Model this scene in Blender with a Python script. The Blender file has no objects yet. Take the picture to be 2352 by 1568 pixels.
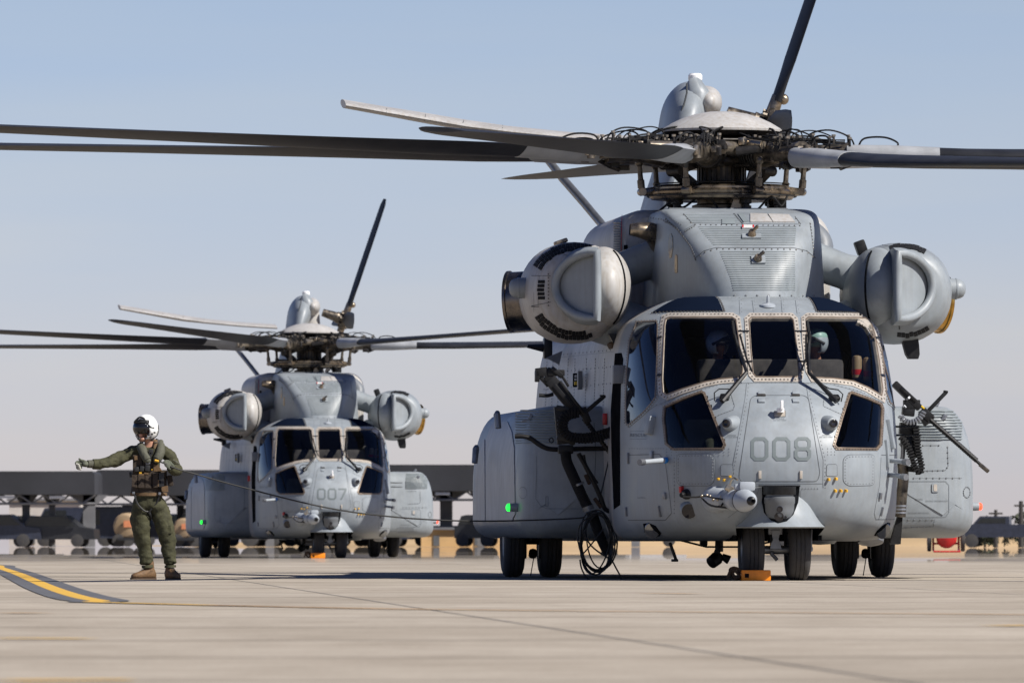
import bpy, bmesh, math, random
from math import sin, cos, pi, radians, sqrt, atan2
from mathutils import Vector, Matrix, Quaternion, geometry, noise
from mathutils.bvhtree import BVHTree
random.seed(7)
SC = bpy.context.scene
COL = SC.collection

# ---------------------------------------------------------------- camera
F = 21361.0; CU = 1176.0; CV = 784.0; CAMZ = 0.47; HV = 1232.0
PITCH = math.atan((HV - CV) / F)
cam_data = bpy.data.cameras.new('camera'); cam = bpy.data.objects.new('camera', cam_data); COL.objects.link(cam)
cam.location = (0, 0, CAMZ); cam.rotation_euler = (pi / 2 + PITCH, 0, 0)
cam_data.sensor_width = 36.0; cam_data.lens = F / 2352.0 * 36.0
cam_data.clip_start = 1.0; cam_data.clip_end = 20000.0
cam_data.dof.use_dof = True; cam_data.dof.focus_distance = 100.5; cam_data.dof.aperture_fstop = 11.0
SC.camera = cam

# ---------------------------------------------------------------- sky and sun
SUN_EL = radians(43); SUN_AZ = radians(123)      # azimuth measured clockwise from +Y (the view direction)
world = bpy.data.worlds.new('World'); SC.world = world; world.use_nodes = True
wn = world.node_tree; wn.nodes.clear()
sky = wn.nodes.new('ShaderNodeTexSky'); sky.sky_type = 'NISHITA'; sky.sun_disc = False
sky.sun_elevation = SUN_EL; sky.sun_rotation = SUN_AZ
sky.altitude = 1500; sky.air_density = 1.0; sky.dust_density = 1.2; sky.ozone_density = 2.0
tc = wn.nodes.new('ShaderNodeTexCoord'); sep = wn.nodes.new('ShaderNodeSeparateXYZ')
mr = wn.nodes.new('ShaderNodeMapRange'); mr.inputs['From Min'].default_value = 0.0; mr.inputs['From Max'].default_value = 1.0
ramp = wn.nodes.new('ShaderNodeValToRGB')
ramp.color_ramp.elements[0].position = 0.0; ramp.color_ramp.elements[0].color = SKY0 = (1.31, 1.225, 1.56, 1)
ramp.color_ramp.elements[1].position = 1.0; ramp.color_ramp.elements[1].color = SKY1 = (0.80, 0.82, 1.06, 1)
ramp.color_ramp.elements[1].color = (0.40, 0.50, 0.86, 1)
for _p, _c in ((0.06, (1.09, 1.065, 1.31, 1)), (0.25, (0.64, 0.74, 1.04, 1))): _e = ramp.color_ramp.elements.new(_p); _e.color = _c
mul = wn.nodes.new('ShaderNodeMixRGB'); mul.blend_type = 'MULTIPLY'; mul.inputs[0].default_value = 1.0
bg = wn.nodes.new('ShaderNodeBackground'); bg.inputs['Strength'].default_value = 0.058
wo = wn.nodes.new('ShaderNodeOutputWorld')
L = wn.links.new
L(tc.outputs['Generated'], sep.inputs[0]); L(sep.outputs['Z'], mr.inputs['Value']); L(mr.outputs[0], ramp.inputs[0])
L(sky.outputs[0], mul.inputs[1]); L(ramp.outputs[0], mul.inputs[2]); cm = wn.nodes.new('ShaderNodeMapping'); cm.inputs['Scale'].default_value = (6, 6, 60); cn = wn.nodes.new('ShaderNodeTexNoise'); cn.inputs['Scale'].default_value = 1.6; cn.inputs['Detail'].default_value = 5
cr_ = wn.nodes.new('ShaderNodeValToRGB'); cr_.color_ramp.elements[0].position = .35; cr_.color_ramp.elements[0].color = (.965, .98, 1.01, 1); cr_.color_ramp.elements[1].position = .65; cr_.color_ramp.elements[1].color = (1.045, 1.015, .985, 1)
mul2 = wn.nodes.new('ShaderNodeMixRGB'); mul2.blend_type = 'MULTIPLY'; mul2.inputs[0].default_value = 1.0
L(tc.outputs['Generated'], cm.inputs[0]); L(cm.outputs[0], cn.inputs['Vector']); L(cn.outputs['Fac'], cr_.inputs[0]); L(mul.outputs[0], mul2.inputs[1]); L(cr_.outputs[0], mul2.inputs[2]); L(mul2.outputs[0], bg.inputs[0]); L(bg.outputs[0], wo.inputs[0])
sd = bpy.data.lights.new('sun', 'SUN'); sd.energy = 5.0; sd.angle = radians(0.5); sd.color = (1.0, 0.95, 0.88)
sun = bpy.data.objects.new('sun', sd); COL.objects.link(sun)
to_sun = Vector((sin(SUN_AZ) * cos(SUN_EL), cos(SUN_AZ) * cos(SUN_EL), sin(SUN_EL)))
sun.rotation_euler = to_sun.to_track_quat('Z', 'Y').to_euler()
vs = SC.view_settings; vs.view_transform = 'Standard'; vs.look = 'None'; vs.exposure = 0.42; vs.gamma = 1.0; vs.use_curve_mapping = False
SC.cycles.max_bounces = 8; SC.cycles.transparent_max_bounces = 12

# ---------------------------------------------------------------- materials
M = {}
def new_mat(name):
    m = bpy.data.materials.new(name); m.use_nodes = True
    return m, m.node_tree, m.node_tree.nodes['Principled BSDF']
def mat(key, color, rough=0.5, metal=0.0, var=0.12, scale=6.0, tint=None, bump=0.0, bscale=40.0, streak=0.0, spec=0.5, emit=None, coat=0.0, wvar=0.0):
    m, nt, p = new_mat(key); n = nt.nodes; l = nt.links.new
    p.inputs['Metallic'].default_value = metal; p.inputs['Roughness'].default_value = rough
    p.inputs['Specular IOR Level'].default_value = spec; p.inputs['Coat Weight'].default_value = coat
    t = n.new('ShaderNodeTexCoord')
    nz = n.new('ShaderNodeTexNoise'); nz.inputs['Scale'].default_value = scale; nz.inputs['Detail'].default_value = 5; nz.inputs['Roughness'].default_value = 0.62
    l(t.outputs['Object'], nz.inputs['Vector'])
    r = n.new('ShaderNodeValToRGB')
    c = Vector(color); t2 = Vector(tint) if tint else c * (1 - 1.6 * var)
    r.color_ramp.elements[0].position = 0.3; r.color_ramp.elements[0].color = (*[max(0, x) for x in t2], 1)
    r.color_ramp.elements[1].position = 0.68; r.color_ramp.elements[1].color = (*[x * (1 + var * .7) for x in c], 1)
    l(nz.outputs['Fac'], r.inputs[0]); out = r.outputs[0]
    if streak > 0:
        mp = n.new('ShaderNodeMapping'); mp.inputs['Scale'].default_value = (14, 14, 1.1); l(t.outputs['Object'], mp.inputs[0])
        n2 = n.new('ShaderNodeTexNoise'); n2.inputs['Scale'].default_value = 1.6; n2.inputs['Detail'].default_value = 4; l(mp.outputs[0], n2.inputs['Vector'])
        r2 = n.new('ShaderNodeValToRGB'); r2.color_ramp.elements[0].position = 0.36; r2.color_ramp.elements[0].color = (0.80, 0.74, 0.66, 1)
        r2.color_ramp.elements[1].position = 0.56; r2.color_ramp.elements[1].color = (1, 1, 1, 1); l(n2.outputs['Fac'], r2.inputs[0])
        mx = n.new('ShaderNodeMixRGB'); mx.blend_type = 'MULTIPLY'; mx.inputs[0].default_value = streak
        l(out, mx.inputs[1]); l(r2.outputs[0], mx.inputs[2]); out = mx.outputs[0]
    l(out, p.inputs['Base Color'])
    if wvar > 0:
        ma = n.new('ShaderNodeMapRange'); ma.inputs['To Min'].default_value = max(0.02, rough - wvar); ma.inputs['To Max'].default_value = min(1, rough + wvar)
        ma.inputs['From Min'].default_value = .3; ma.inputs['From Max'].default_value = .7
        l(nz.outputs['Fac'], ma.inputs['Value']); l(ma.outputs[0], p.inputs['Roughness'])
    if bump > 0:
        nb = n.new('ShaderNodeTexNoise'); nb.inputs['Scale'].default_value = bscale; nb.inputs['Detail'].default_value = 4; l(t.outputs['Object'], nb.inputs['Vector'])
        b = n.new('ShaderNodeBump'); b.inputs['Strength'].default_value = bump; b.inputs['Distance'].default_value = 0.02
        l(nb.outputs['Fac'], b.inputs['Height']); l(b.outputs[0], p.inputs['Normal'])
    if emit:
        p.inputs['Emission Color'].default_value = (*emit[0], 1); p.inputs['Emission Strength'].default_value = emit[1]
    M[key] = m; return m
PAINT = (0.25, 0.278, 0.30)
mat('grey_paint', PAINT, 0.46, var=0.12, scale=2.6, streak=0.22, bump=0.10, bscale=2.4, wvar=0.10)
mat('light_and_lit_grey', (0.42, 0.41, 0.395), 0.5, var=0.12, scale=2.6, streak=0.6, bump=0.08, bscale=4.0)  # pale grey parts; also light on cabin side, sponson and cheek put into colour
mat('dark_grey_paint', (0.15, 0.165, 0.185), 0.5, var=0.12, scale=3.0, streak=0.3)
mat('rivet_soft', (0.16, 0.17, 0.18), 0.5, var=.1)
mat('louver_paint', (0.20, 0.228, 0.236), 0.5, var=0.08)
mat('marking_paint', (0.13, 0.155, 0.16), 0.6, var=0.06)
mat('seam_dark', (0.06, 0.065, 0.07), 0.7, var=0.2, scale=5)
mat('seam_soft', (0.13, 0.145, 0.16), 0.6, var=0.2, scale=5)
mat('rivet_metal', (0.12, 0.11, 0.10), 0.45, 0.5)
mat('frame_paint', (0.54, 0.485, 0.415), 0.38, 0.25, var=0.18, scale=9)
mat('frame_brown', (0.20, 0.15, 0.11), 0.45, 0.3, var=0.25, scale=12)
mat('black_rubber', (0.012, 0.012, 0.013), 0.75, spec=.25, var=0.3, scale=10, bump=0.2, bscale=30)
mat('tyre_rubber', (0.03, 0.03, 0.033), 0.8, var=0.35, scale=6, tint=(0.055, 0.05, 0.045), bump=0.1)
mat('black_metal', (0.015, 0.015, 0.016), 0.42, 0.3, spec=.4, var=0.3, scale=9, wvar=.15)
mat('gun_metal', (0.014, 0.014, 0.015), 0.5, 0.15, spec=.3, var=0.3, scale=12)
mat('bronze_metal', (0.30, 0.24, 0.17), 0.32, 0.9, var=0.35, scale=7, tint=(0.09, 0.08, 0.075), wvar=.15)
mat('hub_metal', (0.16, 0.135, 0.105), 0.42, 0.75, var=0.4, scale=11, tint=(0.03, 0.028, 0.026), wvar=.15)
mat('hub_dark', (0.035, 0.032, 0.03), 0.5, 0.5, var=0.4, scale=11)
mat('hub_bright', (0.42, 0.36, 0.28), 0.3, 0.8, var=0.3, scale=10)
mat('gold_metal', (0.62, 0.36, 0.09), 0.25, 1.0, var=0.3, scale=6, wvar=.08)
mat('exhaust_metal', (0.20, 0.17, 0.14), 0.28, 0.95, var=0.4, scale=4, tint=(0.05, 0.055, 0.07), wvar=.1)
mat('strut_metal', (0.22, 0.23, 0.25), 0.4, 0.6, var=0.2)
mat('blade_dark', (0.020, 0.021, 0.025), 0.55, spec=.35, var=0.25, scale=3, streak=0)
mat('blade_light', (0.34, 0.35, 0.36), 0.45, var=0.12, scale=4)
mat('white_lamp', (0.8, 0.8, 0.8), 0.2)
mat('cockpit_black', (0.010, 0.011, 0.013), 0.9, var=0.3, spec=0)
mat('cockpit_panel', (0.09, 0.08, 0.07), 0.8, var=0.25, scale=10)
mat('seat_fabric', (0.06, 0.06, 0.055), 0.9)
mat('helmet_white', (0.78, 0.78, 0.76), 0.22, var=0.04, scale=8)
mat('helmet_grey', (0.42, 0.47, 0.50), 0.35, var=0.06)
mat('helmet_green', (0.35, 0.55, 0.48), 0.4, var=0.06)
mat('visor_black', (0.012, 0.012, 0.014), 0.12, 0.0, var=0.2)
mat('skin', (0.50, 0.26, 0.17), 0.5, var=0.10, scale=20)
mat('flight_suit', (0.050, 0.049, 0.021), 0.85, var=0.28, scale=14, bump=0.5, bscale=26)
mat('glove_green', (0.09, 0.10, 0.07), 0.8, var=0.2, scale=20)
mat('glove_pale', (0.45, 0.44, 0.38), 0.8)
mat('preserver_grey', (0.085, 0.085, 0.060), 0.8, var=0.18, scale=16, bump=0.3)
mat('vest_brown', (0.040, 0.027, 0.017), 0.85, var=0.3, scale=14, bump=0.4)
mat('vest_tan', (0.13, 0.078, 0.036), 0.85, var=0.2, scale=14, bump=0.3)
mat('gear_black', (0.02, 0.02, 0.02), 0.5, var=0.3)
mat('boot_brown', (0.17, 0.095, 0.042), 0.7, var=0.3, scale=18, bump=0.3)
mat('yellow_plastic', (0.75, 0.42, 0.03), 0.4)
mat('chock_orange', (0.80, 0.24, 0.004), 0.45, var=0.10, scale=8, bump=.1)
mat('rope_brown', (0.06, 0.035, 0.02), 0.9, bump=0.4)
mat('cable_black', (0.02, 0.02, 0.018), 0.6)
mat('blue_plastic', (0.02, 0.22, 0.65), 0.35)
mat('tube_white', (0.34, 0.37, 0.40), 0.35, var=.06)
mat('red_paint', (0.50, 0.02, 0.02), 0.35, var=0.15)
mat('green_light', (0.05, 0.6, 0.1), 0.3, emit=((0.01, 1.0, 0.04), 2.2))
mat('red_light', (0.6, 0.05, 0.02), 0.3, emit=((1.0, 0.05, 0.02), 2.6))
mat('amber_light', (0.8, 0.6, 0.4), 0.3, emit=((1.0, 0.75, 0.4), 4.0))
mat('lens_dark', (0.02, 0.018, 0.02), 0.08)
mat('lens_glass', (0.26, 0.26, 0.25), 0.12, 0.6, var=0.15, scale=90)
mat('turret_grey', (0.13, 0.14, 0.15), 0.45, var=0.1)
mat('label_yellow', (0.75, 0.50, 0.02), 0.5)
mat('label_white', (0.6, 0.6, 0.58), 0.5)
mat('canopy_dark', (0.022, 0.023, 0.028), 0.8, var=0.3, scale=0.3)
mat('column_grey', (0.16, 0.16, 0.17), 0.7, var=0.2, scale=.5)
mat('car_navy', (0.03, 0.035, 0.055), 0.35, var=0.2)
mat('car_black', (0.02, 0.021, 0.024), 0.35, var=0.2)
mat('car_grey', (0.12, 0.125, 0.13), 0.4, var=0.2)
mat('car_white', (0.5, 0.5, 0.5), 0.4, var=0.05)
mat('car_tan', (0.34, 0.24, 0.13), 0.5, var=0.1)
mat('tank_tan', (0.42, 0.30, 0.18), 0.6, var=0.15, scale=1.0)
mat('tank_orange', (0.55, 0.20, 0.09), 0.6, var=0.1)
mat('hut_tan', (0.60, 0.38, 0.17), 0.8, var=0.1, scale=1)
mat('wall_pale', (0.50, 0.47, 0.44), 0.8, var=0.1, scale=.6)
mat('car_glass', (0.015, 0.018, 0.02), 0.1)
mat('taxi_yellow', (0.64, 0.36, 0.03), 0.75, var=0.12, scale=2.2, tint=(0.55, 0.34, 0.06))
mat('taxi_orange', (0.42, 0.24, 0.09), 0.8, var=0.2, scale=2)
mat('taxi_black', (0.11, 0.11, 0.115), 0.85, var=0.25, scale=2.5)
mat('bush_green', (0.06, 0.07, 0.04), 0.9, var=0.3, scale=2)
mat('wood_dark', (0.05, 0.045, 0.04), 0.9)

# window glass: a thin dark tint plus a mirror-like skin
def glass_mat(key, tint, body, gs=.9, rough=0.02):
    m, nt, p = new_mat(key); n = nt.nodes; l = nt.links.new; n.remove(p)
    out = n['Material Output']
    tr = n.new('ShaderNodeBsdfTransparent'); tr.inputs[0].default_value = (*tint, 1)
    df = n.new('ShaderNodeBsdfDiffuse'); df.inputs[0].default_value = (*body, 1)
    gl = n.new('ShaderNodeBsdfGlossy'); gl.inputs['Roughness'].default_value = rough; gl.inputs[0].default_value = (gs * .95, gs * .97, gs, 1)
    a = n.new('ShaderNodeMixShader'); a.inputs[0].default_value = 0.10; l(tr.outputs[0], a.inputs[1]); l(df.outputs[0], a.inputs[2])
    fr = n.new('ShaderNodeFresnel'); fr.inputs[0].default_value = 1.5
    b = n.new('ShaderNodeMixShader'); l(fr.outputs[0], b.inputs[0]); l(a.outputs[0], b.inputs[1]); l(gl.outputs[0], b.inputs[2])
    l(b.outputs[0], out.inputs[0]); M[key] = m
glass_mat('windscreen_glass', (0.80, 0.82, 0.84), (0.008, 0.009, 0.012), .45)
glass_mat('tinted_glass', (0.45, 0.5, 0.58), (0.006, 0.009, 0.018), .55)
mat('dark_glass', (0.006, 0.010, 0.022), 0.04, var=0.05, spec=0.22)
mat('dark_roof_glass', (0.006, 0.010, 0.022), 0.25, var=0.05, spec=0.0)

# concrete that turns into a hot-air mirage at very low grazing angles
def ground_mat(key, c1, c2, c3, per_slab=False):
    m, nt, p = new_mat(key); n = nt.nodes; l = nt.links.new
    out = n['Material Output']; p.inputs['Roughness'].default_value = 0.95; p.inputs['Specular IOR Level'].default_value = 0.0
    g = n.new('ShaderNodeNewGeometry')
    def noise_at(scale, sc3, detail=6, rough=.6):
        mp = n.new('ShaderNodeMapping'); mp.inputs['Scale'].default_value = sc3; l(g.outputs['Position'], mp.inputs[0])
        t = n.new('ShaderNodeTexNoise'); t.inputs['Scale'].default_value = scale; t.inputs['Detail'].default_value = detail; t.inputs['Roughness'].default_value = rough
        l(mp.outputs[0], t.inputs['Vector']); return t.outputs['Fac']
    a = noise_at(0.35, (1, .35, 1)); r = n.new('ShaderNodeValToRGB')
    r.color_ramp.elements[0].position = .32; r.color_ramp.elements[0].color = (*c1, 1); r.color_ramp.elements[1].position = .68; r.color_ramp.elements[1].color = (*c2, 1); l(a, r.inputs[0])
    b = noise_at(1.4, (1.1, .9, 1), 12, .78); rb = n.new('ShaderNodeValToRGB'); rb.color_ramp.elements[0].position = .40; rb.color_ramp.elements[0].color = (*c3, 1)
    rb.color_ramp.elements[1].position = .60; rb.color_ramp.elements[1].color = (1, 1, 1, 1); l(b, rb.inputs[0])
    mx = n.new('ShaderNodeMixRGB'); mx.blend_type = 'MULTIPLY'; mx.inputs[0].default_value = 1.0; l(r.outputs[0], mx.inputs[1]); l(rb.outputs[0], mx.inputs[2])
    f = noise_at(30, (1, 1, 1), 6, .75); rf = n.new('ShaderNodeValToRGB'); rf.color_ramp.elements[0].position = .35; rf.color_ramp.elements[0].color = (.78, .77, .76, 1)
    rf.color_ramp.elements[1].position = .6; rf.color_ramp.elements[1].color = (1.05, 1.05, 1.05, 1); l(f, rf.inputs[0])
    m2 = n.new('ShaderNodeMixRGB'); m2.blend_type = 'MULTIPLY'; m2.inputs[0].default_value = .8; l(mx.outputs[0], m2.inputs[1]); l(rf.outputs[0], m2.inputs[2]); col = m2.outputs[0]
    st = noise_at(0.55, (1, .7, 1), 7, .72); rs = n.new('ShaderNodeValToRGB'); rs.color_ramp.elements[0].position = .61; rs.color_ramp.elements[0].color = (1, 1, 1, 1); rs.color_ramp.elements[1].position = .72; rs.color_ramp.elements[1].color = (.62, .59, .55, 1)
    l(st, rs.inputs[0]); m4 = n.new('ShaderNodeMixRGB'); m4.blend_type = 'MULTIPLY'; m4.inputs[0].default_value = .8; l(col, m4.inputs[1]); l(rs.outputs[0], m4.inputs[2]); col = m4.outputs[0]
    if per_slab:
        oi = n.new('ShaderNodeObjectInfo'); mr = n.new('ShaderNodeMapRange'); mr.inputs['To Min'].default_value = .93; mr.inputs['To Max'].default_value = 1.05; l(oi.outputs['Random'], mr.inputs[0])
        tco = n.new('ShaderNodeTexCoord'); sp = n.new('ShaderNodeSeparateXYZ'); l(tco.outputs['Object'], sp.inputs[0])
        ab = n.new('ShaderNodeMath'); ab.operation = 'ABSOLUTE'; l(sp.outputs['Y'], ab.inputs[0])
        ed = n.new('ShaderNodeMapRange'); ed.inputs['From Min'].default_value = 2.62; ed.inputs['From Max'].default_value = 2.98; ed.inputs['To Min'].default_value = 1; ed.inputs['To Max'].default_value = .66; l(ab.outputs[0], ed.inputs[0])
        mm = n.new('ShaderNodeMath'); mm.operation = 'MULTIPLY'; l(mr.outputs[0], mm.inputs[0]); l(ed.outputs[0], mm.inputs[1])
        m3 = n.new('ShaderNodeMixRGB'); m3.blend_type = 'MULTIPLY'; m3.inputs[0].default_value = 1; l(col, m3.inputs[1]); l(mm.outputs[0], m3.inputs[2]); col = m3.outputs[0]
    l(col, p.inputs['Base Color'])
    bm_ = n.new('ShaderNodeBump'); bm_.inputs['Strength'].default_value = .25; bm_.inputs['Distance'].default_value = .004; l(f, bm_.inputs['Height']); l(bm_.outputs[0], p.inputs['Normal'])
    # mirage: total reflection in the hot air layer over the concrete below a fraction of a degree
    dp = n.new('ShaderNodeVectorMath'); dp.operation = 'DOT_PRODUCT'; l(g.outputs['Incoming'], dp.inputs[0]); l(g.outputs['True Normal'], dp.inputs[1])
    ad = n.new('ShaderNodeMath'); ad.operation = 'ABSOLUTE'; l(dp.outputs['Value'], ad.inputs[0])
    wv = noise_at(0.12, (1.0, .25, 1), 5, .7)
    ws = n.new('ShaderNodeMath'); ws.operation = 'MULTIPLY_ADD'; ws.inputs[1].default_value = -0.0016; l(wv, ws.inputs[0]); l(ad.outputs[0], ws.inputs[2])
    mf = n.new('ShaderNodeMapRange'); mf.inputs['From Min'].default_value = 0.0010; mf.inputs['From Max'].default_value = 0.0021; mf.inputs['To Min'].default_value = .95; mf.inputs['To Max'].default_value = 0; l(ws.outputs[0], mf.inputs[0])
    gl = n.new('ShaderNodeBsdfGlossy'); gl.inputs['Roughness'].default_value = 0.0; gl.inputs[0].default_value = (.97, .97, 1, 1)
    wvb = noise_at(0.7, (1.0, .12, 1), 3, .6); wb = n.new('ShaderNodeBump'); wb.inputs['Strength'].default_value = .004; wb.inputs['Distance'].default_value = .05; l(wvb, wb.inputs['Height']); l(wb.outputs[0], gl.inputs['Normal'])
    ms = n.new('ShaderNodeMixShader'); l(mf.outputs[0], ms.inputs[0]); l(p.outputs[0], ms.inputs[1]); l(gl.outputs[0], ms.inputs[2]); l(ms.outputs[0], out.inputs[0])
    M[key] = m
ground_mat('concrete', (0.37, 0.325, 0.268), (0.465, 0.415, 0.350), (.79, .78, .77), True)
ground_mat('concrete_far', (0.37, 0.325, 0.268), (0.465, 0.415, 0.350), (.79, .78, .77), False)
ground_mat('dry_grass', (0.38, 0.27, 0.13), (0.50, 0.36, 0.19), (.7, .68, .6), False)
mat('berm_grass', (0.48, 0.345, 0.20), 0.95, var=0.2, scale=0.05, spec=0)

# ---------------------------------------------------------------- mesh helpers
def tag(o, label=None, cat=None, group=None, kind=None):
    if label: o['label'] = label
    if cat: o['category'] = cat
    if group: o['group'] = group
    if kind: o['kind'] = kind
    return o
def empty(name, loc, rz=0, label=None, cat=None, group=None):
    o = bpy.data.objects.new(name, None); COL.objects.link(o); o.location = loc; o.rotation_euler = (0, 0, rz); o.empty_display_size = .2
    return tag(o, label, cat, group)
def rot_to(d):
    return Vector(d).normalized().to_track_quat('Z', 'Y').to_matrix()
class MB:
    def __init__(s): s.v = []; s.f = []; s.mi = []
    def add(s, v, f, mi=0):
        b = len(s.v); s.v += [Vector(p) for p in v]; s.f += [tuple(i + b for i in q) for q in f]; s.mi += [mi] * len(f); return s
    def box(s, c, d, R=None, bev=0.0, mi=0):
        hx, hy, hz = d[0] / 2, d[1] / 2, d[2] / 2; c = Vector(c)
        if bev <= 0:
            P = [Vector((x, y, z)) for x in (-hx, hx) for y in (-hy, hy) for z in (-hz, hz)]
            Fc = [(0, 1, 3, 2), (4, 6, 7, 5), (0, 4, 5, 1), (2, 3, 7, 6), (0, 2, 6, 4), (1, 5, 7, 3)]
        else:
            bm = bmesh.new(); bmesh.ops.create_cube(bm, size=1)
            for q in bm.verts: q.co = Vector((q.co.x * 2 * hx, q.co.y * 2 * hy, q.co.z * 2 * hz))
            bmesh.ops.bevel(bm, geom=bm.edges[:], offset=bev, segments=2, profile=.6, affect='EDGES')
            P = [q.co.copy() for q in bm.verts]; Fc = [tuple(q.index for q in fc.verts) for fc in bm.faces]; bm.free()
        if R is not None: P = [R @ p for p in P]
        return s.add([p + c for p in P], Fc, mi)
    def tube(s, pts, r, seg=10, cap=True, sx=1.0, closed=False, mi=0):
        P = [Vector(p) for p in pts]; n = len(P); R = r if isinstance(r, (list, tuple)) else [r] * n
        T = []
        for i in range(n):
            if closed: t = P[(i + 1) % n] - P[i - 1]
            else: t = P[min(i + 1, n - 1)] - P[max(i - 1, 0)]
            T.append(t.normalized() if t.length > 1e-9 else Vector((0, 0, 1)))
        up = Vector((0, 0, 1)) if abs(T[0].z) < .9 else Vector((0, 1, 0))
        a = T[0].cross(up).normalized(); V = []; Fc = []
        for i in range(n):
            a = (a - T[i] * a.dot(T[i])).normalized(); b = T[i].cross(a)
            for k in range(seg):
                t = 2 * pi * k / seg; V.append(P[i] + a * (cos(t) * R[i]) + b * (sin(t) * R[i] * sx))
        m = n if closed else n - 1
        for i in range(m):
            j = (i + 1) % n
            for k in range(seg):
                q = (k + 1) % seg; Fc.append((i * seg + k, i * seg + q, j * seg + q, j * seg + k))
        if cap and not closed: Fc.append(tuple(range(seg - 1, -1, -1))); Fc.append(tuple(range((n - 1) * seg, n * seg)))
        return s.add(V, Fc, mi)
    def lathe(s, prof, o, ax, seg=24, sc=(1, 1), cap=True, mi=0):
        Rm = rot_to(ax); o = Vector(o); V = []; Fc = []
        for (r, h) in prof:
            for k in range(seg):
                t = 2 * pi * k / seg; V.append(o + Rm @ Vector((r * cos(t) * sc[0], r * sin(t) * sc[1], h)))
        for i in range(len(prof) - 1):
            for k in range(seg):
                q = (k + 1) % seg; Fc.append((i * seg + k, i * seg + q, (i + 1) * seg + q, (i + 1) * seg + k))
        if cap:
            Fc.append(tuple(range(seg - 1, -1, -1))); Fc.append(tuple(range((len(prof) - 1) * seg, len(prof) * seg)))
        return s.add(V, Fc, mi)
    def ball(s, c, r, seg=16, rings=10, R=None, mi=0):
        if not isinstance(r, (tuple, list, Vector)): r = (r, r, r)
        V = []; Fc = []; c = Vector(c)
        for i in range(rings + 1):
            ph = pi * i / rings
            for k in range(seg):
                t = 2 * pi * k / seg; p = Vector((r[0] * sin(ph) * cos(t), r[1] * sin(ph) * sin(t), r[2] * cos(ph)))
                V.append(c + (R @ p if R is not None else p))
        for i in range(rings):
            for k in range(seg):
                q = (k + 1) % seg; Fc.append((i * seg + k, (i + 1) * seg + k, (i + 1) * seg + q, i * seg + q))
        return s.add(V, Fc, mi)
    def loft(s, rings, closed=True, cap=(True, True), mi=0):
        n = len(rings[0]); V = [p for r in rings for p in r]; Fc = []
        for i in range(len(rings) - 1):
            for k in range(n if closed else n - 1):
                q = (k + 1) % n; Fc.append((i * n + k, i * n + q, (i + 1) * n + q, (i + 1) * n + k))
        if cap[0]: Fc.append(tuple(range(n - 1, -1, -1)))
        if cap[1]: Fc.append(tuple(range((len(rings) - 1) * n, len(rings) * n)))
        return s.add(V, Fc, mi)
    def prism(s, poly, y0, y1, mi=0):      # poly of (x, z), extruded along y
        n = len(poly); V = [(p[0], y0, p[1]) for p in poly] + [(p[0], y1, p[1]) for p in poly]
        Fc = [tuple(range(n)), tuple(range(2 * n - 1, n - 1, -1))] + [(i, (i + 1) % n, n + (i + 1) % n, n + i) for i in range(n)]
        return s.add(V, Fc, mi)
    def build(s, name, m, parent=None, smooth=True, ang=35, kind=None, weld=True):
        me = bpy.data.meshes.new(name); me.from_pydata([tuple(p) for p in s.v], [], s.f)
        ms = m if isinstance(m, (list, tuple)) else [m]
        for x in ms: me.materials.append(M[x])
        if len(ms) > 1: me.polygons.foreach_set('material_index', s.mi)
        bm = bmesh.new(); bm.from_mesh(me)
        if weld: bmesh.ops.remove_doubles(bm, verts=bm.verts, dist=1e-5)
        bmesh.ops.recalc_face_normals(bm, faces=bm.faces); bm.to_mesh(me); bm.free()
        if smooth: me.shade_smooth(); me.set_sharp_from_angle(angle=radians(ang))
        o = bpy.data.objects.new(name, me); COL.objects.link(o)
        if parent: o.parent = parent
        if kind: o['kind'] = kind
        return o
def cr(pts, n):                                    # Catmull-Rom through tuples
    out = []; k = len(pts)
    for i in range(k - 1):
        p0, p1, p2, p3 = pts[max(i - 1, 0)], pts[i], pts[i + 1], pts[min(i + 2, k - 1)]
        for j in range(n):
            t = j / n
            out.append(tuple(.5 * (2 * b + (c - a) * t + (2 * a - 5 * b + 4 * c - d) * t * t + (3 * b - a - 3 * c + d) * t ** 3) for a, b, c, d in zip(p0, p1, p2, p3)))
    out.append(tuple(pts[-1])); return out
def resample(poly, step, closed=True):
    out = []; n = len(poly)
    for i in range(n if closed else n - 1):
        a = poly[i]; b = poly[(i + 1) % n]; d = math.hypot(b[0] - a[0], b[1] - a[1]); k = max(1, int(math.ceil(d / step)))
        for j in range(k): out.append((a[0] + (b[0] - a[0]) * j / k, a[1] + (b[1] - a[1]) * j / k))
    if not closed: out.append(tuple(poly[-1]))
    return out
def rounded(poly, rad, k=4):
    out = []; n = len(poly)
    for i in range(n):
        p = Vector(poly[i]); a = Vector(poly[i - 1]) - p; b = Vector(poly[(i + 1) % n]) - p
        r = min(rad, a.length * .45, b.length * .45); s0 = p + a.normalized() * r; s1 = p + b.normalized() * r
        for j in range(k + 1):
            t = j / k; q = s0 * (1 - t) ** 2 + p * 2 * t * (1 - t) + s1 * t * t; out.append((q.x, q.y))
    return out
def offset_poly(poly, d):
    n = len(poly); A = sum(poly[i][0] * poly[(i + 1) % n][1] - poly[(i + 1) % n][0] * poly[i][1] for i in range(n)); sg = 1 if A > 0 else -1
    out = []
    for i in range(n):
        p0 = Vector(poly[i - 1]); p = Vector(poly[i]); p1 = Vector(poly[(i + 1) % n])
        e0 = (p - p0); e1 = (p1 - p)
        if e0.length < 1e-6: e0 = e1
        if e1.length < 1e-6: e1 = e0
        n0 = Vector((e0.y, -e0.x)).normalized() * sg; n1 = Vector((e1.y, -e1.x)).normalized() * sg
        m = n0 + n1; m = m.normalized() if m.length > 1e-6 else n0; q = p + m * (d / max(.5, m.dot(n0))); out.append((q.x, q.y))
    return out
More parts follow.
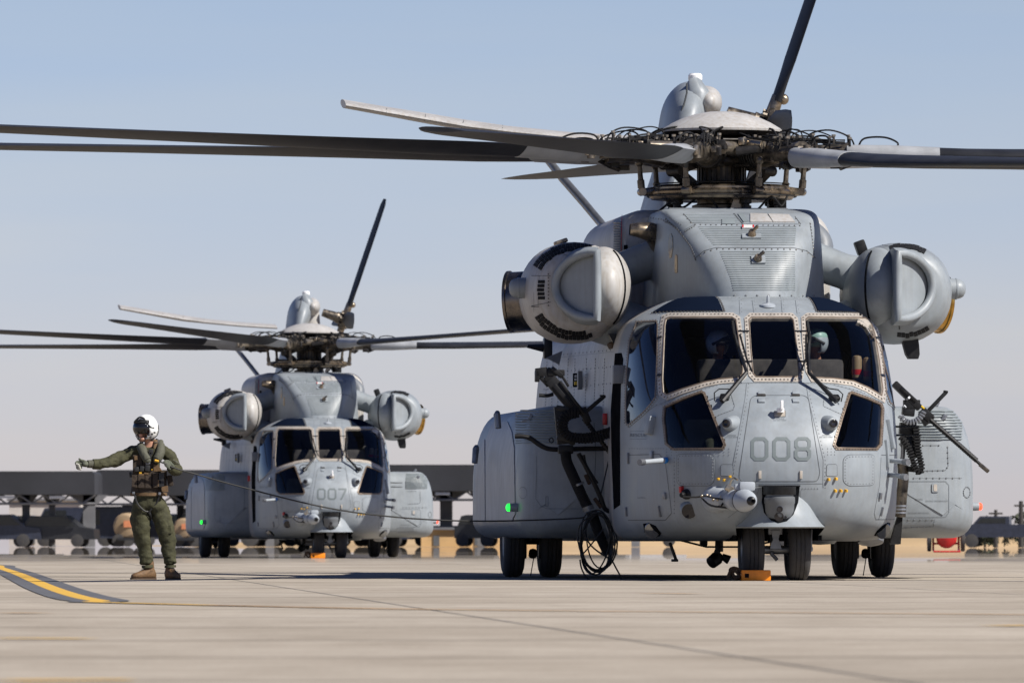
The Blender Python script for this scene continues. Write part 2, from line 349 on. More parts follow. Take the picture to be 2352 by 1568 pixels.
def inside(p, poly):
    x, y = p; c = False; n = len(poly); j = n - 1
    for i in range(n):
        xi, yi = poly[i]; xj, yj = poly[j]
        if (yi > y) != (yj > y) and x < (xj - xi) * (y - yi) / (yj - yi) + xi: c = not c
        j = i
    return c

# ---------------------------------------------------------------- heli frame (nose gear on the ground = origin, +Y aft, +X to its left)
class Frame:
    def __init__(s, loc, psi):
        s.M = Matrix.Translation(Vector(loc)) @ Matrix.Rotation(psi, 4, 'Z'); s.I = s.M.inverted(); s.R = s.I.to_3x3(); s.o = s.I @ Vector((0, 0, CAMZ))
    def ray(s, u, v):
        d = Vector(((u - CU) / F, cos(PITCH) - sin(PITCH) * (CV - v) / F, sin(PITCH) + cos(PITCH) * (CV - v) / F))
        return s.R @ d
    def at(s, u, v, Y):
        d = s.ray(u, v); t = (Y - s.o.y) / d.y; return s.o + d * t
    def uv(s, p):
        w = s.M @ Vector(p) - Vector((0, 0, CAMZ)); yc = w.y * cos(PITCH) + w.z * sin(PITCH); zc = -w.y * sin(PITCH) + w.z * cos(PITCH)
        return (CU + F * w.x / yc, CV - F * zc / yc)
NEAR = Frame((2.82, 100.0, 0), radians(4.6)); WORLD = Frame((0, 0, 0), 0)
def zoom(x0, y0, k):
    return lambda *a: [((x0 + x / k) / 1.7415, (y0 + y / k) / 1.7415) for x, y in a]
ZA = zoom(2400, 1100, 1.68); ZB = zoom(2400, 200, 1.68); ZC = zoom(2400, 1700, 1.68); ZD = zoom(1850, 900, 2.24); ZE = zoom(3200, 900, 2.6138)
ZF = zoom(1850, 1400, 1.65); ZG = zoom(3500, 1500, 1.844); ZH = zoom(250, 1620, 2.0909); ZI = zoom(0, 1800, 2.138); ZP = zoom(2500, 250, 1.96); ZS = zoom(1200, 300, 1.68)
def P3(z, pts, Y):                                 # traced points on the plane at local depth Y (or one depth each)
    q = z(*pts); return [NEAR.at(a, b, Y[i] if isinstance(Y, (list, tuple)) else Y) for i, (a, b) in enumerate(q)]
class Surf:                                        # a surface that traced outlines are laid on
    def __init__(s, mb): s.t = BVHTree.FromPolygons([tuple(p) for p in mb.v], mb.f)
    def hit(s, u, v):
        d = NEAR.ray(u, v).normalized(); loc, n, i, dist = s.t.ray_cast(NEAR.o, d)
        if loc is None:
            p = NEAR.o + d * 101.0
            for _ in range(6): loc, n, i, dist = s.t.find_nearest(p); p = NEAR.o + d * (loc - NEAR.o).dot(d)
        if n.dot(d) > 0: n = -n
        return loc, n
    def patch(s, mb, poly, off=.006, thick=.02, step=8, mi=0):
        B = resample(poly, step); nb = len(B); xs = [p[0] for p in B]; ys = [p[1] for p in B]; I = []
        x = min(xs) + step * .5
        while x < max(xs):
            y = min(ys) + step * .5
            while y < max(ys):
                if inside((x, y), poly) and min((x - a) ** 2 + (y - b) ** 2 for a, b in B) > (step * .45) ** 2: I.append((x, y))
                y += step
            x += step
        V, E, Fc, *_ = geometry.delaunay_2d_cdt([Vector(p) for p in B + I], [], [list(range(nb))], 1, 1e-4)
        H = [s.hit(p.x, p.y) for p in V]; top = [h[0] + h[1] * off for h in H]; bot = [h[0] + h[1] * (off - thick) for h in H]; n = len(V)
        cnt = {}
        for f in Fc:
            for i in range(len(f)):
                e = (f[i], f[(i + 1) % len(f)]); cnt[tuple(sorted(e))] = cnt.get(tuple(sorted(e)), 0) + 1
        fs = [tuple(f) for f in Fc]
        for f in Fc:
            for i in range(len(f)):
                a, b = f[i], f[(i + 1) % len(f)]
                if cnt[tuple(sorted((a, b)))] == 1: fs.append((a, b, n + b, n + a))
        mb.add(top + bot, fs, mi); return mb
    def ring(s, mb, poly, w, off=.012, thick=.03, step=6, inner=0.0, mi=0):   # frame of width w round an outline
        A = resample(poly, step); O = offset_poly(A, w); A = offset_poly(A, -inner) if inner else A; n = len(A)
        Mi = [((a[0] + b[0]) / 2, (a[1] + b[1]) / 2) for a, b in zip(A, O)]
        V = []
        for L_, k in ((A, -thick), (A, off), (Mi, off * 1.15), (O, off), (O, -thick)):
            for (u, v) in L_:
                h, nn = s.hit(u, v); V.append(h + nn * k)
        fs = [(r * n + i, r * n + (i + 1) % n, (r + 1) * n + (i + 1) % n, (r + 1) * n + i) for r in range(4) for i in range(n)]
        mb.add(V, fs, mi); return O
    def line(s, mb, pts, w=1.0, off=.003, step=8, closed=False, mi=0):
        Pn = resample(pts, step, closed); 
        if closed: Pn.append(Pn[0])
        H = [s.hit(u, v) for u, v in Pn]; V = []
        for i in range(len(H)):
            a = H[max(0, i - 1)][0]; b = H[min(len(H) - 1, i + 1)][0]; t = (b - a)
            if t.length < 1e-6: t = Vector((1, 0, 0))
            sd_ = t.normalized().cross(H[i][1]).normalized() * (w * .5 / 210)
            V += [H[i][0] + sd_ + H[i][1] * off, H[i][0] - sd_ + H[i][1] * off]
        mb.add(V, [(2 * i, 2 * i + 1, 2 * i + 3, 2 * i + 2) for i in range(len(H) - 1)], mi)
    def rivets(s, mb, pts, sp=10, r=.009, closed=False, h=.005, off=.002, mi=0):
        L_ = list(pts) + ([pts[0]] if closed else []); acc = 0
        for i in range(len(L_) - 1):
            a = L_[i]; b = L_[i + 1]; d = math.hypot(b[0] - a[0], b[1] - a[1])
            while acc < d:
                t = acc / d; p, n = s.hit(a[0] + (b[0] - a[0]) * t, a[1] + (b[1] - a[1]) * t); dome(mb, p + n * off, n, r, h, mi); acc += sp
            acc -= d
def dome(mb, p, n, r, h, mi=0):
    R = rot_to(n); V = [p + R @ Vector((r * cos(k * pi / 3), r * sin(k * pi / 3), 0)) for k in range(6)] + [p + R @ Vector((.6 * r * cos(k * pi / 3), .6 * r * sin(k * pi / 3), h)) for k in range(6)]
    mb.add(V, [(k, (k + 1) % 6, 6 + (k + 1) % 6, 6 + k) for k in range(6)] + [tuple(range(6, 12))], mi)

# ================================================================ SETTING
def flat(name, poly, z, m, parent=None, kind=None, nseg=1):
    me = bpy.data.meshes.new(name); me.from_pydata([(x, y, z) for x, y in poly], [], [tuple(range(len(poly)))]); me.materials.append(M[m])
    o = bpy.data.objects.new(name, me); COL.objects.link(o)
    if parent: o.parent = parent
    if kind: o['kind'] = kind
    return o
# sub-base of the apron and the ground to the horizon
g = flat('ground', [(-6000, -300), (6000, -300), (6000, 16000), (-6000, 16000)], -0.30, 'dry_grass', kind='structure')
apron = flat('apron', [(-160, -60), (160, -60), (160, 470), (-160, 470)], -0.012, 'concrete_far', kind='structure')
# concrete slabs, laid square to the taxi lanes
SA = radians(3.45); SW, SL = 5.57, 6.0
slab_me = None
J0 = Vector((-2.63, 94.7)); eu = Vector((cos(SA), sin(SA))); ev = Vector((-sin(SA), cos(SA)))
mbs = MB(); hw, hl, t = SW / 2 - .004, SL / 2 - .006, .004
mbs.add([(-hw, -hl, -.012), (hw, -hl, -.012), (hw, hl, -.012), (-hw, hl, -.012), (-hw, -hl, -t), (hw, -hl, -t), (hw, hl, -t), (-hw, hl, -t),
         (-hw + t, -hl + t, 0), (hw - t, -hl + t, 0), (hw - t, hl - t, 0), (-hw + t, hl - t, 0)],
        [(0, 1, 5, 4), (1, 2, 6, 5), (2, 3, 7, 6), (3, 0, 4, 7), (4, 5, 9, 8), (5, 6, 10, 9), (6, 7, 11, 10), (7, 4, 8, 11), (8, 9, 10, 11)])
first = mbs.build('slab', 'concrete', apron, smooth=False)
off0 = (54.3 - 94.7) % SL
n_s = 0
for i in range(-4, 5):
    for j in range(-12, 22):
        c = J0 + eu * ((i + .5) * SW) + ev * (j * SL + off0 + SL / 2)
        if c.y < 24 or c.y > 205: continue
        if abs(c.x) > 0.058 * c.y + 5.5: continue
        o = first if n_s == 0 else first.copy()
        if n_s: COL.objects.link(o)
        o.location = (c.x, c.y, 0); o.rotation_euler = (0, 0, SA); o.parent = apron; n_s += 1
# joint filler strips (dark sealant, lower than the slab tops)
def strip(mb, pts, w, z):
    V = []
    for i, p in enumerate(pts):
        a = Vector(pts[max(0, i - 1)]); b = Vector(pts[min(len(pts) - 1, i + 1)]); t_ = (b - a).normalized(); s_ = Vector((-t_.y, t_.x)) * w / 2
        V += [(p[0] + s_.x, p[1] + s_.y, z), (p[0] - s_.x, p[1] - s_.y, z)]
    mb.add(V, [(2 * i, 2 * i + 1, 2 * i + 3, 2 * i + 2) for i in range(len(pts) - 1)])
for i in range(-2, 4):
    mb = MB(); pts = []
    for k in range(0, 120):
        c = J0 + eu * (i * SW + .006 * noise.noise(Vector((k * .7, i * 9, 0)))) + ev * (-72 + k * 1.6); pts.append((c.x, c.y))
    strip(mb, pts, .012, .003); o = mb.build('joint_seal', 'seam_dark', apron, smooth=False)
# taxi line painted yellow with black borders, curving in from the left
def gnd(u, v, z=0):
    d = WORLD.ray(u, v); t_ = (z - CAMZ) / d.z; p = Vector((0, 0, CAMZ)) + d * t_; return (p.x, p.y)
def zi(x, y): return ((0 + x / 2.138) / 1.7415, (1800 + y / 2.138) / 1.7415)
ctr = [(-40, 985), (0, 1005), (140, 1052), (280, 1112), (420, 1172), (560, 1222), (700, 1262), (850, 1290), (1020, 1308)]
W_ = [gnd(*zi(*p)) for p in ctr]
W_ = [(W_[0][0] - 3.6, W_[0][1] + 34), (W_[0][0] - 1.5, W_[0][1] + 13)] + W_
end = gnd(2352, 1412); p1 = gnd(1000, 1400)
W_ += [p1, end, (end[0] + (end[0] - p1[0]), end[1] + (end[1] - p1[1]))]
curve = cr(W_, 10)
hw_y, hw_b = .075, .15
def offs(pts, d):
    out = []
    for i, p in enumerate(pts):
        a = Vector(pts[max(0, i - 1)]); b = Vector(pts[min(len(pts) - 1, i + 1)]); t_ = (b - a).normalized(); out.append((p[0] - t_.y * d, p[1] + t_.x * d))
    return out
tl = empty('taxi_line', (0, 0, 0), 0, 'yellow painted taxi line with black borders curving across the concrete', 'taxi line')
def band(name, d0, d1, z, m, i0=0, i1=None):
    a = offs(curve, d0)[i0:i1]; b = offs(curve, d1)[i0:i1]; mb = MB(); n = len(a)
    mb.add([(x, y, z) for x, y in a] + [(x, y, z) for x, y in b], [(i, i + 1, n + i + 1, n + i) for i in range(n - 1)]); return mb.build(name, m, tl, smooth=False)
NB = 104
band('yellow_stripe', -hw_y, hw_y, .006, 'taxi_yellow', 0, NB + 1)
band('faded_stripe', -.10, .10, .005, 'taxi_orange', NB, None)
NE = NB + 6
for sg_ in (1, -1):
    a = [offs(curve, sg_ * hw_y)[i] for i in range(NE)]; b = [offs(curve, sg_ * (hw_y + .17 * min(1.0, (NE - 1 - i) / 22.0)))[i] for i in range(NE)]
    mb = MB(); mb.add([(x, y, .0055) for x, y in a] + [(x, y, .0055) for x, y in b], [(i, i + 1, NE + i + 1, NE + i) for i in range(NE - 1)]); mb.build('black_border', 'taxi_black', tl, smooth=False)
# short worn paint dashes
for (u0, v0, u1, v1, lab) in ((0, 1467, 205, 1468, 'worn yellow paint dash on the concrete at the left edge, nearer one'), (0, 1408, 92, 1409, 'worn yellow paint dash on the concrete at the left edge, farther one'),
                              (2285, 1438, 2380, 1437, 'worn yellow paint dash on the concrete at the right edge'), (20, 1565, 300, 1563, 'worn yellow paint dash on the concrete at the bottom left corner'),
                              (1480, 1363, 1600, 1364, 'faint orange paint trace on the concrete before the nose wheels')):
    a = gnd(u0, v0); b = gnd(u1, v1); mb = MB(); strip(mb, [a, ((a[0] + b[0]) / 2, (a[1] + b[1]) / 2 + .03), b], .22, .006)
    tag(mb.build('paint_dash', 'taxi_orange' if v0 < 1420 else 'taxi_yellow', None, smooth=False), lab, 'paint mark', 'worn paint dashes')
# low grass berm past the apron
mb = MB(); rings = []
prof = [(470, -.31), (478, .10), (486, .42), (500, .62), (540, .70), (700, .8), (1500, .6), (9000, -3)]
xs_ = [-900 + 30 * i for i in range(61)]
for x in xs_: f_ = max(0.0, min(1.0, (x + 9.0) / 6.0)); rings.append([Vector((x, y, (z if f_ > 0 else -.4) * f_ + (-.4) * (1 - f_) + f_ * (0.10 * noise.noise(Vector((x * .012, y * .01, 0))) if 480 < y < 800 else 0))) for y, z in prof])
mb.loft(rings, closed=False, cap=(False, False)); tag(mb.build('field', 'berm_grass', None), kind='structure')

# ---- far background: shade canopies with cars under them (about 440 m away)
def bx(u, D): return (u - CU) * D / F
def bz(v, D): return CAMZ + (HV - v) * D / F
def canopy(name, u0, u1, vt, vb, D, cols, depth, label):
    e = empty(name, (bx((u0 + u1) / 2, D), D, 0), 0, label, 'shade canopy', 'vehicle shade canopies behind the apron')
    x0, x1 = bx(u0, D) - e.location.x, bx(u1, D) - e.location.x; z1, z0 = bz(vt, D), bz(vb, D)
    mb = MB(); mb.prism([(x0, z0), (x1, z0), (x1, z1 - .12), (x0 + (x1 - x0) * .98, z1), (x0 + (x1 - x0) * .02, z1), (x0, z1 - .12)], -depth / 2, depth / 2); mb.build('roof', 'canopy_dark', e, smooth=False)
    mb = MB(); n_ = max(4, int((x1 - x0) / 1.1)); zt = z0 - .02; zb = z0 - .42
    for i in range(n_):
        xa_, xb_ = x0 + (x1 - x0) * i / n_, x0 + (x1 - x0) * (i + 1) / n_; xm_ = (xa_ + xb_) / 2; mb.tube([(xa_, -depth / 2 + .3, zt), (xm_, -depth / 2 + .3, zb), (xb_, -depth / 2 + .3, zt)], .05, 5)
    mb.tube([(x0, -depth / 2 + .3, zb), (x1, -depth / 2 + .3, zb)], .06, 5); mb.build('truss', 'column_grey', e)
    for i in range(2): mb = MB(); mb.box((x0 + (x1 - x0) * (.3 + .4 * i), -depth / 2 + .2, z0 - .12), (.7, .2, .12)); mb.build('floodlight', 'car_white', e, smooth=False)
    for c, w in cols:
        mb = MB(); cx_ = bx(c, D) - e.location.x; mb.box((cx_, 0, z0 / 2), (w, w * .8, z0)); mb.prism([(cx_ - w * .5, z0 - .5), (cx_ + w * .5, z0 - .5), (cx_ + w * 1.6, z0), (cx_ - w * 1.6, z0)], -w * .4, w * .4)
        mb.build('column', 'column_grey', e, smooth=False)
canopy('shade_canopy', -60, 226, 1083, 1136, 430, [(-20, .4), (60, .35), (120, .3), (205, .55)], 8, 'dark flat shade canopy at the far left edge')
canopy('shade_canopy', 226, 640, 1080, 1138, 442, [(415, .35), (455, .4), (620, .4)], 8, 'dark flat shade canopy behind the standing crewman')
canopy('shade_canopy', 640, 1180, 1068, 1128, 448, [(700, .4), (860, .4), (1025, .6), (1105, .35)], 8, 'dark flat shade canopy between the two helicopters')
canopy('shade_canopy', 1180, 1500, 1075, 1130, 436, [(1200, .4), (1460, .4)], 8, 'dark flat shade canopy behind the near helicopter')
# pale hut wall behind the left canopy
def hut(u0, u1, v0, D, m, label, cat='wall', nm='far_hut'):
    e = empty(nm, (bx((u0 + u1) / 2, D), D, 0), 0, label, cat); w = bx(u1, D) - bx(u0, D); h = bz(v0, D)
    mb = MB(); mb.box((0, 0, h / 2), (w, 3, h)); mb.build('wall', m, e, smooth=False)
    mb = MB(); mb.prism([(-w / 2 - .15, h), (w / 2 + .15, h), (w / 2 + .1, h + .12), (-w / 2 - .1, h + .12)], -1.7, 1.7); mb.build('roof', 'column_grey', e, smooth=False)
    mb = MB(); mb.box((-w * .2, -1.53, h * .35), (w * .12, .06, h * .6)); mb.build('door', 'car_grey', e, smooth=False)
    return e
hut(25, 190, 1150, 478, 'wall_pale', 'pale low building under the leftmost canopy', 'building', 'low_building')
hut(968, 1085, 1216, 444, 'hut_tan', 'tan low shed beyond the helicopters, right of the far one', 'shed', 'tan_shed')
hut(1040, 1250, 1212, 470, 'hut_tan', 'long tan shed seen past the near sponson', 'shed', 'tan_shed')
def car(u, D, L_, h, m, label, cat='car', kind='car', nm='parked_car', rot=0):
    e = empty(nm, (bx(u, D), D, 0), rot, label, cat, 'vehicles parked under the canopies')
    c = h / 1.45; wr = .33 * max(.9, c * .9); W2 = .88
    if kind == 'car': pr = [(-L_ / 2, .35), (-L_ / 2, .78 * c), (-L_ * .30, .90 * c), (-L_ * .20, 1.42 * c), (L_ * .18, 1.45 * c), (L_ * .34, .92 * c), (L_ * .49, .82 * c), (L_ / 2, .35)]
    elif kind == 'truck': pr = [(-L_ / 2, .45), (-L_ / 2, .95), (-L_ * .30, 1.0), (-L_ * .24, h), (0, h), (0.02, 1.0), (L_ / 2, 1.0), (L_ / 2, .45)]
    elif kind == 'van': pr = [(-L_ / 2, .4), (-L_ / 2, .9), (-L_ * .42, 1.0), (-L_ * .33, h - .05), (-L_ * .2, h), (L_ * .48, h), (L_ / 2, h - .1), (L_ / 2, .4)]
    mb = MB(); mb.prism(pr, -W2, W2); mb.build('body', m, e, smooth=False)
    if kind == 'car': gp = [(-L_ * .26, .96 * c), (-L_ * .185, 1.36 * c), (L_ * .165, 1.39 * c), (L_ * .29, .96 * c)]
    elif kind == 'truck': gp = [(-L_ * .27, 1.05), (-L_ * .225, h - .08), (-L_ * .03, h - .08), (-L_ * .03, 1.05)]
    else: gp = [(-L_ * .40, 1.05), (-L_ * .32, h - .15), (-L_ * .1, h - .15), (-L_ * .1, 1.05)]
    mb = MB(); mb.prism(gp, -W2 - .01, W2 + .01); mb.build('window', 'car_glass', e, smooth=False)
    for sx in (-1, 1):
        for sy in (-1, 1):
            mb = MB(); mb.lathe([(wr * .6, -.11), (wr, -.09), (wr, .09), (wr * .6, .11)], (sx * L_ * .31, sy * (W2 - .08), wr), (0, 1, 0), 14); mb.build('wheel', 'tyre_rubber', e)
    return e
CARS = [(-10, 428, 4.4, 1.5, 'car_navy', 'car', 'navy car cut by the left edge under the far canopy'), (118, 428, 4.3, 1.45, 'car_black', 'car', 'black car before the pale low building'),
 (245, 440, 3.2, 1.9, 'car_navy', 'van', 'dark blue van left of the tan tank under the canopy'), (345, 441, 4.9, 2.0, 'car_navy', 'truck', 'dark pickup truck just left of the crewman, under the canopy'),
 (505, 441, 4.6, 2.2, 'car_black', 'van', 'black van seen between the crewman and the far helicopter'), (565, 446, 4.4, 1.5, 'car_grey', 'car', 'grey car seen low past the far helicopter left wheels'),
 (650, 446, 4.2, 1.5, 'car_navy', 'car', 'navy car seen under the far helicopter belly, left part'), (760, 447, 4.6, 1.6, 'car_black', 'car', 'black car seen under the far helicopter between its wheels'),
 (850, 444, 4.4, 1.5, 'car_navy', 'car', 'navy car seen behind the far helicopter right wheels'), (948, 446, 4.9, 2.1, 'car_navy', 'truck', 'dark blue pickup truck just right of the far helicopter'),
 (1095, 440, 1.9, 1.5, 'car_black', 'van', 'small black utility cart beside the near sponson'), (1330, 438, 4.6, 1.5, 'car_grey', 'car', 'grey car seen beneath the near helicopter belly, left part'),
 (1470, 440, 4.4, 1.4, 'car_white', 'car', 'white car seen beneath the near helicopter belly'), (1870, 440, 4.8, 1.4, 'car_black', 'car', 'black car seen between the near helicopter nose and main wheels'),
 (2320, 400, 5.2, 1.35, 'car_navy', 'truck', 'dark pickup truck at the right edge with poles behind')]
for u, D, L_, h, m, k, lab in CARS: car(u, D, L_, h, m, lab, {'car': 'car', 'truck': 'truck', 'van': 'van'}[k], k, {'car': 'parked_car', 'truck': 'pickup_truck', 'van': 'parked_van'}[k], random.uniform(-.15, .15))
for k, (u, L_, h, m, kd) in enumerate(((40, 4.4, 1.5, 'car_black', 'car'), (175, 4.6, 1.9, 'car_navy', 'van'), (405, 4.5, 1.6, 'car_navy', 'car'), (455, 4.6, 1.5, 'car_black', 'car'), (540, 4.2, 1.9, 'car_navy', 'van'), (600, 4.6, 1.5, 'car_black', 'car'), (700, 4.6, 1.7, 'car_navy', 'van'), (805, 4.4, 1.5, 'car_navy', 'car'), (905, 4.4, 1.5, 'car_black', 'car'))):
    L2 = ('black car of the second row left of the pale low building', 'dark blue van before the pale low building', 'navy car behind the crewman legs', 'black car just right of the crewman legs', 'dark blue van left of the far helicopter wheels', 'black car behind the far helicopter left wheels', 'dark blue van seen low under the far helicopter belly', 'navy car seen just right of the far helicopter nose wheels', 'black car right of the far helicopter right wheels')[k]
    car(u, 452, L_, h, m, L2, kd, kd, 'parked_car' if kd == 'car' else 'parked_van', random.uniform(-.1, .1))
# tan tank trailers
def tank(u, D, r, m, label, band_=None):
    e = empty('tank_trailer', (bx(u, D), D, 0), 0, label, 'trailer', 'tank trailers behind the apron')
    mb = MB(); mb.lathe([(.1, -r * 1.3), (r * .8, -r * 1.2), (r, -r), (r, r), (r * .8, r * 1.2), (.1, r * 1.3)], (0, 0, r + .35), (.25, 1, 0), 20); mb.build('tank', m, e)
    mb = MB(); mb.box((0, 0, .36), (r * 1.7, 2.0, .12)); mb.build('frame', 'car_black', e, smooth=False)
    for s_ in (-1, 1):
        mb = MB(); mb.lathe([(.2, -.1), (.3, -.09), (.3, .09), (.2, .1)], (s_ * r * .8, -.6, .3), (0, 1, 0), 14); mb.build('wheel', 'tyre_rubber', e)
    if band_: mb = MB(); mb.box((0, -r * 1.34, r + .45), (r * .8, .05, r * .5)); mb.build('panel', band_, e, smooth=False)
tank(298, 436, .62, 'tank_tan', 'round tan tank trailer left of the crewman', 'tank_orange'); tank(728 / 1, 441, .5, 'tank_tan', 'round tan tank trailer seen under the far helicopter')
tank(428, 436, .5, 'tank_tan', 'round tan tank trailer just right of the crewman legs', 'tank_orange')
# poles and scrub at the right edge
for u, vt, w, lab in ((2287, 1170, .10, 'thin dark pole at the right, left of the pair'), (2345, 1150, .13, 'taller dark pole at the right edge')):
    D = 405; e = empty('utility_pole', (bx(u, D), D, 0), 0, lab, 'pole'); h = bz(vt, D)
    mb = MB(); mb.tube([(0, 0, 0), (0, 0, h)], [w, w * .7], 8); mb.build('post', 'wood_dark', e); mb = MB(); mb.box((0, 0, h * .9), (.6, .1, .08)); mb.build('crossarm', 'wood_dark', e, smooth=False)
def bush(u, D, r, h, lab):
    e = empty('bush', (bx(u, D), D, 0), 0, lab, 'bush', 'bushes by the right edge'); mb = MB()
    for k in range(420):
        a = random.uniform(0, 2 * pi); rr = r * random.random() ** .5; z = random.random() ** .8 * h * (1 - .6 * (rr / r) ** 2); c = Vector((rr * cos(a), rr * sin(a), z + .1)); d1 = Vector((random.gauss(0, 1), random.gauss(0, 1), random.gauss(0, 1))).normalized() * .12; d2 = d1.cross(Vector((random.random(), .3, random.random()))).normalized() * .07
        mb.add([c - d1, c + d2, c + d1, c - d2], [(0, 1, 2, 3)])
    mb.build('crown', 'bush_green', e, smooth=False); mb = MB(); mb.tube([(0, 0, 0), (0, 0, h * .5)], [.06, .03], 6); mb.build('trunk', 'wood_dark', e)
bush(2262, 412, .6, 1.25, 'dark bush left of the pickup at the right edge'); bush(2350, 415, .9, 1.6, 'larger dark bush behind the pickup at the right edge')
# red wheeled extinguisher
D = 233; e = empty('fire_extinguisher_cart', (bx(2173, D), D, 0), 0, 'red wheeled fire extinguisher cart beyond the right sponson', 'fire extinguisher')
mb = MB(); mb.lathe([(.05, -.42), (.2, -.38), (.26, -.28), (.26, .28), (.2, .4), (.06, .45)], (0, 0, .50), (0, 1, .25), 18, cap=True); mb.build('bottle', 'red_paint', e)
mb = MB()
for s_ in (-1, 1): mb.tube([(s_ * .32, .1, .12), (s_ * .32, .15, .6), (s_ * .32, .2, 1.0)], .025, 8); mb.tube([(s_ * .32, .1, .15), (s_ * .32, -.5, .1)], .022, 8)
mb.tube([(-.32, .2, 1.0), (.32, .2, 1.0)], .025, 8); mb.tube([(-.34, .1, .3), (.34, .1, .3)], .025, 8); mb.tube([(-.32, -.5, .1), (.32, -.5, .1)], .022, 8); mb.build('frame', 'red_paint', e)
for s_ in (-1, 1):
    mb = MB(); mb.lathe([(.2, -.05), (.29, -.045), (.3, 0), (.29, .045), (.2, .05)], (s_ * .42, .1, .4), (1, 0, 0), 20); w = mb.build('wheel', 'tyre_rubber', e)
    mb = MB(); mb.lathe([(.03, -.055), (.15, -.04), (.15, .04), (.03, .055)], (s_ * .42, .1, .4), (1, 0, 0), 14); mb.build('rim', 'red_paint', w)
mb = MB(); mb.tube([(.15, -.1, .8), (.27, -.2, .9), (.1, -.25, .72), (-.2, -.25, .75), (-.25, -.2, .95), (.1, -.15, .98), (.2, -.2, .85)], .05, 8); mb.build('hose', 'black_rubber', e)

# ================================================================ HELICOPTER
heli = empty('helicopter', (2.82, 100.0, 0), radians(4.6), 'near grey military helicopter numbered 008 on its nose, largest in view', 'helicopter', 'grey helicopters running on the apron')
YB = 2.6
TB = [(.425, 2.58, .02, 2.6), (.425, 1.7, .7, 2.6), (.43, .6, 1.2, 2.6), (.45, -.05, 1.37, 2.6), (.50, -.42, 1.44, 2.7), (.60, -.68, 1.485, 2.8), (.8, -.85, 1.505, 2.8), (1.1, -.93, 1.51, 2.8), (1.4, -.91, 1.515, 2.8),
      (1.65, -.80, 1.51, 2.75), (1.88, -.60, 1.505, 2.75), (2.12, -.27, 1.49, 2.8), (2.45, .18, 1.455, 2.8), (2.68, .54, 1.405, 2.8), (2.81, .78, 1.335, 2.8), (2.90, .98, 1.22, 2.8), (2.98, 1.22, 1.08, 2.8), (3.05, 1.52, .93, 2.8), (3.09, 1.85, .76, 2.8), (3.11, 2.2, .5, 2.7), (3.12, 2.58, .02, 2.6)]
LV = cr(TB, 7); NT = 150
def slice_pts(z, yf, W, n, NT=NT, yb=YB):
    out = []
    for k in range(NT + 1):
        a = pi * k / NT; c, s_ = cos(a), sin(a)
        out.append(Vector((-W * (abs(c) ** (2 / n)) * (1 if c >= 0 else -1), yb - (yb - yf) * (s_ ** (2 / n)), z)))
    # even out spacing
    ds = [0]
    for i in range(1, len(out)): ds.append(ds[-1] + (out[i] - out[i - 1]).length)
    res = []; j = 0
    for k in range(NT + 1):
        d = ds[-1] * k / NT
        while j < len(out) - 2 and ds[j + 1] < d: j += 1
        t = (d - ds[j]) / max(1e-9, ds[j + 1] - ds[j]); res.append(out[j].lerp(out[j + 1], min(1, t)))
    return res
rings = [slice_pts(*l) for l in LV]
nose = MB(); nose.loft(rings, closed=False, cap=(False, False)); NOSE = Surf(nose)

WIN = {}
WIN['L'] = ZA((445, 300), (470, 290), (885, 289), (912, 305), (935, 460), (958, 640), (953, 672), (930, 690), (800, 702), (700, 722), (560, 765), (450, 805), (428, 790), (422, 700), (430, 500), (437, 340))
WIN['C'] = ZA((1003, 305), (1018, 291), (1280, 291), (1298, 308), (1320, 480), (1338, 640), (1334, 678), (1320, 687), (1050, 687), (1030, 665), (1015, 500))
WIN['R'] = ZA((1385, 302), (1400, 291), (1780, 293), (1812, 312), (1840, 400), (1870, 580), (1893, 770), (1886, 808), (1800, 757), (1700, 714), (1560, 696), (1440, 690), (1412, 640), (1390, 450))
WIN['SL'] = ZA((252, 320), (380, 314), (388, 340), (385, 560), (376, 820), (340, 870), (290, 925), (195, 1005), (180, 990), (178, 850), (185, 640), (205, 440))
WIN['SR'] = ZA((1872, 312), (1892, 322), (1935, 395), (1968, 470), (1985, 600), (1996, 850), (1985, 885), (1945, 855), (1920, 790), (1903, 600))
WIN['CL'] = ZA((440, 890), (560, 835), (680, 792), (697, 800), (760, 960), (833, 1140), (820, 1163), (495, 1163), (452, 1130), (433, 960))
WIN['CR'] = ZA((1680, 802), (1692, 796), (1800, 835), (1883, 872), (1893, 900), (1888, 1010), (1880, 1135), (1855, 1163), (1592, 1160), (1578, 1140), (1630, 960))
WIN['EL'] = ZA((365, 252), (400, 212), (500, 172), (620, 154), (788, 152), (806, 200), (815, 255))
WIN['ER'] = ZA((1437, 152), (1600, 152), (1720, 172), (1820, 215), (1858, 252), (1460, 258))
HOLE = {k: offset_poly(p, 3.0) for k, p in WIN.items()}
cut = MB(); cut.v = nose.v; bbs = {k: (min(a for a, b in p), max(a for a, b in p), min(b for a, b in p), max(b for a, b in p)) for k, p in HOLE.items()}
VW = NEAR.ray(1750, 900)
for f in nose.f:
    c = (nose.v[f[0]] + nose.v[f[1]] + nose.v[f[2]] + nose.v[f[3]]) / 4; n = (nose.v[f[1]] - nose.v[f[0]]).cross(nose.v[f[3]] - nose.v[f[0]])
    if c.z < .56 and abs(c.x) < .46 and c.y < .75: continue
    u, v = NEAR.uv(c); drop = False
    out_n = Vector((c.x, c.y - 2.2, c.z - 1.8)); n = n if n.dot(out_n) > 0 else -n
    if n.dot(VW) < 0:
        for k, b in bbs.items():
            if k in ('SL', 'SR', 'EL', 'ER'): continue
            if b[0] < u < b[1] and b[2] < v < b[3] and inside((u, v), HOLE[k]): drop = True; break
    if not drop: cut.f.append(f); cut.mi.append(0)
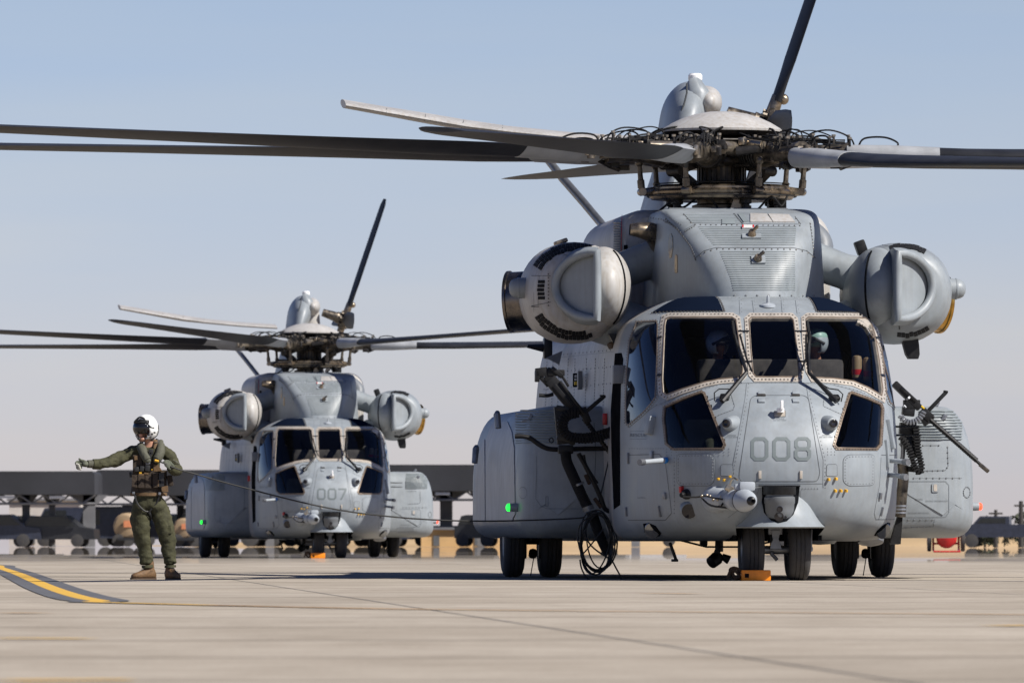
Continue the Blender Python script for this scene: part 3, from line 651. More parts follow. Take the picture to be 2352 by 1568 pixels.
# lining: the same shell pulled in
cen = [0] * len(nose.v); nn = [Vector((0, 0, 0)) for _ in nose.v]
for f in nose.f:
    n = (nose.v[f[2]] - nose.v[f[0]]).cross(nose.v[f[3]] - nose.v[f[1]])
    for i in f: nn[i] += n
inn = MB(); 
for p, n in zip(nose.v, nn):
    n = n.normalized() if n.length > 1e-9 else Vector((0, 0, 0)); o_ = Vector((p.x, p.y - 2.2, p.z - 1.8))
    if n.dot(o_) < 0: n = -n
    inn.v.append(p - n * .045)
inn.f = list(cut.f); inn.mi = [0] * len(inn.f)
nose_o = cut.build('nose_section', 'grey_paint', heli, ang=60)
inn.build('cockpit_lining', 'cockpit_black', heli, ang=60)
# cabin behind the cockpit
prof = [(l[2], l[0]) for l in LV[::2]] + [(0.02, 3.12)]
def cab(Y, s_, dz=0):
    P_ = [Vector((w * s_, Y, 2.7 + (z - 2.7) * s_ + dz)) for w, z in prof]; return P_ + [Vector((-p.x, p.y, p.z)) for p in reversed(P_)]
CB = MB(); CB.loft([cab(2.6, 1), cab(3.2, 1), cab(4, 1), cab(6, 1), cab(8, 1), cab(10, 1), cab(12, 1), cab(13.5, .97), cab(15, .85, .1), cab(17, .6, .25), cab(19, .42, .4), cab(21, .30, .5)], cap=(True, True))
CB.build('cabin', 'light_and_lit_grey', heli, ang=50); _bd = MB(); _bd.add(nose.v, nose.f); _bd.add(CB.v, CB.f); CABS = Surf(_bd)  # cabin toned lighter than the nose for the bounce light on its side
# frames
glass = {'L': 'windscreen_glass', 'C': 'windscreen_glass', 'R': 'windscreen_glass', 'SL': 'dark_glass', 'SR': 'dark_glass', 'CL': 'tinted_glass', 'CR': 'tinted_glass', 'EL': 'dark_roof_glass', 'ER': 'dark_roof_glass'}
nm = {'L': 'windscreen', 'C': 'windscreen', 'R': 'windscreen', 'SL': 'side_window', 'SR': 'side_window', 'CL': 'chin_window', 'CR': 'chin_window', 'EL': 'roof_window', 'ER': 'roof_window'}
for k, p in WIN.items():
    if k[0] == 'E': continue
    mb = MB(); NOSE.patch(mb, offset_poly(resample(p, 8), 2.0), off=(.002 if k in ('L', 'C', 'R', 'CL', 'CR') else (.024 if k[0] == 'E' else .008)), thick=.03 if k[0] == 'E' else .012, step=9 if k[0] != 'E' else 4); w = mb.build(nm[k], glass[k], heli, ang=60)
    mb = MB(); fw = {'L': 11, 'C': 11, 'R': 11}.get(k, 5)
    O = NOSE.ring(mb, p, fw, off=.010 if len(k) == 1 else (.028 if k[0] == 'E' else .008), step=7, inner=1.0); mb.build('window_frame', 'frame_paint' if len(k) == 1 else ('frame_brown' if k[0] == 'C' else 'grey_paint'), w, ang=50)
    mb = MB(); NOSE.ring(mb, p, 1.6, off=.014 if k[0] != 'E' else .03, step=7, inner=.6); mb.build('gasket', 'frame_brown' if k != 'EL' else 'black_rubber', w, ang=50)
    mb = MB(); NOSE.rivets(mb, offset_poly(resample(p, 7), fw * .62), sp=8.5 if len(k) == 1 else 6.5, r=.0125 if len(k) == 1 else .008, closed=True, off=.011 if len(k) == 1 else (.028 if k[0] == 'E' else .009), h=.006); mb.build('rivets', 'rivet_metal', w, kind='stuff')
# roof windows: laid row by row over the shoulder of the roof
def roof_pt(z, x, lift):
    for i in range(len(LV) - 1):
        if LV[i][0] <= z <= LV[i + 1][0]: break
    t = (z - LV[i][0]) / max(1e-6, LV[i + 1][0] - LV[i][0]); yf, W, n = [LV[i][j] * (1 - t) + LV[i + 1][j] * t for j in (1, 2, 3)]
    x = max(-.95 * W, min(.95 * W, x)); return Vector((x, YB - (YB - yf) * max(0, 1 - abs(x / W) ** n) ** (1 / n) - .3 * lift, z + .95 * lift))
for sg, xi in ((-1, .45), (1, .60)):
    zs = [2.915 + (3.085 - 2.915) * i / 12 for i in range(13)]; xs_r = [xi + (1.25 - xi) * j / 26 for j in range(27)]
    G_ = [[roof_pt(z, sg * x, .014) for x in xs_r] for z in zs]; Gb = [[p - Vector((0, -.006, .03)) for p in r] for r in G_]
    mb = MB(); mb.loft([r + list(reversed(b)) for r, b in zip(G_, Gb)]); w = mb.build('roof_window', 'dark_roof_glass', heli, ang=60, weld=False)
    mb = MB()
    for z in [2.915 + .17 * i / 9 for i in range(10)]: dome(mb, roof_pt(z, sg * (xi - .02), .006), Vector((0, -.3, .95)), .014, .008)
    for j in range(22): dome(mb, roof_pt(2.908, sg * (xi + (1.15 - xi) * j / 21), .008), Vector((0, -.6, .8)), .012, .008)
    mb.build('rivets', 'rivet_metal', w, kind='stuff')
# cross straps between the panes
for a, b in (((928, 384), (1002, 384)), ((945, 587), (1025, 587)), ((1308, 384), (1400, 384)), ((1330, 587), (1400, 587)), ((392, 425), (420, 425)), ((390, 676), (418, 676)), ((1845, 425), (1870, 425)), ((1880, 676), (1905, 676))):
    mb = MB(); NOSE.line(mb, ZA(a, b), 6, off=.018, step=6); o = mb.build('pane_strap', 'black_metal', heli)
# panel seams, rivet rows and access panels on the nose
SE = MB(); SS = MB(); RV = MB()
for pts, cl in ((((1045, 808), (1370, 808), (1402, 830), (1478, 1330), (1462, 1385), (950, 1385), (935, 1365), (937, 1320), (1012, 830)), True),):
    NOSE.line(SE, rounded(ZA(*pts), 9), 1.1, closed=True)
for pts in (((985, 730), (975, 830), (890, 1290), (885, 1400)), ((1385, 730), (1400, 830), (1500, 1240), (1498, 1400), (1500, 1430)), ((400, 868), (560, 800), (800, 735), (1000, 725), (1385, 725), (1560, 735), (1750, 785), (1905, 860)),
            ((820, 150), (935, 152), (940, 262)), ((1020, 152), (1035, 262)), ((1310, 152), (1325, 262)), ((1215, 152), (1225, 262))):
    NOSE.line(SS, ZA(*pts), 1.1)
    NOSE.rivets(RV, ZA(*[(x + 14, y) for x, y in pts]), sp=9, r=.006, h=.003)
for pts in (((740, 905), (760, 960), (800, 940), (895, 905), (905, 880), (880, 800)), ((1505, 830), (1500, 880), (1620, 935), (1640, 900)), ((200, 1010), (300, 930), (385, 870)),):
    NOSE.line(SS, ZA(*pts), .9); NOSE.rivets(RV, ZA(*pts), sp=7, r=.006)
for pts in (((440, 560), (470, 900), (475, 1000)),): pass
for pts in (((190, 200), (400, 195), (440, 245), (462, 420), (482, 590), (440, 637), (190, 637)),):
    NOSE.line(SE, ZC(*pts), 1.4)
for pts in (((1888, 215), (1878, 400), (1842, 590), (1852, 632), (1985, 632)), ((1990, 200), (1890, 200))): NOSE.line(SE, ZC(*pts), 1.2)
NOSE.line(SS, ZC((940, 392), (1500, 392)), 1.0); NOSE.line(SS, ZC((930, 405), (1080, 405)), 1); NOSE.rivets(RV, ZC((1340, 425), (1480, 425)), sp=7, r=.006); NOSE.rivets(RV, ZC((500, 590), (500, 200)), sp=9, r=.006)
for a in (((860, 620), (1050, 480), (1070, 420)), ((1345, 440), (1350, 560), (1470, 620))): NOSE.line(SS, ZC(*a), 1)
for y in (1155, 1175, 1195): NOSE.rivets(RV, ZA((450, y + 15), (900, y + 10)), sp=11, r=.005); NOSE.rivets(RV, ZA((1530, y + 10), (1600, y + 10)), sp=8, r=.005)
NOSE.rivets(RV, ZA((330, 262), (420, 262)), sp=4, r=.008); NOSE.rivets(RV, ZA((1450, 150), (1468, 255)), sp=5, r=.01); NOSE.rivets(RV, ZA((795, 150), (818, 255)), sp=5, r=.01)
NOSE.rivets(RV, ZA((370, 232), (420, 192), (510, 155), (640, 135)), sp=4, r=.008); NOSE.rivets(RV, ZA((1650, 138), (1760, 165), (1850, 210)), sp=4, r=.008)
NOSE.rivets(RV, ZA((200, 1165), (430, 1165)), sp=6, r=.005); NOSE.rivets(RV, ZA((500, 1340), (500, 1500)), sp=8, r=.005)
SE.build('panel_seam', 'seam_dark', heli, kind='stuff'); SS.build('fine_panel_seam', 'seam_soft', heli, kind='stuff'); RV.build('skin_rivets', 'rivet_soft', heli, kind='stuff')
def acc(poly, z, name='access_panel', rad=10, riv=True, m='grey_paint', off=.005):
    q = rounded(z(*poly), rad); mb = MB(); NOSE.patch(mb, q, off=off, thick=.02, step=10); o = mb.build(name, m, heli, ang=40)
    mb = MB(); NOSE.line(mb, offset_poly(resample(q, 6), .7), .9, off=.002, closed=True); mb.build('panel_edge', 'seam_dark', o, kind='stuff')
    if riv: mb = MB(); NOSE.rivets(mb, offset_poly(resample(q, 6), -4), sp=7, r=.008, closed=True, off=off, h=.004); mb.build('rivets', 'rivet_soft', o, kind='stuff')
    return o
acc(((518, 195), (745, 192), (772, 225), (765, 380), (735, 405), (540, 405), (515, 375)), ZC); acc(((1665, 200), (1845, 198), (1842, 402), (1672, 408), (1634, 380), (1634, 228)), ZC)
acc(((815, 265), (890, 265), (893, 340), (812, 340)), ZC, rad=4, riv=False); acc(((1525, 265), (1590, 263), (1592, 342), (1520, 340)), ZC, rad=4, riv=False)
acc(((1172, 915), (1245, 912), (1245, 950), (1170, 950)), ZA, 'antenna_plate', 1, False, 'frame_paint')
# number on the nose: stencil figures
def oct_ring(x0, y0, x1, y1, c=9, w=8):
    o_ = [(x0 + c, y0), (x1 - c, y0), (x1, y0 + c), (x1, y1 - c), (x1 - c, y1), (x0 + c, y1), (x0, y1 - c), (x0, y0 + c)]; d = c - w * .42
    a, b, e_, f_ = x0 + w, y0 + w, x1 - w, y1 - w; d = max(1, d * .8)
    i_ = [(a + d, b), (e_ - d, b), (e_, b + d), (e_, f_ - d), (e_ - d, f_), (a + d, f_), (a, f_ - d), (a, b + d)]; return o_, i_
def digit(mb, ch, x0, y0, x1, y1):
    def strip_pair(o_, i_, off=.004):
        O = resample(o_, 4); k = [0]; A = []; B = []
        for e in range(8):
            for t in range(4): A.append(Vector(o_[e]).lerp(Vector(o_[(e + 1) % 8]), t / 4)); B.append(Vector(i_[e]).lerp(Vector(i_[(e + 1) % 8]), t / 4))
        n = len(A); V = []
        for L_ in (A, B):
            for p in L_: h, nn_ = NOSE.hit(p.x, p.y); V.append(h + nn_ * off)
        mb.add(V, [(i, (i + 1) % n, n + (i + 1) % n, n + i) for i in range(n)])
    if ch == '0': strip_pair(*oct_ring(x0, y0, x1, y1))
    if ch == '8':
        ym = (y0 + y1) / 2; strip_pair(*oct_ring(x0 + .5, y0, x1 - .5, ym + 3.5, 8, 7.5)); strip_pair(*oct_ring(x0, ym - 4, x1, y1, 8, 7.5), .0065)
    if ch == '7':
        NOSE.patch(mb, [(x0, y0), (x1, y0), (x1, y0 + 12), (x0 + 17, y1), (x0 + 9, y1), (x1 - 9, y0 + 8), (x0, y0 + 8)], off=.004, thick=.003, step=6)
(xa, ya), (xb, yb_) = ZA((1012, 1088), (1132, 1247)); (xc, _), (xd, _) = ZA((1158, 0), (1280, 0)); (xe, _), (xf, _) = ZA((1305, 0), (1418, 0))
def number(chars, parent):
    for ch, (p, q) in zip(chars, ((xa, xb), (xc, xd), (xe, xf))): mb = MB(); digit(mb, ch, p, ya, q, yb_); mb.build('number_figure', 'marking_paint', parent, smooth=False)
def text_on(s_, u, v, size, m, parent, name='stencil_lettering', surf=NOSE, off=.004):
    cu = bpy.data.curves.new('t', 'FONT'); cu.body = s_; cu.size = size; cu.align_x = 'CENTER'; cu.align_y = 'CENTER'; cu.resolution_u = 2
    o = bpy.data.objects.new('t', cu); COL.objects.link(o); me = bpy.data.meshes.new_from_object(o.evaluated_get(bpy.context.evaluated_depsgraph_get())); bpy.data.objects.remove(o)
    for q in me.vertices:
        h, n = surf.hit(u + q.co.x, v - q.co.y); q.co = h + n * off
    me.materials.clear(); me.materials.append(M[m]); r = bpy.data.objects.new(name, me); COL.objects.link(r); r.parent = parent; r['kind'] = 'stuff'; return r
(tu, tv), = ZA((258, 1076)); text_on('RESCUE', tu, tv, 11, 'seam_soft', heli, 'rescue_lettering')
mb = MB(); NOSE.line(mb, ZA((203, 1048), (315, 1048), (315, 1100), (203, 1100)), .8, closed=True); NOSE.line(mb, ZA((265, 1040), (300, 960), (310, 1040)), .6); mb.build('rescue_border', 'seam_soft', heli)
for x, y in ((885, 1083), (1520, 1083), (1210, 970)):
    (tu, tv), = ZA((x, y)); text_on('ANTENNA\nDO NOT PAINT', tu, tv, 4.2, 'seam_soft', heli)
for x, y, s_ in ((780, 1270, 'ACCESS\n1'), (280, 1495, 'ANTENNA')): (tu, tv), = ZA((x if s_[0] == 'A' else x, y)); text_on(s_, tu - (70 if s_[0:2] == 'AC' else 0), tv, 4, 'seam_soft', heli)
# hinges, latches, sensors, antennas
def bump_box(z, x, y, w, h, d, m, name, Rz=0, parent=heli):
    (u, v), = z((x, y)); p, n = NOSE.hit(u, v); mb = MB(); q = rot_to(n); zz = Vector((0, 0, 1)); a = zz.cross(n).normalized(); b = n.cross(a); R = Matrix((a, b, n)).transposed()
    mb.box(p + n * d * .3, (w, h, d), R, bev=min(w, h, d) * .2); return mb.build(name, m, parent)
for x in (1085, 1315):
    bump_box(ZA, x, 798, .075, .055, .03, 'grey_paint', 'hood_hinge'); bump_box(ZA, x, 845, .07, .07, .02, 'grey_paint', 'hood_hinge'); bump_box(ZA, x, 812, .09, .012, .03, 'rivet_metal', 'hinge_pin')
for x in (1075, 1350): bump_box(ZA, x, 1340, .03, .085, .02, 'frame_paint', 'hood_latch')
(u, v), = ZA((1210, 930)); p, n = NOSE.hit(u, v); mb = MB(); mb.box(p + n * .05, (.075, .09, .05), bev=.01); mb.box(p + n * .12 + Vector((.01, 0, .01)), (.03, .06, .10), bev=.008); mb.build('nose_antenna', 'white_lamp', heli)
(u, v), = ZA((1128, 210)); p, n = NOSE.hit(u, v); mb = MB(); mb.lathe([(.085, 0), (.08, .02), (.04, .035), (.018, .04), (.015, .11), (.004, .125)], p, n + Vector((0, 0, .4)), 16); mb.build('roof_probe', 'tube_white', heli)
for x, y, sx in ((880, 1000, -1), (1540, 1000, 1)):
    (u, v), = ZA((x, y)); p, n = NOSE.hit(u, v); ax = Vector((sx * .45 - .15, -1, .05)).normalized()
    mb = MB(); mb.lathe([(.10, -.09), (.092, 0), (.07, .08), (.06, .10), (.045, .105)], p, ax, 20, cap=True); o = mb.build('sensor_housing', 'grey_paint', heli)
    mb = MB(); mb.lathe([(.044, .09), (.044, .135), (.03, .14), (.028, .125), (.002, .12)], p, ax, 16); mb.build('sensor_lens', 'lens_dark', o)
for x, y in ((798, 360), (837, 368), (876, 345)): bump_box(ZC, x, y, .025, .025, .035, 'yellow_plastic', 'yellow_fuse')
for x, y in ((1533, 362), (1581, 358), (1577, 437), (1612, 437), (1647, 437)): bump_box(ZC, x, y, .022, .03, .05, 'yellow_plastic', 'yellow_fuse')
def lathe_at(z, x, y, prof, ax, m, name, seg=18, sc=(1, 1), parent=heli, shift=0):
    (u, v), = z((x, y)); p, n = NOSE.hit(u, v); mb = MB(); A = Vector(ax).normalized() if ax else n; mb.lathe(prof, p + n * shift, A, seg, sc); return mb.build(name, m, parent), p, n
# landing lights on black oval patches that stand in for recess shade
for poly, c, sx in ((((292, 660), (330, 655), (375, 675), (412, 725), (400, 742), (340, 742), (300, 715)), (352, 703), -1), (((1935, 652), (1948, 655), (1945, 690), (1925, 730), (1880, 742), (1842, 740), (1860, 710), (1895, 675)), (1900, 703), 1)):
    mb = MB(); NOSE.patch(mb, ZC(*poly), off=.006, thick=.012, step=5); o = mb.build('recess_shade', 'cockpit_black', heli)
    (u, v), = ZC(c); p, n = NOSE.hit(u, v); mb = MB(); mb.lathe([(.095, -.05), (.098, .02), (.09, .035), (.05, .045), (.002, .048)], p, (n + Vector((0, -1.2, 0))).normalized(), 20, sc=(.85, 1)); mb.build('landing_light', 'lens_glass', o)
o, p, n = lathe_at(ZC, 600, 572, [(.105, -.12), (.10, 0), (.09, .03), (.085, .035)], (-.1, -1, -.25), 'grey_paint', 'lamp_housing'); mb = MB(); mb.lathe([(.084, .025), (.08, .04), (.03, .05), (.002, .05)], p, Vector((-.1, -1, -.25)).normalized(), 18); mb.build('lamp_lens', 'lens_dark', o)
o, p, n = lathe_at(ZC, 585, 462, [(.06, -.02), (.055, .03), (.03, .05), (.028, .12), (.02, .13)], (-.7, -1, -.1), 'gun_metal', 'air_data_probe'); bump_box(ZC, 556, 430, .04, .07, .05, 'red_paint', 'probe_cover')
# pitot tubes with blue caps
def pitot(z, pts, dep):
    q = P3(z, pts, dep); mb = MB(); mb.tube(q, [.032, .03, .026, .028], 12); o = mb.build('pitot_tube', 'tube_white', heli)
    mb = MB(); d = (q[-1] - q[-2]).normalized(); mb.tube([q[-1] - d * .01, q[-1] + d * .06], [.034, .036], 12); mb.build('pitot_tip', 'strut_metal', o)
    c = q[0].lerp(q[1], .9); mb = MB(); mb.tube([c - d * .022, c + d * .022], .0335, 12); mb.build('blue_cap', 'blue_plastic', o)
pitot(ZC, ((480, 230), (430, 236), (330, 244), (290, 247)), (-.12, -.2, -.35, -.42)); pitot(ZC, ((1872, 226), (1910, 232), (1990, 240), (2045, 246)), (.2, .1, -.1, -.2)); pitot(ZC, ((1868, 322), (1900, 326), (1990, 338), (2035, 345)), (.2, .1, -.1, -.2))
for pts in (((1945, 8), (2060, 11), (2158, 11)), ((1970, 66), (2060, 68), (2158, 68))): mb = MB(); mb.tube(P3(ZC, pts, (1.2, .8, .5)), [.012, .01, .006], 8); mb.build('blade_antenna_rod', 'black_metal', heli)
bump_box(ZA, 1945, 1070, .10, .32, .05, 'grey_paint', 'side_fairing'); bump_box(ZA, 1925, 1200, .05, .3, .03, 'grey_paint', 'side_fairing')
mb = MB(); mb.tube(P3(ZA, ((190, 1017), (260, 1019), (330, 1021)), (1.2, 1.0, .7)), [.008, .012, .014], 8); mb.build('free_air_probe', 'black_metal', heli); bump_box(ZA, 350, 1012, .12, .2, .08, 'grey_paint', 'probe_fairing')
for x, y, w, h in ((195, 222, .03, .12), (352, 205, .07, .1), (438, 474, .06, .07), (405, 578, .02, .12), (1878, 474, .05, .07), (1888, 578, .02, .1), (182, 580, .02, .1)): bump_box(ZC, x, y, w, h, .03, 'strut_metal', 'door_latch')
# wipers
def wiper(pts, dep, arm2, hose):
    mb = MB(); q = P3(ZA, pts, dep); mb.tube(q[:2], [.030, .022], 8); mb.tube(q[1:], [.02] * (len(q) - 2) + [.012], 8); w = mb.build('wiper_arm', 'black_metal', heli)
    mb = MB(); mb.tube(P3(ZA, *arm2), .012, 6); mb.build('wiper_link', 'black_metal', w); mb = MB(); mb.tube(P3(ZA, *hose), .007, 6); mb.build('washer_hose', 'black_rubber', w)
wiper(((820, 848), (985, 652), (950, 540), (905, 400)), (-.55, -.33, -.1, .1), (((1020, 645), (985, 560), (940, 400)), (-.34, -.15, .1)), (((770, 845), (768, 790), (800, 765), (880, 765), (930, 720)), (-.5, -.48, -.45, -.42, -.38)))
wiper(((1590, 850), (1405, 655), (1398, 520), (1410, 380)), (-.55, -.33, -.08, .12), (((1350, 645), (1385, 560), (1385, 400)), (-.34, -.15, .1)), (((1620, 850), (1632, 800), (1600, 770), (1540, 762), (1470, 720)), (-.5, -.48, -.45, -.42, -.38)))
for pts, d in ((((905, 420), (890, 310)), (.1, .28)), (((1408, 420), (1392, 312)), (.1, .28)), (((955, 600), (905, 400)), (-.14, .08)), (((1398, 600), (1410, 400)), (-.14, .08))):
    mb = MB(); mb.tube(P3(ZA, pts, d), .018, 6); mb.build('wiper_blade', 'black_rubber', heli)
bump_box(ZA, 840, 830, .1, .07, .06, 'black_metal', 'wiper_pivot'); bump_box(ZA, 1575, 835, .1, .07, .06, 'black_metal', 'wiper_pivot')

# cockpit interior
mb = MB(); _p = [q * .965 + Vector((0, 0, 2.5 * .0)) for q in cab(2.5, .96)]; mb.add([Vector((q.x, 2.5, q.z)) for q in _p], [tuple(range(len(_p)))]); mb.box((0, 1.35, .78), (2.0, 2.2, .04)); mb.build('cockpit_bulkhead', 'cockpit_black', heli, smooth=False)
q = P3(ZA, ((665, 565), (1640, 565)), .62); mb = MB(); mb.box(((q[0].x + q[1].x) / 2, .8, 2.18), (q[1].x - q[0].x, .34, .42), bev=.05); mb.build('glare_shield', 'cockpit_panel', heli)
mb = MB(); mb.box((.05, .95, 1.5), (1.9, .3, .95), bev=.04); mb.box((.05, 1.3, 1.2), (.45, 1.0, .6), bev=.03); mb.build('instrument_console', 'cockpit_black', heli)
for sx in (-.62, .78):
    mb = MB(); mb.box((sx, 1.95, 1.95), (.5, .12, 1.1), Matrix.Rotation(radians(-8), 3, 'X'), bev=.05); mb.box((sx, 1.7, 1.42), (.5, .55, .14), bev=.05); mb.box((sx, 2.0, 2.55), (.3, .1, .2), bev=.04); mb.build('crew_seat', 'seat_fabric', heli)
for x, y in ((1727, 620), (1800, 632)):
    c = P3(ZA, ((x, y),), 1.0)[0]; mb = MB(); mb.lathe([(.035, -.13), (.055, -.11), (.055, .08), (.045, .12), (.02, .13)], c, (0, 0, 1), 16); o = mb.build('canister', 'cockpit_panel' if x > 1800 else 'car_tan', heli); mb = MB(); mb.lathe([(.057, -.08), (.057, -.02)], c, (0, 0, 1), 16); mb.build('red_band', 'red_paint', o)

# chin fairing, turret and refuelling probe
def uslice(z, yf, W, yb, n=2.3, N=28):
    return [Vector((-W * (abs(cos(pi * k / N)) ** (2 / n)) * (1 if cos(pi * k / N) >= 0 else -1), yb - (yb - yf) * (sin(pi * k / N) ** (2 / n)), z)) for k in range(N + 1)]
LZ = cr([(1.0, -.86, .33, -.3), (.90, -.93, .37, -.3), (.80, -1.0, .40, -.3), (.69, -1.07, .43, -.28), (.62, -1.14, .465, -.25), (.575, -1.20, .51, -.2)], 4)
mb = MB(); mb.loft([uslice(z, y, w, yb) for z, y, w, yb in LZ] + [uslice(.58, -1.16, .49, -.2), uslice(.66, -1.04, .42, -.2), uslice(.8, -.95, .34, -.2)], closed=False, cap=(False, False)); _c2 = MB(); _c2.add(nose.v, nose.f); _c2.add(mb.v, mb.f); CH = Surf(_c2); mb.build('chin_fairing', 'grey_paint', heli, ang=50)
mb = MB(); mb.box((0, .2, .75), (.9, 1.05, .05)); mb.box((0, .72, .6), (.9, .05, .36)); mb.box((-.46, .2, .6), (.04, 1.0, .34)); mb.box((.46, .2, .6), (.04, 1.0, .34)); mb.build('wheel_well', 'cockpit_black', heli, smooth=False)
mb = MB(); CH.patch(mb, ZC((1088, 412), (1342, 410), (1330, 520), (1300, 600), (1255, 645), (1200, 658), (1150, 640), (1105, 590), (1090, 520)), off=.008, thick=.015, step=6); mb.build('turret_shade_patch', 'cockpit_black', heli)  # black patch on the skin, recess shade given by colour only
tc_ = P3(ZC, ((1207, 560),), -1.0)[0]
mb = MB(); mb.lathe([(.02, -.155), (.09, -.135), (.135, -.09), (.155, -.02), (.158, .05), (.165, .06), (.165, .12), (.15, .13), (.14, .2), (.02, .2)], tc_, (0, 0, 1), 28); tr_ = mb.build('camera_turret', 'turret_grey', heli)
mb = MB(); mb.lathe([(.17, .15), (.175, .17), (.175, .235), (.02, .235)], tc_, (0, 0, 1), 28); mb.build('turret_mount', 'black_metal', tr_)
for dx, dz, r in ((-.015, -.005, .033), (-.02, -.085, .05), (.05, -.085, .014)):
    mb = MB(); yy = -sqrt(max(.0, .155 ** 2 - dx * dx - dz * dz)); mb.lathe([(r, -.02), (r, .012), (r * .8, .014), (r * .75, .006), (.001, .006)], tc_ + Vector((dx, yy, dz)), (dx * 2, -1, dz * 2), 16); mb.build('turret_lens', 'lens_dark', tr_)
mb = MB(); mb.box(tc_ + Vector((0, .03, .243)), (.44, .10, .014)); mb.build('turret_lip', 'black_metal', tr_, smooth=False)
pa, pb = P3(ZC, ((790, 495), (1010, 507)), (-.70, -1.75)); ax = (pb - pa).normalized(); Lp = (pb - pa).length
mb = MB(); mb.lathe([(0.1476, -.1), (0.1512, 0), (0.1368, .06), (0.1188, .10), (0.1152, .3), (0.1080, .31), (0.1080, .5), (0.1138, .51), (0.1138, .62), (0.1080, .63), (0.1080, Lp - .30), (0.1188, Lp - .28), (0.1224, Lp - .22)], pa, ax, 28); pr_ = mb.build('refuelling_probe', 'tube_white', heli)
mb = MB(); mb.lathe([(0.1238, Lp - .22), (0.1238, Lp - .19), (0.1188, Lp - .16), (0.1008, Lp - .07), (0.0684, Lp), (0.0504, Lp + .02)], pa, ax, 28); mb.build('probe_nozzle', 'tube_white', pr_)
mb = MB(); mb.lathe([(0.0490, Lp + .01), (0.0446, Lp + .05), (0.0324, Lp + .085), (0.0216, Lp + .09), (0.0144, Lp + .06), (0.0007, Lp + .05)], pa, ax, 20); mb.build('probe_tip', 'black_metal', pr_)
mb = MB(); mb.lathe([(0.1253, Lp - .235), (0.1267, Lp - .215)], pa, ax, 28); mb.build('probe_ring', 'black_metal', pr_)
mb = MB(); c = P3(ZC, ((985, 410),), -1.5)[0]; mb.box(c, (.17, .2, .10), bev=.03); mb.box(c + Vector((-.09, 0, -.01)), (.08, .12, .07), bev=.02); mb.build('probe_light', 'tube_white', pr_)
for pts, m in ((((870, 430), (875, 380), (890, 355), (908, 368)), 'hub_bright'), (((560, 480), (640, 483), (700, 475), (760, 490), (830, 500)), 'cable_black'), (((680, 470), (690, 500), (740, 540), (850, 555)), 'cable_black'), (((830, 500), (820, 470), (870, 440), (930, 440)), 'hub_dark'), (((905, 470), (870, 460), (840, 500), (800, 540)), 'hub_dark')):
    mb = MB(); q = P3(ZC, cr(pts, 4), -1.0); q = [p_ + Vector((0, -.25 * (i / len(q)), 0)) for i, p_ in enumerate(q)]; mb.tube(q, .011, 6); mb.build('probe_line', m, pr_)
mb = MB(); mb.box(P3(ZC, ((872, 427),), -1.28)[0], (.1, .06, .07), Matrix.Rotation(.5, 3, 'Y'), bev=.01); mb.build('probe_coupling', 'hub_bright', pr_)
mb = MB()
for x, y in ((684, 473), (738, 476), (718, 470), (760, 500), (790, 500), (815, 480), (800, 545), (822, 548), (862, 548), (903, 440), (915, 425)): mb.ball(P3(ZC, ((x, y),), -1.12)[0], .016, 8, 6)
mb.build('line_fittings', 'hub_bright', pr_)

# wheels
def wheel(c, r, w, parent, m='tyre_rubber'):
    c = Vector(c); h = w / 2; k = [(r * .5, -h * .8), (r * .62, -h), (r * .82, -h * 1.0), (r * .94, -h * .86), (r * .985, -h * .6)]
    pr = k + [(r * .995, -h * .42), (r * .975, -h * .40), (r * .975, -h * .36), (r, -h * .34), (r, -h * .06), (r * .98, -h * .04), (r * .98, h * .04), (r, h * .06), (r, h * .34), (r * .975, h * .36), (r * .975, h * .40), (r * .995, h * .42)] + [(a, -b) for a, b in reversed(k)]
    mb = MB(); mb.lathe(pr, c, (1, 0, 0), 40, cap=False); t_ = mb.build('tyre', m, parent, ang=50)
    mb = MB(); mb.lathe([(.02, -h * .5), (r * .35, -h * .5), (r * .5, -h * .82), (r * .54, -h * .82), (r * .5, -h * .3), (r * .5, h * .3), (r * .54, h * .82), (r * .5, h * .82), (r * .35, h * .5), (.02, h * .5)], c, (1, 0, 0), 28); mb.build('rim', 'strut_metal', t_)
    return t_
ng = MB(); ng.tube([(0, .05, .75), (0, 0, .33)], [.055, .045], 14); ng.tube([(-.26, 0, .33), (.26, 0, .33)], .045, 12); ng.tube([(-.33, 0, .33), (.33, 0, .33)], .022, 10); ng.box((0, -.08, .56), (.16, .06, .14), bev=.02); ng.prism([(-.05, .54), (.05, .54), (.015, .36), (-.015, .36)], -.14, -.1)
ng.prism([(-.06, .34), (.06, .34), (.05, .40), (.02, .46), (-.02, .46), (-.05, .40)], -.15, -.07); ng.tube([(-.05, -.1, .3), (.02, -.1, .22)], .02, 8); ng.tube([(.35, -.02, .34), (.40, -.05, .34)], .03, 10); ng.tube([(.39, -.05, .34), (.40, -.05, .55)], .012, 6)
gear = ng.build('nose_gear', 'strut_metal', heli)
for sx in (-.25, .25): wheel((sx, 0, .34), .34, .235, gear)
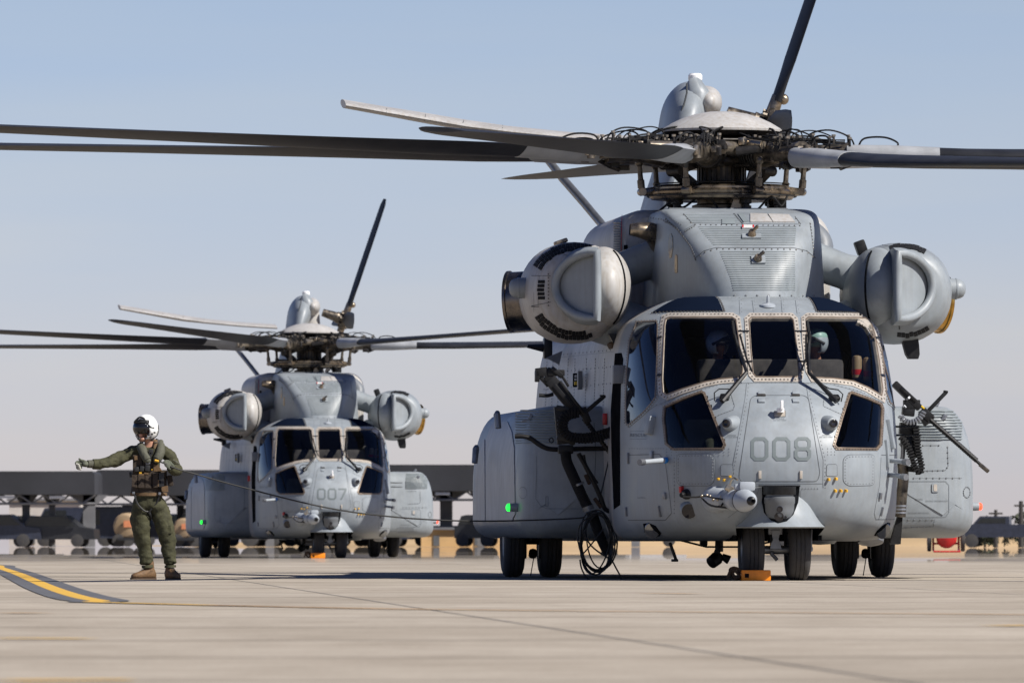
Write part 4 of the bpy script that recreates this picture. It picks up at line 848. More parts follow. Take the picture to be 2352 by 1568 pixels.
for sx in (-1.94, 1.94):
    mg = MB(); mg.tube([(sx, 8.3, 1.0), (sx, 8.3, .42)], [.09, .07], 14); mg.tube([(sx - .3, 8.3, .43), (sx + .3, 8.3, .43)], .05, 12)
    mg.box((sx - .09, 8.15, .6), (.03, .08, .4), bev=.01); mg.box((sx + .09, 8.15, .6), (.03, .08, .4), bev=.01); mg.box((sx - .1, 8.1, .34), (.06, .12, .25), bev=.02); mg.box((sx + .1, 8.1, .34), (.06, .12, .25), bev=.02); mg.tube([(sx, 8.05, .25), (sx, 8.0, .3)], .05, 8); mg.tube([(sx + .02, 8.1, .25), (sx - .03, 8.0, .02)], .006, 5)
    o = mg.build('main_gear', 'black_metal', heli)
    for dx in (-.215, .215): wheel((sx + dx, 8.3, .43), .43, .245, o)

# sponsons
def sponson(sg):
    def ring(Y, ins, N=10):
        x0, x1 = .9, (2.42 if sg < 0 else 2.69) - ins; z0, z1 = .455 + ins * .6, 1.93 - ins * .8; r = []
        rt, rzt, rb, rzb = min(.38, x1 - x0 - .05), .90, .25, .22
        for k in range(N + 1): a = -pi / 2 + pi / 2 * k / N; r.append(Vector((sg * (x1 - rb + rb * cos(a)), Y, z0 + rzb + rzb * sin(a))))
        for k in range(N + 1): a = pi / 2 * k / N; r.append(Vector((sg * (x1 - rt + rt * (cos(a) ** .8)), Y, z1 - rzt + rzt * (sin(a) ** .9))))
        r.append(Vector((sg * x0, Y, z1))); r.append(Vector((sg * x0, Y, z0))); return r
    mb = MB(); mb.loft([[Vector((sg * 1.52, 3.60 + .06 * s_ * s_, 1.15)).lerp(Vector((p.x, 3.60 + .06 * s_ * s_, p.z)), s_) for p in ring(3.66, .40)] for s_ in (.001, .25, .5, .75, .9)] + [ring(3.66, .40), ring(3.68, .26), ring(3.74, .15), ring(3.84, .07), ring(3.98, .02), ring(4.15, 0), ring(6, 0), ring(9, 0), ring(10.9, 0), ring(11.5, .08), ring(12.1, .3)], cap=(False, True)); s_ = Surf(mb)
    return mb.build('sponson', 'grey_paint' , heli, ang=50), s_
spL, SL_ = sponson(-1); spR, SR_ = sponson(1)
def sline(S, z, pts, par, w=1.2, riv=0, m='seam_dark', closed=False):
    mb = MB(); S.line(mb, z(*pts), w, off=.005, closed=closed); mb.build('panel_seam', m, par, kind='stuff')
    if riv: mb = MB(); S.rivets(mb, z(*pts), sp=riv, r=.010, off=.004); mb.build('rivets', 'rivet_soft', par, kind='stuff')
mb = MB(); SL_.patch(mb, offset_poly(ZF((200, 480), (300, 472), (330, 540), (345, 640), (352, 1080), (330, 1130), (160, 1130), (158, 600)), 0), off=.012, thick=.02, step=8); mb.build('lit_side_panel', 'light_and_lit_grey', spL, ang=50)  # paler patch: light on the sponson's outer side painted in
mb = MB(); SL_.patch(mb, ZF((150, 590), (153, 1130), (125, 1130), (88, 1010), (92, 740)), off=.010, thick=.02, step=8); mb.build('lit_side_panel', 'light_and_lit_grey', spL, ang=50)  # same painted-in side light, rear strip
sline(SL_, ZF, ((268, 500), (268, 1125)), spL, 1, 6); sline(SL_, ZF, ((155, 600), (155, 1120)), spL, 1, 8); sline(SL_, ZF, ((340, 600), (352, 1080)), spL, .8, 7)
sline(SL_, ZF, ((100, 943), (155, 943)), spL, 1.4); sline(SL_, ZF, ((98, 1020), (155, 1020)), spL, 1.4); sline(SL_, ZF, ((98, 780), (98, 1020)), spL, 1.4)
sline(SL_, ZF, ((490, 700), (485, 980), (520, 1030), (560, 1045), (800, 1045)), spL, 1, 0, 'seam_soft'); sline(SL_, ZF, ((868, 480), (880, 680), (870, 900)), spL, 1.2); sline(SL_, ZF, ((550, 965), (565, 965), (565, 1030), (550, 1030)), spL, 1, 0, 'seam_soft', True)
ci = [(400 + 27 * cos(a), 940 + 38 * sin(a)) for a in [2 * pi * k / 16 for k in range(16)]]; sline(SL_, ZF, ci, spL, 1, 0, 'seam_soft', True)
def louver(S, z, x0, x1, y0, y1, n, par, m='louver_paint', wv=2.4, proud=.018, slope=(0, 0)):
    for k in range(n):
        y = y0 + (y1 - y0) * (k + .5) / n; xa_ = x0(y) if callable(x0) else x0; xb_ = x1(y) if callable(x1) else x1
        (ua, va), (ub, vb) = z((xa_, y), (xb_, y)); q = [S.hit(ua + (ub - ua) * t / 8, va + (vb - va) * t / 8) for t in range(9)]; V = []
        hh = wv / 210 / 2; up = Vector((0, 0, 1))
        for h, n_ in q:
            b = (up - n_ * n_.dot(up)).normalized()
            V += [h - b * hh - n_ * .003, h - b * hh * .7 + n_ * proud, h + b * hh * .7 + n_ * proud, h + b * hh - n_ * .003]
        mb = MB(); mb.add(V, [(4 * i + a, 4 * i + a + 1, 4 * i + 5 + a, 4 * i + 4 + a) for i in range(8) for a in range(3)] + [(0, 1, 2, 3), (35, 34, 33, 32)]); mb.build('slat', m, par, ang=30)
louver(SL_, ZF, 355, 612, 395, 620, 13, spL, wv=3.6); louver(SR_, ZG, 325, lambda y: 545 + 90 * min(1, (y - 240) / 110), 262, 480, 11, spR, wv=4)
# right sponson details
sline(SR_, ZG, ((355, 517), (480, 517)), spR, .8, 18, 'seam_soft'); sline(SR_, ZG, ((535, 530), (540, 670), (520, 700), (350, 705)), spR, 1, 12, 'seam_soft'); sline(SR_, ZG, ((240, 782), (520, 782), (545, 810), (545, 1010), (520, 1045), (220, 1045)), spR, 1, 0, 'seam_soft')
sline(SR_, ZG, ((200, 1065), (440, 1065), (430, 1115), (200, 1125)), spR, 1, 14, 'seam_soft'); sline(SR_, ZG, ((285, 758), (640, 758)), spR, .6, 15, 'seam_soft')
ci = [(676 + 24 * cos(a), 863 + 40 * sin(a)) for a in [2 * pi * k / 16 for k in range(16)]]; sline(SR_, ZG, ci, spR, 1.2, 5, 'seam_soft', True)
mb = MB(); SR_.patch(mb, rounded(ZG((418, 795), (470, 795), (470, 862), (418, 862)), 4), off=.012, thick=.02, step=5); o = mb.build('fuel_cap', 'grey_paint', spR); mb = MB(); SR_.patch(mb, rounded(ZG((430, 803), (455, 803), (457, 855), (430, 855)), 5), off=.016, thick=.01, step=5); mb.build('cap_inset', 'frame_paint', o)
for tx, x, y in (('ENGINE WATERWASH', 455, 928), ('ACCESS', 325, 915), ('GROUND REFUELING', 320, 1015)): (tu, tv), = ZG((x, y)); text_on(tx, tu, tv, 5, 'seam_soft', spR, 'stencil_lettering', SR_)
for sg, z, c, m in ((-1, ZF, (345, 1037), 'green_light'), (1, ZG, (720, 968), 'red_light')):
    p = P3(z, (c,), 4.3)[0]; p.x = -2.42 if sg < 0 else 2.69; mb = MB(); mb.lathe([(.05, -.03), (.048, .05), (.045, .09)], p, (sg, 0, 0), 14); o = mb.build('navigation_light', 'grey_paint', spL if sg < 0 else spR)
    mb = MB(); mb.lathe([(.044, .09), (.042, .115), (.02, .13), (.002, .132)], p, (sg, 0, 0), 14); mb.build('lamp', m, o)
for a, b in (((260, 425), (262, 515)), ((120, 650), (105, 745))):
    mb = MB(); q = P3(ZF, (a, b), 4.4 if a[0] > 200 else 8.5); mb.tube([q[0] + Vector((-.05, 0, .02)), q[0] + Vector((-.06, -.05, 0)), q[1] + Vector((-.05, -.08, 0))], [.03, .04, .035], 10); mb.build('grab_handle', 'strut_metal', spL)
for z, c, par in ((ZF, (327, 365), spL), (ZG, (510, 325), spR), (ZG, (455, 228), spR)):
    p = (SL_ if z is ZF else SR_).hit(*z((c[0], c[1] + (14 if z is ZF else 4)))[0])[0] + Vector((0, 0, .03)); mb = MB(); mb.box(p, (.05, .05, .07), Matrix.Rotation(.5, 3, 'Y'), bev=.01); mb.box(p + Vector((-.04, 0, -.03)), (.12, .06, .02), Matrix.Rotation(-.3, 3, 'Y'), bev=.005); mb.build('bracket', 'strut_metal', par)

# belly bits
mb = MB(); mb.box((0, 7.5, .47), (2.6, 9.5, .10), bev=.03); mb.build('belly_keel', 'dark_grey_paint', heli)
for x, y, d in ((490, 845, 1.2),):
    p = P3(ZC, ((x, y),), d)[0]; mb = MB(); mb.box(p, (.03, .08, .2), Matrix.Rotation(-.35, 3, 'Y'), bev=.01); mb.box(p + Vector((.02, 0, -.1)), (.07, .1, .03), bev=.008); mb.build('belly_antenna', 'black_metal', heli)
p = P3(ZC, ((770, 880),), 1.6)[0]; mb = MB(); mb.tube([p + Vector((.05, 0, .28)), p + Vector((.05, 0, .05))], .045, 10); mb.box(p + Vector((-.12, 0, .16)), (.08, .12, .10), bev=.02); mb.lathe([(.05, -.09), (.075, -.04), (.068, .06), (.045, .075)], p + Vector((0, 0, -.04)), (-.8, -.6, -.6), 16); mb.lathe([(.035, 0), (.05, .09)], p + Vector((.08, 0, 0)), (1, 0, -.5), 12); mb.tube([p + Vector((.0, 0, -.02)), p + Vector((.05, 0, .1)), p + Vector((.05, 0, .32))], .035, 10); mb.build('searchlight', 'gun_metal', heli)
mb = MB(); mb.lathe([(.15, 0), (.14, .05), (.02, .09)], P3(ZC, ((1818, 795),), 2.2)[0] + Vector((0, 0, .06)), (0, -.3, -1), 20); mb.build('belly_radome', 'strut_metal', heli); mb = MB(); mb.lathe([(.2, 0), (.19, .06), (.16, .09), (.02, .1)], P3(ZC, ((1475, 765),), 1.6)[0] + Vector((0, 0, .04)), (0, 0, -1), 20); mb.build('belly_radome', 'grey_paint', heli)
mb = MB(); mb.tube([(-.9, 1.5, .44), (-.6, 1.3, .36), (-.2, 1.1, .36), (.1, 1.0, .42)], .012, 6); mb.build('belly_cable', 'cable_black', heli)

# black patch as crew door gap shade, emergency handles and seams on the cabin's side
def cab_patch(z, pts, m, name, off=.004, par=heli, step=6):
    mb = MB(); CABS.patch(mb, z(*pts), off=off, thick=.012, step=step); return mb.build(name, m, par)
cd = cab_patch(ZF, ((1008, 22), (1050, 18), (1062, 60), (1046, 240), (1040, 520), (1042, 1020), (1000, 1050), (985, 700), (980, 400), (1000, 120)), 'cockpit_black', 'doorway_shade')
def fbox(z, pts, dep, m, name, par=heli, dx=-.02, th=.05):
    a, b = P3(z, pts, dep); mb = MB(); mb.box(((a.x + b.x) / 2 + dx, dep, (a.z + b.z) / 2), (abs(b.x - a.x), th, abs(b.z - a.z)), bev=.002); return mb.build(name, m, par)
fbox(ZF, ((1004, 120), (1032, 210)), 1.9, 'cockpit_black', 'door_sign_backing', cd, -.02); fbox(ZF, ((1011, 126), (1021, 142)), 1.86, 'label_white', 'door_label', cd); fbox(ZF, ((1009, 152), (1022, 168)), 1.86, 'label_white', 'door_label', cd); fbox(ZF, ((1006, 174), (1028, 199)), 1.86, 'label_yellow', 'door_label', cd)
wn_ = fbox(ZF, ((750, 152), (778, 243)), 6.75, 'cockpit_black', 'exit_window', heli, -.03, .2); fbox(ZF, ((755, 208), (775, 230)), 6.62, 'label_yellow', 'exit_label', wn_, -.03); fbox(ZF, ((759, 164), (769, 180)), 6.62, 'label_white', 'exit_label', wn_, -.03); fbox(ZF, ((758, 186), (769, 201)), 6.62, 'label_white', 'exit_label', wn_, -.03); fbox(ZF, ((777, 137), (806, 260)), 6.2, 'dark_grey_paint', 'exit_rail', wn_, -.03, .15)
for z, c, w, h in ((ZF, (1058, 160), .04, .26),):
    p = P3(z, (c,), 6 if c[0] < 900 else 2.8)[0]; h_, n_ = CABS.hit(*z(c)[0]); mb = MB(); mb.box(h_ + Vector((-.05, 0, 0)), (.12, .25 if c[0] < 900 else .15, .2), bev=.01); mb.build('door_rail', 'dark_grey_paint', heli)
mb = MB(); 
for x in (560, 600, 640, 700, 745, 820, 880, 940): CABS.rivets(mb, ZF((x, 60), (x - 10, 380)), sp=7, r=.012, h=.006)
for y in (40, 150, 260): CABS.rivets(mb, ZF((540, y), (980, y - 40)), sp=9, r=.012, h=.005)
CABS.line(mb, ZF((535, 60), (1000, 10)), 1); CABS.line(mb, ZF((660, 60), (650, 380)), 1)
mb.build('cabin_rivets', 'rivet_soft', heli, kind='stuff')
q = P3(ZF, ((610, 50), (660, 5), (640, 95)), 9); mb = MB(); mb.add([q[0] + Vector((-.1, 0, 0)), q[1], q[2]] + [q[0] + Vector((-.1, .1, 0)), q[1] + Vector((0, .1, 0)), q[2] + Vector((0, .1, 0))], [(0, 1, 2), (5, 4, 3), (0, 1, 4, 3), (1, 2, 5, 4), (2, 0, 3, 5)]); mb.build('mount_bracket', 'dark_grey_paint', heli, smooth=False)
p = P3(ZD, ((580, 1085), (725, 1100)), 10); mb = MB(); mb.tube(p, [.02, .05], 8); mb.box(p[1] + Vector((.05, 0, 0)), (.1, .2, .25), bev=.02); mb.build('side_antenna', 'black_metal', heli)
for c in ((957, 455),): h_, n_ = CABS.hit(*ZF(c)[0]); mb = MB(); mb.box(h_ + Vector((-.03, 0, 0)), (.05, .06, .13), bev=.01); mb.build('red_formation_light', 'red_paint', heli)

# ---- gearbox cowling over the cockpit
TF = [(3.0, 2.02, .93, .34, 1.15), (3.12, 2.05, .93, .36, 1.12), (3.3, 2.12, .92, .42, 1.02), (3.5, 2.24, .905, .50, .88), (3.7, 2.42, .895, .60, .72), (3.88, 2.68, .885, .70, .55), (4.0, 2.98, .875, .78, .42), (4.07, 3.3, .86, .80, .34), (4.12, 3.75, .82, .76, .30), (4.14, 4.3, .70, .64, .25), (4.145, 4.9, .5, .4, .2)]
YF = 6.2
def cowl_slice(z, yf, W, c, k):
    p = rounded([(-W, YF), (-W, yf + k), (-c, yf), (c, yf), (W, yf + k), (W, YF)], .30, 8); return [Vector((x, y, z)) for x, y in p]
mb = MB(); mb.loft([cowl_slice(*t) for t in cr(TF, 5)], cap=(False, True)); cowl = mb.build('front_cowling', 'grey_paint', heli, ang=50); COWL = Surf(mb)
# wide rear fairing with exhaust louvres
def fr(Y, w, z1, r=.35, z0=2.95):
    R_ = []; 
    for k in range(9): a = pi / 2 * k / 8; R_.append(Vector((w - r + r * cos(a), Y, z1 - r + r * sin(a))))
    return [Vector((w, Y, z0))] + R_ + [Vector((-p.x, p.y, p.z)) for p in reversed(R_)] + [Vector((-w, Y, z0))]
mb = MB(); mb.loft([fr(5.2, 1.12, 4.08, .3), fr(5.3, 1.2, 4.14, .33), fr(5.5, 1.24, 4.17, .35), fr(9.5, 1.24, 4.17, .35), fr(12, 1.0, 3.9, .35), fr(14, .6, 3.5, .3)]); rear = mb.build('rear_fairing', 'light_and_lit_grey', heli, ang=50); REAR = Surf(mb)
mb = MB(); mb.box((0, 5.5, 4.155), (1.35, 1.5, .03), bev=.01); mb.build('top_deck', 'dark_grey_paint', heli)
def bline(pts, w=1.1, riv=0, m='seam_dark', par=cowl, S=COWL, z=ZB):
    mb = MB(); S.line(mb, z(*pts), w, off=.004); mb.build('panel_seam', m, par, kind='stuff')
    if riv: mb = MB(); S.rivets(mb, z(*[(x + 3, y + 10) for x, y in pts]), sp=riv, r=.010, off=.003, h=.005); mb.build('rivets', 'rivet_metal', par, kind='stuff')
bline(((440, 1130), (520, 1200), (600, 1300), (640, 1400)), 1, 6); bline(((640, 1400), (700, 1350), (780, 1328), (1300, 1330), (1390, 1350), (1450, 1400)), 1.2, 14); bline(((1410, 1160), (1440, 1400)), 1, 7)
bline(((560, 1100), (620, 1165), (1350, 1172), (1310, 1120)), 1.2, 12); bline(((900, 1100), (960, 1170)), 3.2)
bline(((570, 1210), (640, 1170)), 1, 6); bline(((510, 1390), (505, 1500)), .8)
mb = MB(); COWL.rivets(mb, ZB((240, 1110), (420, 1140), (520, 1200), (610, 1320), (640, 1390)), sp=6, r=.012, off=.003, h=.006); COWL.rivets(mb, ZB((440, 1110), (560, 1180)), sp=6, r=.01, off=.003); COWL.rivets(mb, ZA((905, 138), (1500, 138)), sp=26, r=.014, off=.003, h=.008); mb.build('rivets', 'rivet_soft', cowl, kind='stuff')
louver(COWL, ZB, lambda y: 655 + 110 * (y - 1185) / 130, lambda y: 1318 - 12 * (y - 1185) / 130, 1185, 1316, 11, cowl, wv=2.2, proud=.007)
louver(COWL, ZB, lambda y: 805 + 60 * (y - 1350) / 150, 1308, 1350, 1512, 11, cowl, wv=2.9, proud=.008)
louver(COWL, ZA, lambda y: 872 + 28 * y / 105, 1310, 0, 106, 7, cowl, wv=3.0, proud=.008)
louver(COWL, ZB, lambda y: 565 + 65 * (y - 1105) / 60, lambda y: 905 + 45 * (y - 1105) / 60, 1105, 1165, 6, cowl, wv=1.8, proud=.006)
for pts, z, m in ((((955, 1242), (1082, 1242), (1082, 1272), (955, 1272)), ZB, 'grey_paint'), (((1015, 1388), (1108, 1388), (1112, 1437), (1020, 1437)), ZB, 'grey_paint'), (((955, 1186), (1035, 1186), (1035, 1206), (955, 1206)), ZB, 'label_white')):
    mb = MB(); COWL.patch(mb, z(*pts), off=.022, thick=.02, step=7); mb.build('vent_plate', m, cowl)
for x0 in (955, 1025): mb = MB(); COWL.patch(mb, ZB((x0, 1188), (x0 + 10, 1188), (x0 + 10, 1204), (x0, 1204)), off=.026, thick=.01, step=5); mb.build('warning_stripe', 'red_paint', cowl)
for c in ((1020, 1252), (1060, 1412)):
    h_, n_ = COWL.hit(*ZB(c)[0]); mb = MB(); mb.lathe([(.05, 0), (.04, .04), (.03, .06)], h_ + n_ * .02, n_, 12); mb.tube([h_ + n_ * .06, h_ + n_ * .10 + Vector((.06, 0, .03))], .02, 8); mb.build('vent_valve', 'bronze_metal', cowl)
# top-deck hatches
for a in (((820, 1140), (905, 1140), (905, 1172), (820, 1172)), ((925, 1105), (965, 1105), (1000, 1155), (965, 1160)), ((1010, 1102), (1120, 1105), (1160, 1160), (1010, 1160)), ((1130, 1105), (1270, 1110), (1310, 1160), (1165, 1160))):
    mb = MB(); COWL.patch(mb, ZB(*a), off=.012, thick=.02, step=6); mb.build('hatch', 'louver_paint' if a[0][0] < 1000 else 'light_and_lit_grey', cowl)
# oval side openings
for a in (((468, 1240), (480, 1232), (490, 1260), (492, 1330), (482, 1395), (470, 1400), (462, 1350), (460, 1290)), ((505, 1385), (513, 1372), (522, 1385), (522, 1495), (512, 1500), (504, 1490))):
    mb = MB(); COWL.patch(mb, ZB(*a), off=.006, thick=.012, step=5); mb.build('side_vent', 'bronze_metal', cowl)
for pts, m in ((((100, 1150), (145, 1135), (145, 1400), (95, 1380)), 'dark_grey_paint'),):
    mb = MB(); REAR.patch(mb, ZB(*pts), off=.01, thick=.02, step=7); mb.build('exhaust_louver', m, rear)
mb = MB(); REAR.line(mb, ZB((152, 1115), (148, 1400)), 1.6, off=.015); mb.build('red_line', 'red_paint', rear); louver(REAR, ZB, 100, 145, 1160, 1385, 14, rear, m='light_and_lit_grey', wv=2.2, proud=.03)
mb = MB(); REAR.patch(mb, ZB((165, 1310), (185, 1310), (185, 1348), (165, 1348)), off=.012, step=5); mb.build('slot_shade', 'cockpit_black', rear)  # flat black patch, the slot's shade is only colour

# ---- engines, built once for the left of the picture and mirrored
def engine(sg):
    X = lambda x: sg * x
    NAC = (1.82, 3.19)
    def ring(Y, r, ox=0, oz=0, sq=2.15):
        out = []
        for k in range(40):
            t = 2 * pi * k / 40; c, s_ = cos(t), sin(t); out.append(Vector((X(NAC[0] + ox + 1.03 * r * (abs(c) ** (2 / sq)) * (1 if c > 0 else -1)), Y, NAC[1] + oz + r * (abs(s_) ** (2 / sq)) * (1 if s_ > 0 else -1))))
        return out
    mb = MB(); mb.loft([ring(3.12, .36, .02), ring(3.16, .43, .01), ring(3.26, .48, 0), ring(3.4, .52, 0), ring(3.6, .55), ring(3.9, .565), ring(4.3, .565), ring(4.9, .53), ring(5.4, .42), ring(5.7, .28)]); NB_ = Surf(mb); nac = mb.build('engine_nacelle', 'grey_paint' if sg > 0 else 'light_and_lit_grey', heli, ang=50)  # left nacelle gets the paler tone, its sunlit look put into the colour
    # D-shaped intake
    th = radians(42); ea = Vector((X(cos(th)), sin(th), 0)); ez = Vector((0, 0, 1)); nn_ = Vector((X(sin(th)), -cos(th), 0)); O = Vector((X(1.67), 2.70, 3.24))
    Dp = [(-.0, .365)] + [(.03 + .55 * sin(a), .365 * cos(a)) for a in [pi * k / 22 for k in range(1, 22)]] + [(-.0, -.365)]
    flatn = 6; path = Dp + [(0, -.365 + .73 * k / flatn) for k in range(1, flatn)]
    P_ = [O + ea * a + ez * b for a, b in path]; mb = MB(); mb.tube(P_, .048, 12, closed=True); mb.build('intake_lip', 'grey_paint', nac, ang=60)
    mb = MB(); n = len(P_); c0 = O + ea * .2
    V = [c0 - nn_ * .05] + [p + (c0 - p).normalized() * .03 - nn_ * .05 for p in P_]; mb.add(V, [(0, 1 + i, 1 + (i + 1) % n) for i in range(n)]); V2 = [p + (c0 - p).normalized() * .03 - nn_ * .0 for p in P_]
    mb.build('intake_plate', 'grey_paint', nac)
    mb = MB(); sk = [[p + Vector((0, 0, 0)) for p in P_], [p + (p - c0).normalized() * .045 + Vector((0, .09, 0)) for p in P_], [p + (p - c0).normalized() * .075 + Vector((0, .25, 0)) for p in P_], [p + (p - c0).normalized() * .05 + Vector((0, .7, 0)) for p in P_]]; mb.loft(sk, cap=(False, False)); mb.build('intake_skirt', 'grey_paint', nac, ang=50)
    mb = MB(); mb.ball((X(1.53), 3.50, 3.235), (.31, .70, .455), 30, 24); CK = Surf(mb); mb.build('intake_cheek', 'grey_paint' if sg > 0 else 'light_and_lit_grey', nac, ang=70)  # left cheek likewise paler, sunlight painted into it
    # cowling split line down the inner cheek
    mb = MB(); mb.tube([Vector((X(1.53), 3.50, 3.235)) + Vector((X(-.31 * cos(b) * .62), -.70 * sqrt(max(0, 1 - .62 ** 2 * cos(b) ** 2 - sin(b) ** 2)), .455 * sin(b))) for b in [radians(-62 + 124 * k / 20) for k in range(21)]], .014, 6); mb.build('cowl_gap', 'cockpit_black', nac)
    # exhaust: wide pipe turned outward and aft
    ax = Vector((X(.93), .32, -.05)).normalized(); c = Vector((X(1.98), 4.9, 3.14)); mb = MB()
    mb.lathe([(.335, -.1), (.335, .46), (.35, .47), (.35, .50), (.325, .50), (.315, .44), (.26, .1), (.02, .05)], c, ax, 40, cap=False); ex = mb.build('exhaust_duct', 'gold_metal' if sg > 0 else 'exhaust_metal', nac, ang=40)
    mb = MB(); mb.lathe([(.375, -.12), (.37, .02), (.355, .1), (.34, .12)], c, ax, 40, cap=False); mb.build('exhaust_collar', 'grey_paint', ex, ang=40)
    ax = Vector((X(1), .05, -.02)); c = Vector((X(2.26), 3.75, 3.24)); mb = MB(); mb.lathe([(.115, -.2), (.115, .18), (.12, .185), (.12, .2), (.112, .205), (.105, .24), (.085, .275), (.05, .295), (.01, .30)], c, ax, 24); mb.build('starter_pod', 'grey_paint' , nac, ang=40)
    # drive shaft housing to the gearbox and the cowled lower mount
    mb = MB(); mb.tube([Vector((X(1.55), 4.3, 3.35)), Vector((X(1.25), 4.35, 3.45)), Vector((X(.98), 4.4, 3.55)), Vector((X(.6), 4.5, 3.62))], [.24, .20, .21, .28], 20); mb.build('drive_shaft_housing', 'grey_paint', nac, ang=50)
    if 0: mb.loft([[Vector((X(x), Y, z)) for x, Y, z in ((1.75, 3.05, 2.72), (1.75, 5.3, 2.72), (1.35, 5.3, 3.1), (1.35, 3.05, 3.1))], [Vector((X(x), Y, z)) for x, Y, z in ((1.28, 2.9, 2.66), (1.28, 5.3, 2.66), (1.1, 5.3, 3.02), (1.1, 2.9, 3.02))], [Vector((X(x), Y, z)) for x, Y, z in ((.8, 2.8, 2.9), (.8, 5.3, 2.9), (.8, 5.3, 3.05), (.8, 2.8, 3.05))]])
    mb = MB(); mb.tube([Vector((X(1.85), 4.1, 3.05)), Vector((X(1.6), 4.05, 2.95)), Vector((X(1.35), 4.0, 2.86)), Vector((X(1.1), 3.95, 2.76)), Vector((X(.85), 3.9, 2.70))], [.60, .60, .58, .60, .66], 28, sx=.48); mb.build('engine_mount_fairing', 'grey_paint', nac, ang=60)
    # exhaust horn of the oil cooler
    mb = MB(); pth = cr([(X(.74), 4.45, 3.62), (X(.80), 4.25, 3.76), (X(.92), 4.12, 3.86), (X(1.05), 4.06, 3.89), (X(1.18), 4.05, 3.90)], 6) if sg < 0 else cr([(X(.8), 4.8, 3.3), (X(1.02), 4.9, 3.55), (X(1.08), 5.0, 3.78), (X(.92), 5.1, 3.95), (X(.7), 5.2, 4.0)], 6)
    nP = len(pth); mb.tube(pth, [(.19 - .125 * (i / (nP - 1)) ** .8) if sg < 0 else .13 for i in range(nP)], 20, cap=False); mb.build('cooler_horn', 'bronze_metal' if sg < 0 else 'dark_grey_paint', cowl, ang=60)
    mb = MB(); mb.box((1.40, 3.9, 3.70) if sg > 0 else (-1.97, 3.9, 3.755), (.12, .14, .16) if sg > 0 else (.16, .12, .05), Matrix.Rotation(-.35, 3, 'Y'), bev=.02); mb.build('top_antenna', 'black_metal' if sg > 0 else 'bronze_metal', nac)
    mb = MB(); b = Vector((X(1.90), 3.6, 2.74)) if sg > 0 else Vector((-1.42, 3.4, 2.70)); kq = .52 if sg > 0 else .3; mb.loft([[b + Vector((X(dx) * w * kq * 1.15 + (.05 * z / .3), dy * .7, -z * (1 if sg > 0 else .4))) for dx, dy in ((-.16, -.1), (.16, -.1), (.16, .1), (-.16, .1))] for z, w in ((-.05, 1), (.15, .9), (.24, .8), (.29, .55))]); mb.build('lower_antenna', 'black_metal', nac)
    mb = MB(); mb.box((X(1.3), 3.6, 2.62), (.3, .5, .16), Matrix.Rotation(X(.5), 3, 'Y'), bev=.03); mb.build('drain_grille', 'rope_brown', nac)
    return nac, NB_
nL, NLS = engine(-1); nR, NRS = engine(1)
def tile(S, z, pts, par, m='black_rubber', nm_='heater_pad', off=.010): mb = MB(); S.patch(mb, z(*pts), off=off, thick=.015, step=6); mb.build(nm_, m, par)
def arc_tiles(S, z, cx, cy, r0, r1, a0, a1, n, par, ex=1.0):
    for k in range(n):
        t0 = radians(a0 + (a1 - a0) * k / n); t1 = radians(a0 + (a1 - a0) * (k + .93) / n); j = random.uniform(-6, 6)
        tile(S, z, ((cx + ex * (r0 + j) * cos(t0), cy - (r0 + j) * sin(t0)), (cx + ex * (r1 + j) * cos(t0), cy - (r1 + j) * sin(t0)), (cx + ex * (r1 + j) * cos(t1), cy - (r1 + j) * sin(t1)), (cx + ex * (r0 + j) * cos(t1), cy - (r0 + j) * sin(t1))), par)
arc_tiles(NLS, ZD, 1010, 600, 365, 398, 72, 148, 16, nL); arc_tiles(NLS, ZD, 1010, 600, 404, 438, 70, 148, 17, nL); arc_tiles(NLS, ZD, 1010, 600, 350, 385, 212, 285, 15, nL); arc_tiles(NLS, ZD, 1010, 600, 392, 425, 212, 292, 16, nL)
for k in range(5): y = 495 + 36 * k; x = 683 - 4 * (2 - abs(k - 2)); tile(NLS, ZD, ((x, y), (x + 57, y), (x + 55, y + 27), (x - 1, y + 27)), nL)
arc_tiles(NRS, ZE, 1080, 680, 430, 480, 60, 108, 10, nR); arc_tiles(NRS, ZE, 1080, 690, 440, 480, 262, 305, 8, nR)
for S, z, par, lines in ((NLS, ZD, nL, (((620, 455), (790, 455)), ((620, 725), (790, 690)), ((690, 455), (680, 720)), ((640, 600), (642, 780)), ((905, 265), (940, 275), (1100, 225), (1160, 235)))), (NRS, ZE, nR, (((1000, 240), (1030, 330), (960, 480), (935, 600), (945, 800), (1030, 950), (1040, 1090)), ((830, 200), (1000, 240)), ((600, 560), (590, 660)), ((700, 820), (960, 830))))):
    mb = MB(); 
    for l_ in lines: S.line(mb, z(*l_), 1.2 if S is NLS or l_[0][0] != 1000 else 3.2, off=.005)
    mb.build('panel_seam', 'seam_dark', par, kind='stuff')
mb = MB(); NRS.rivets(mb, ZE((1072, 290), (1074, 990)), sp=9, r=.009); NLS.rivets(mb, ZD((770, 440), (770, 740)), sp=8, r=.009); NLS.rivets(mb, ZD((620, 730), (690, 730)), sp=2.4, r=.007); mb.build('cowl_rivets', 'rivet_metal', heli, kind='stuff')

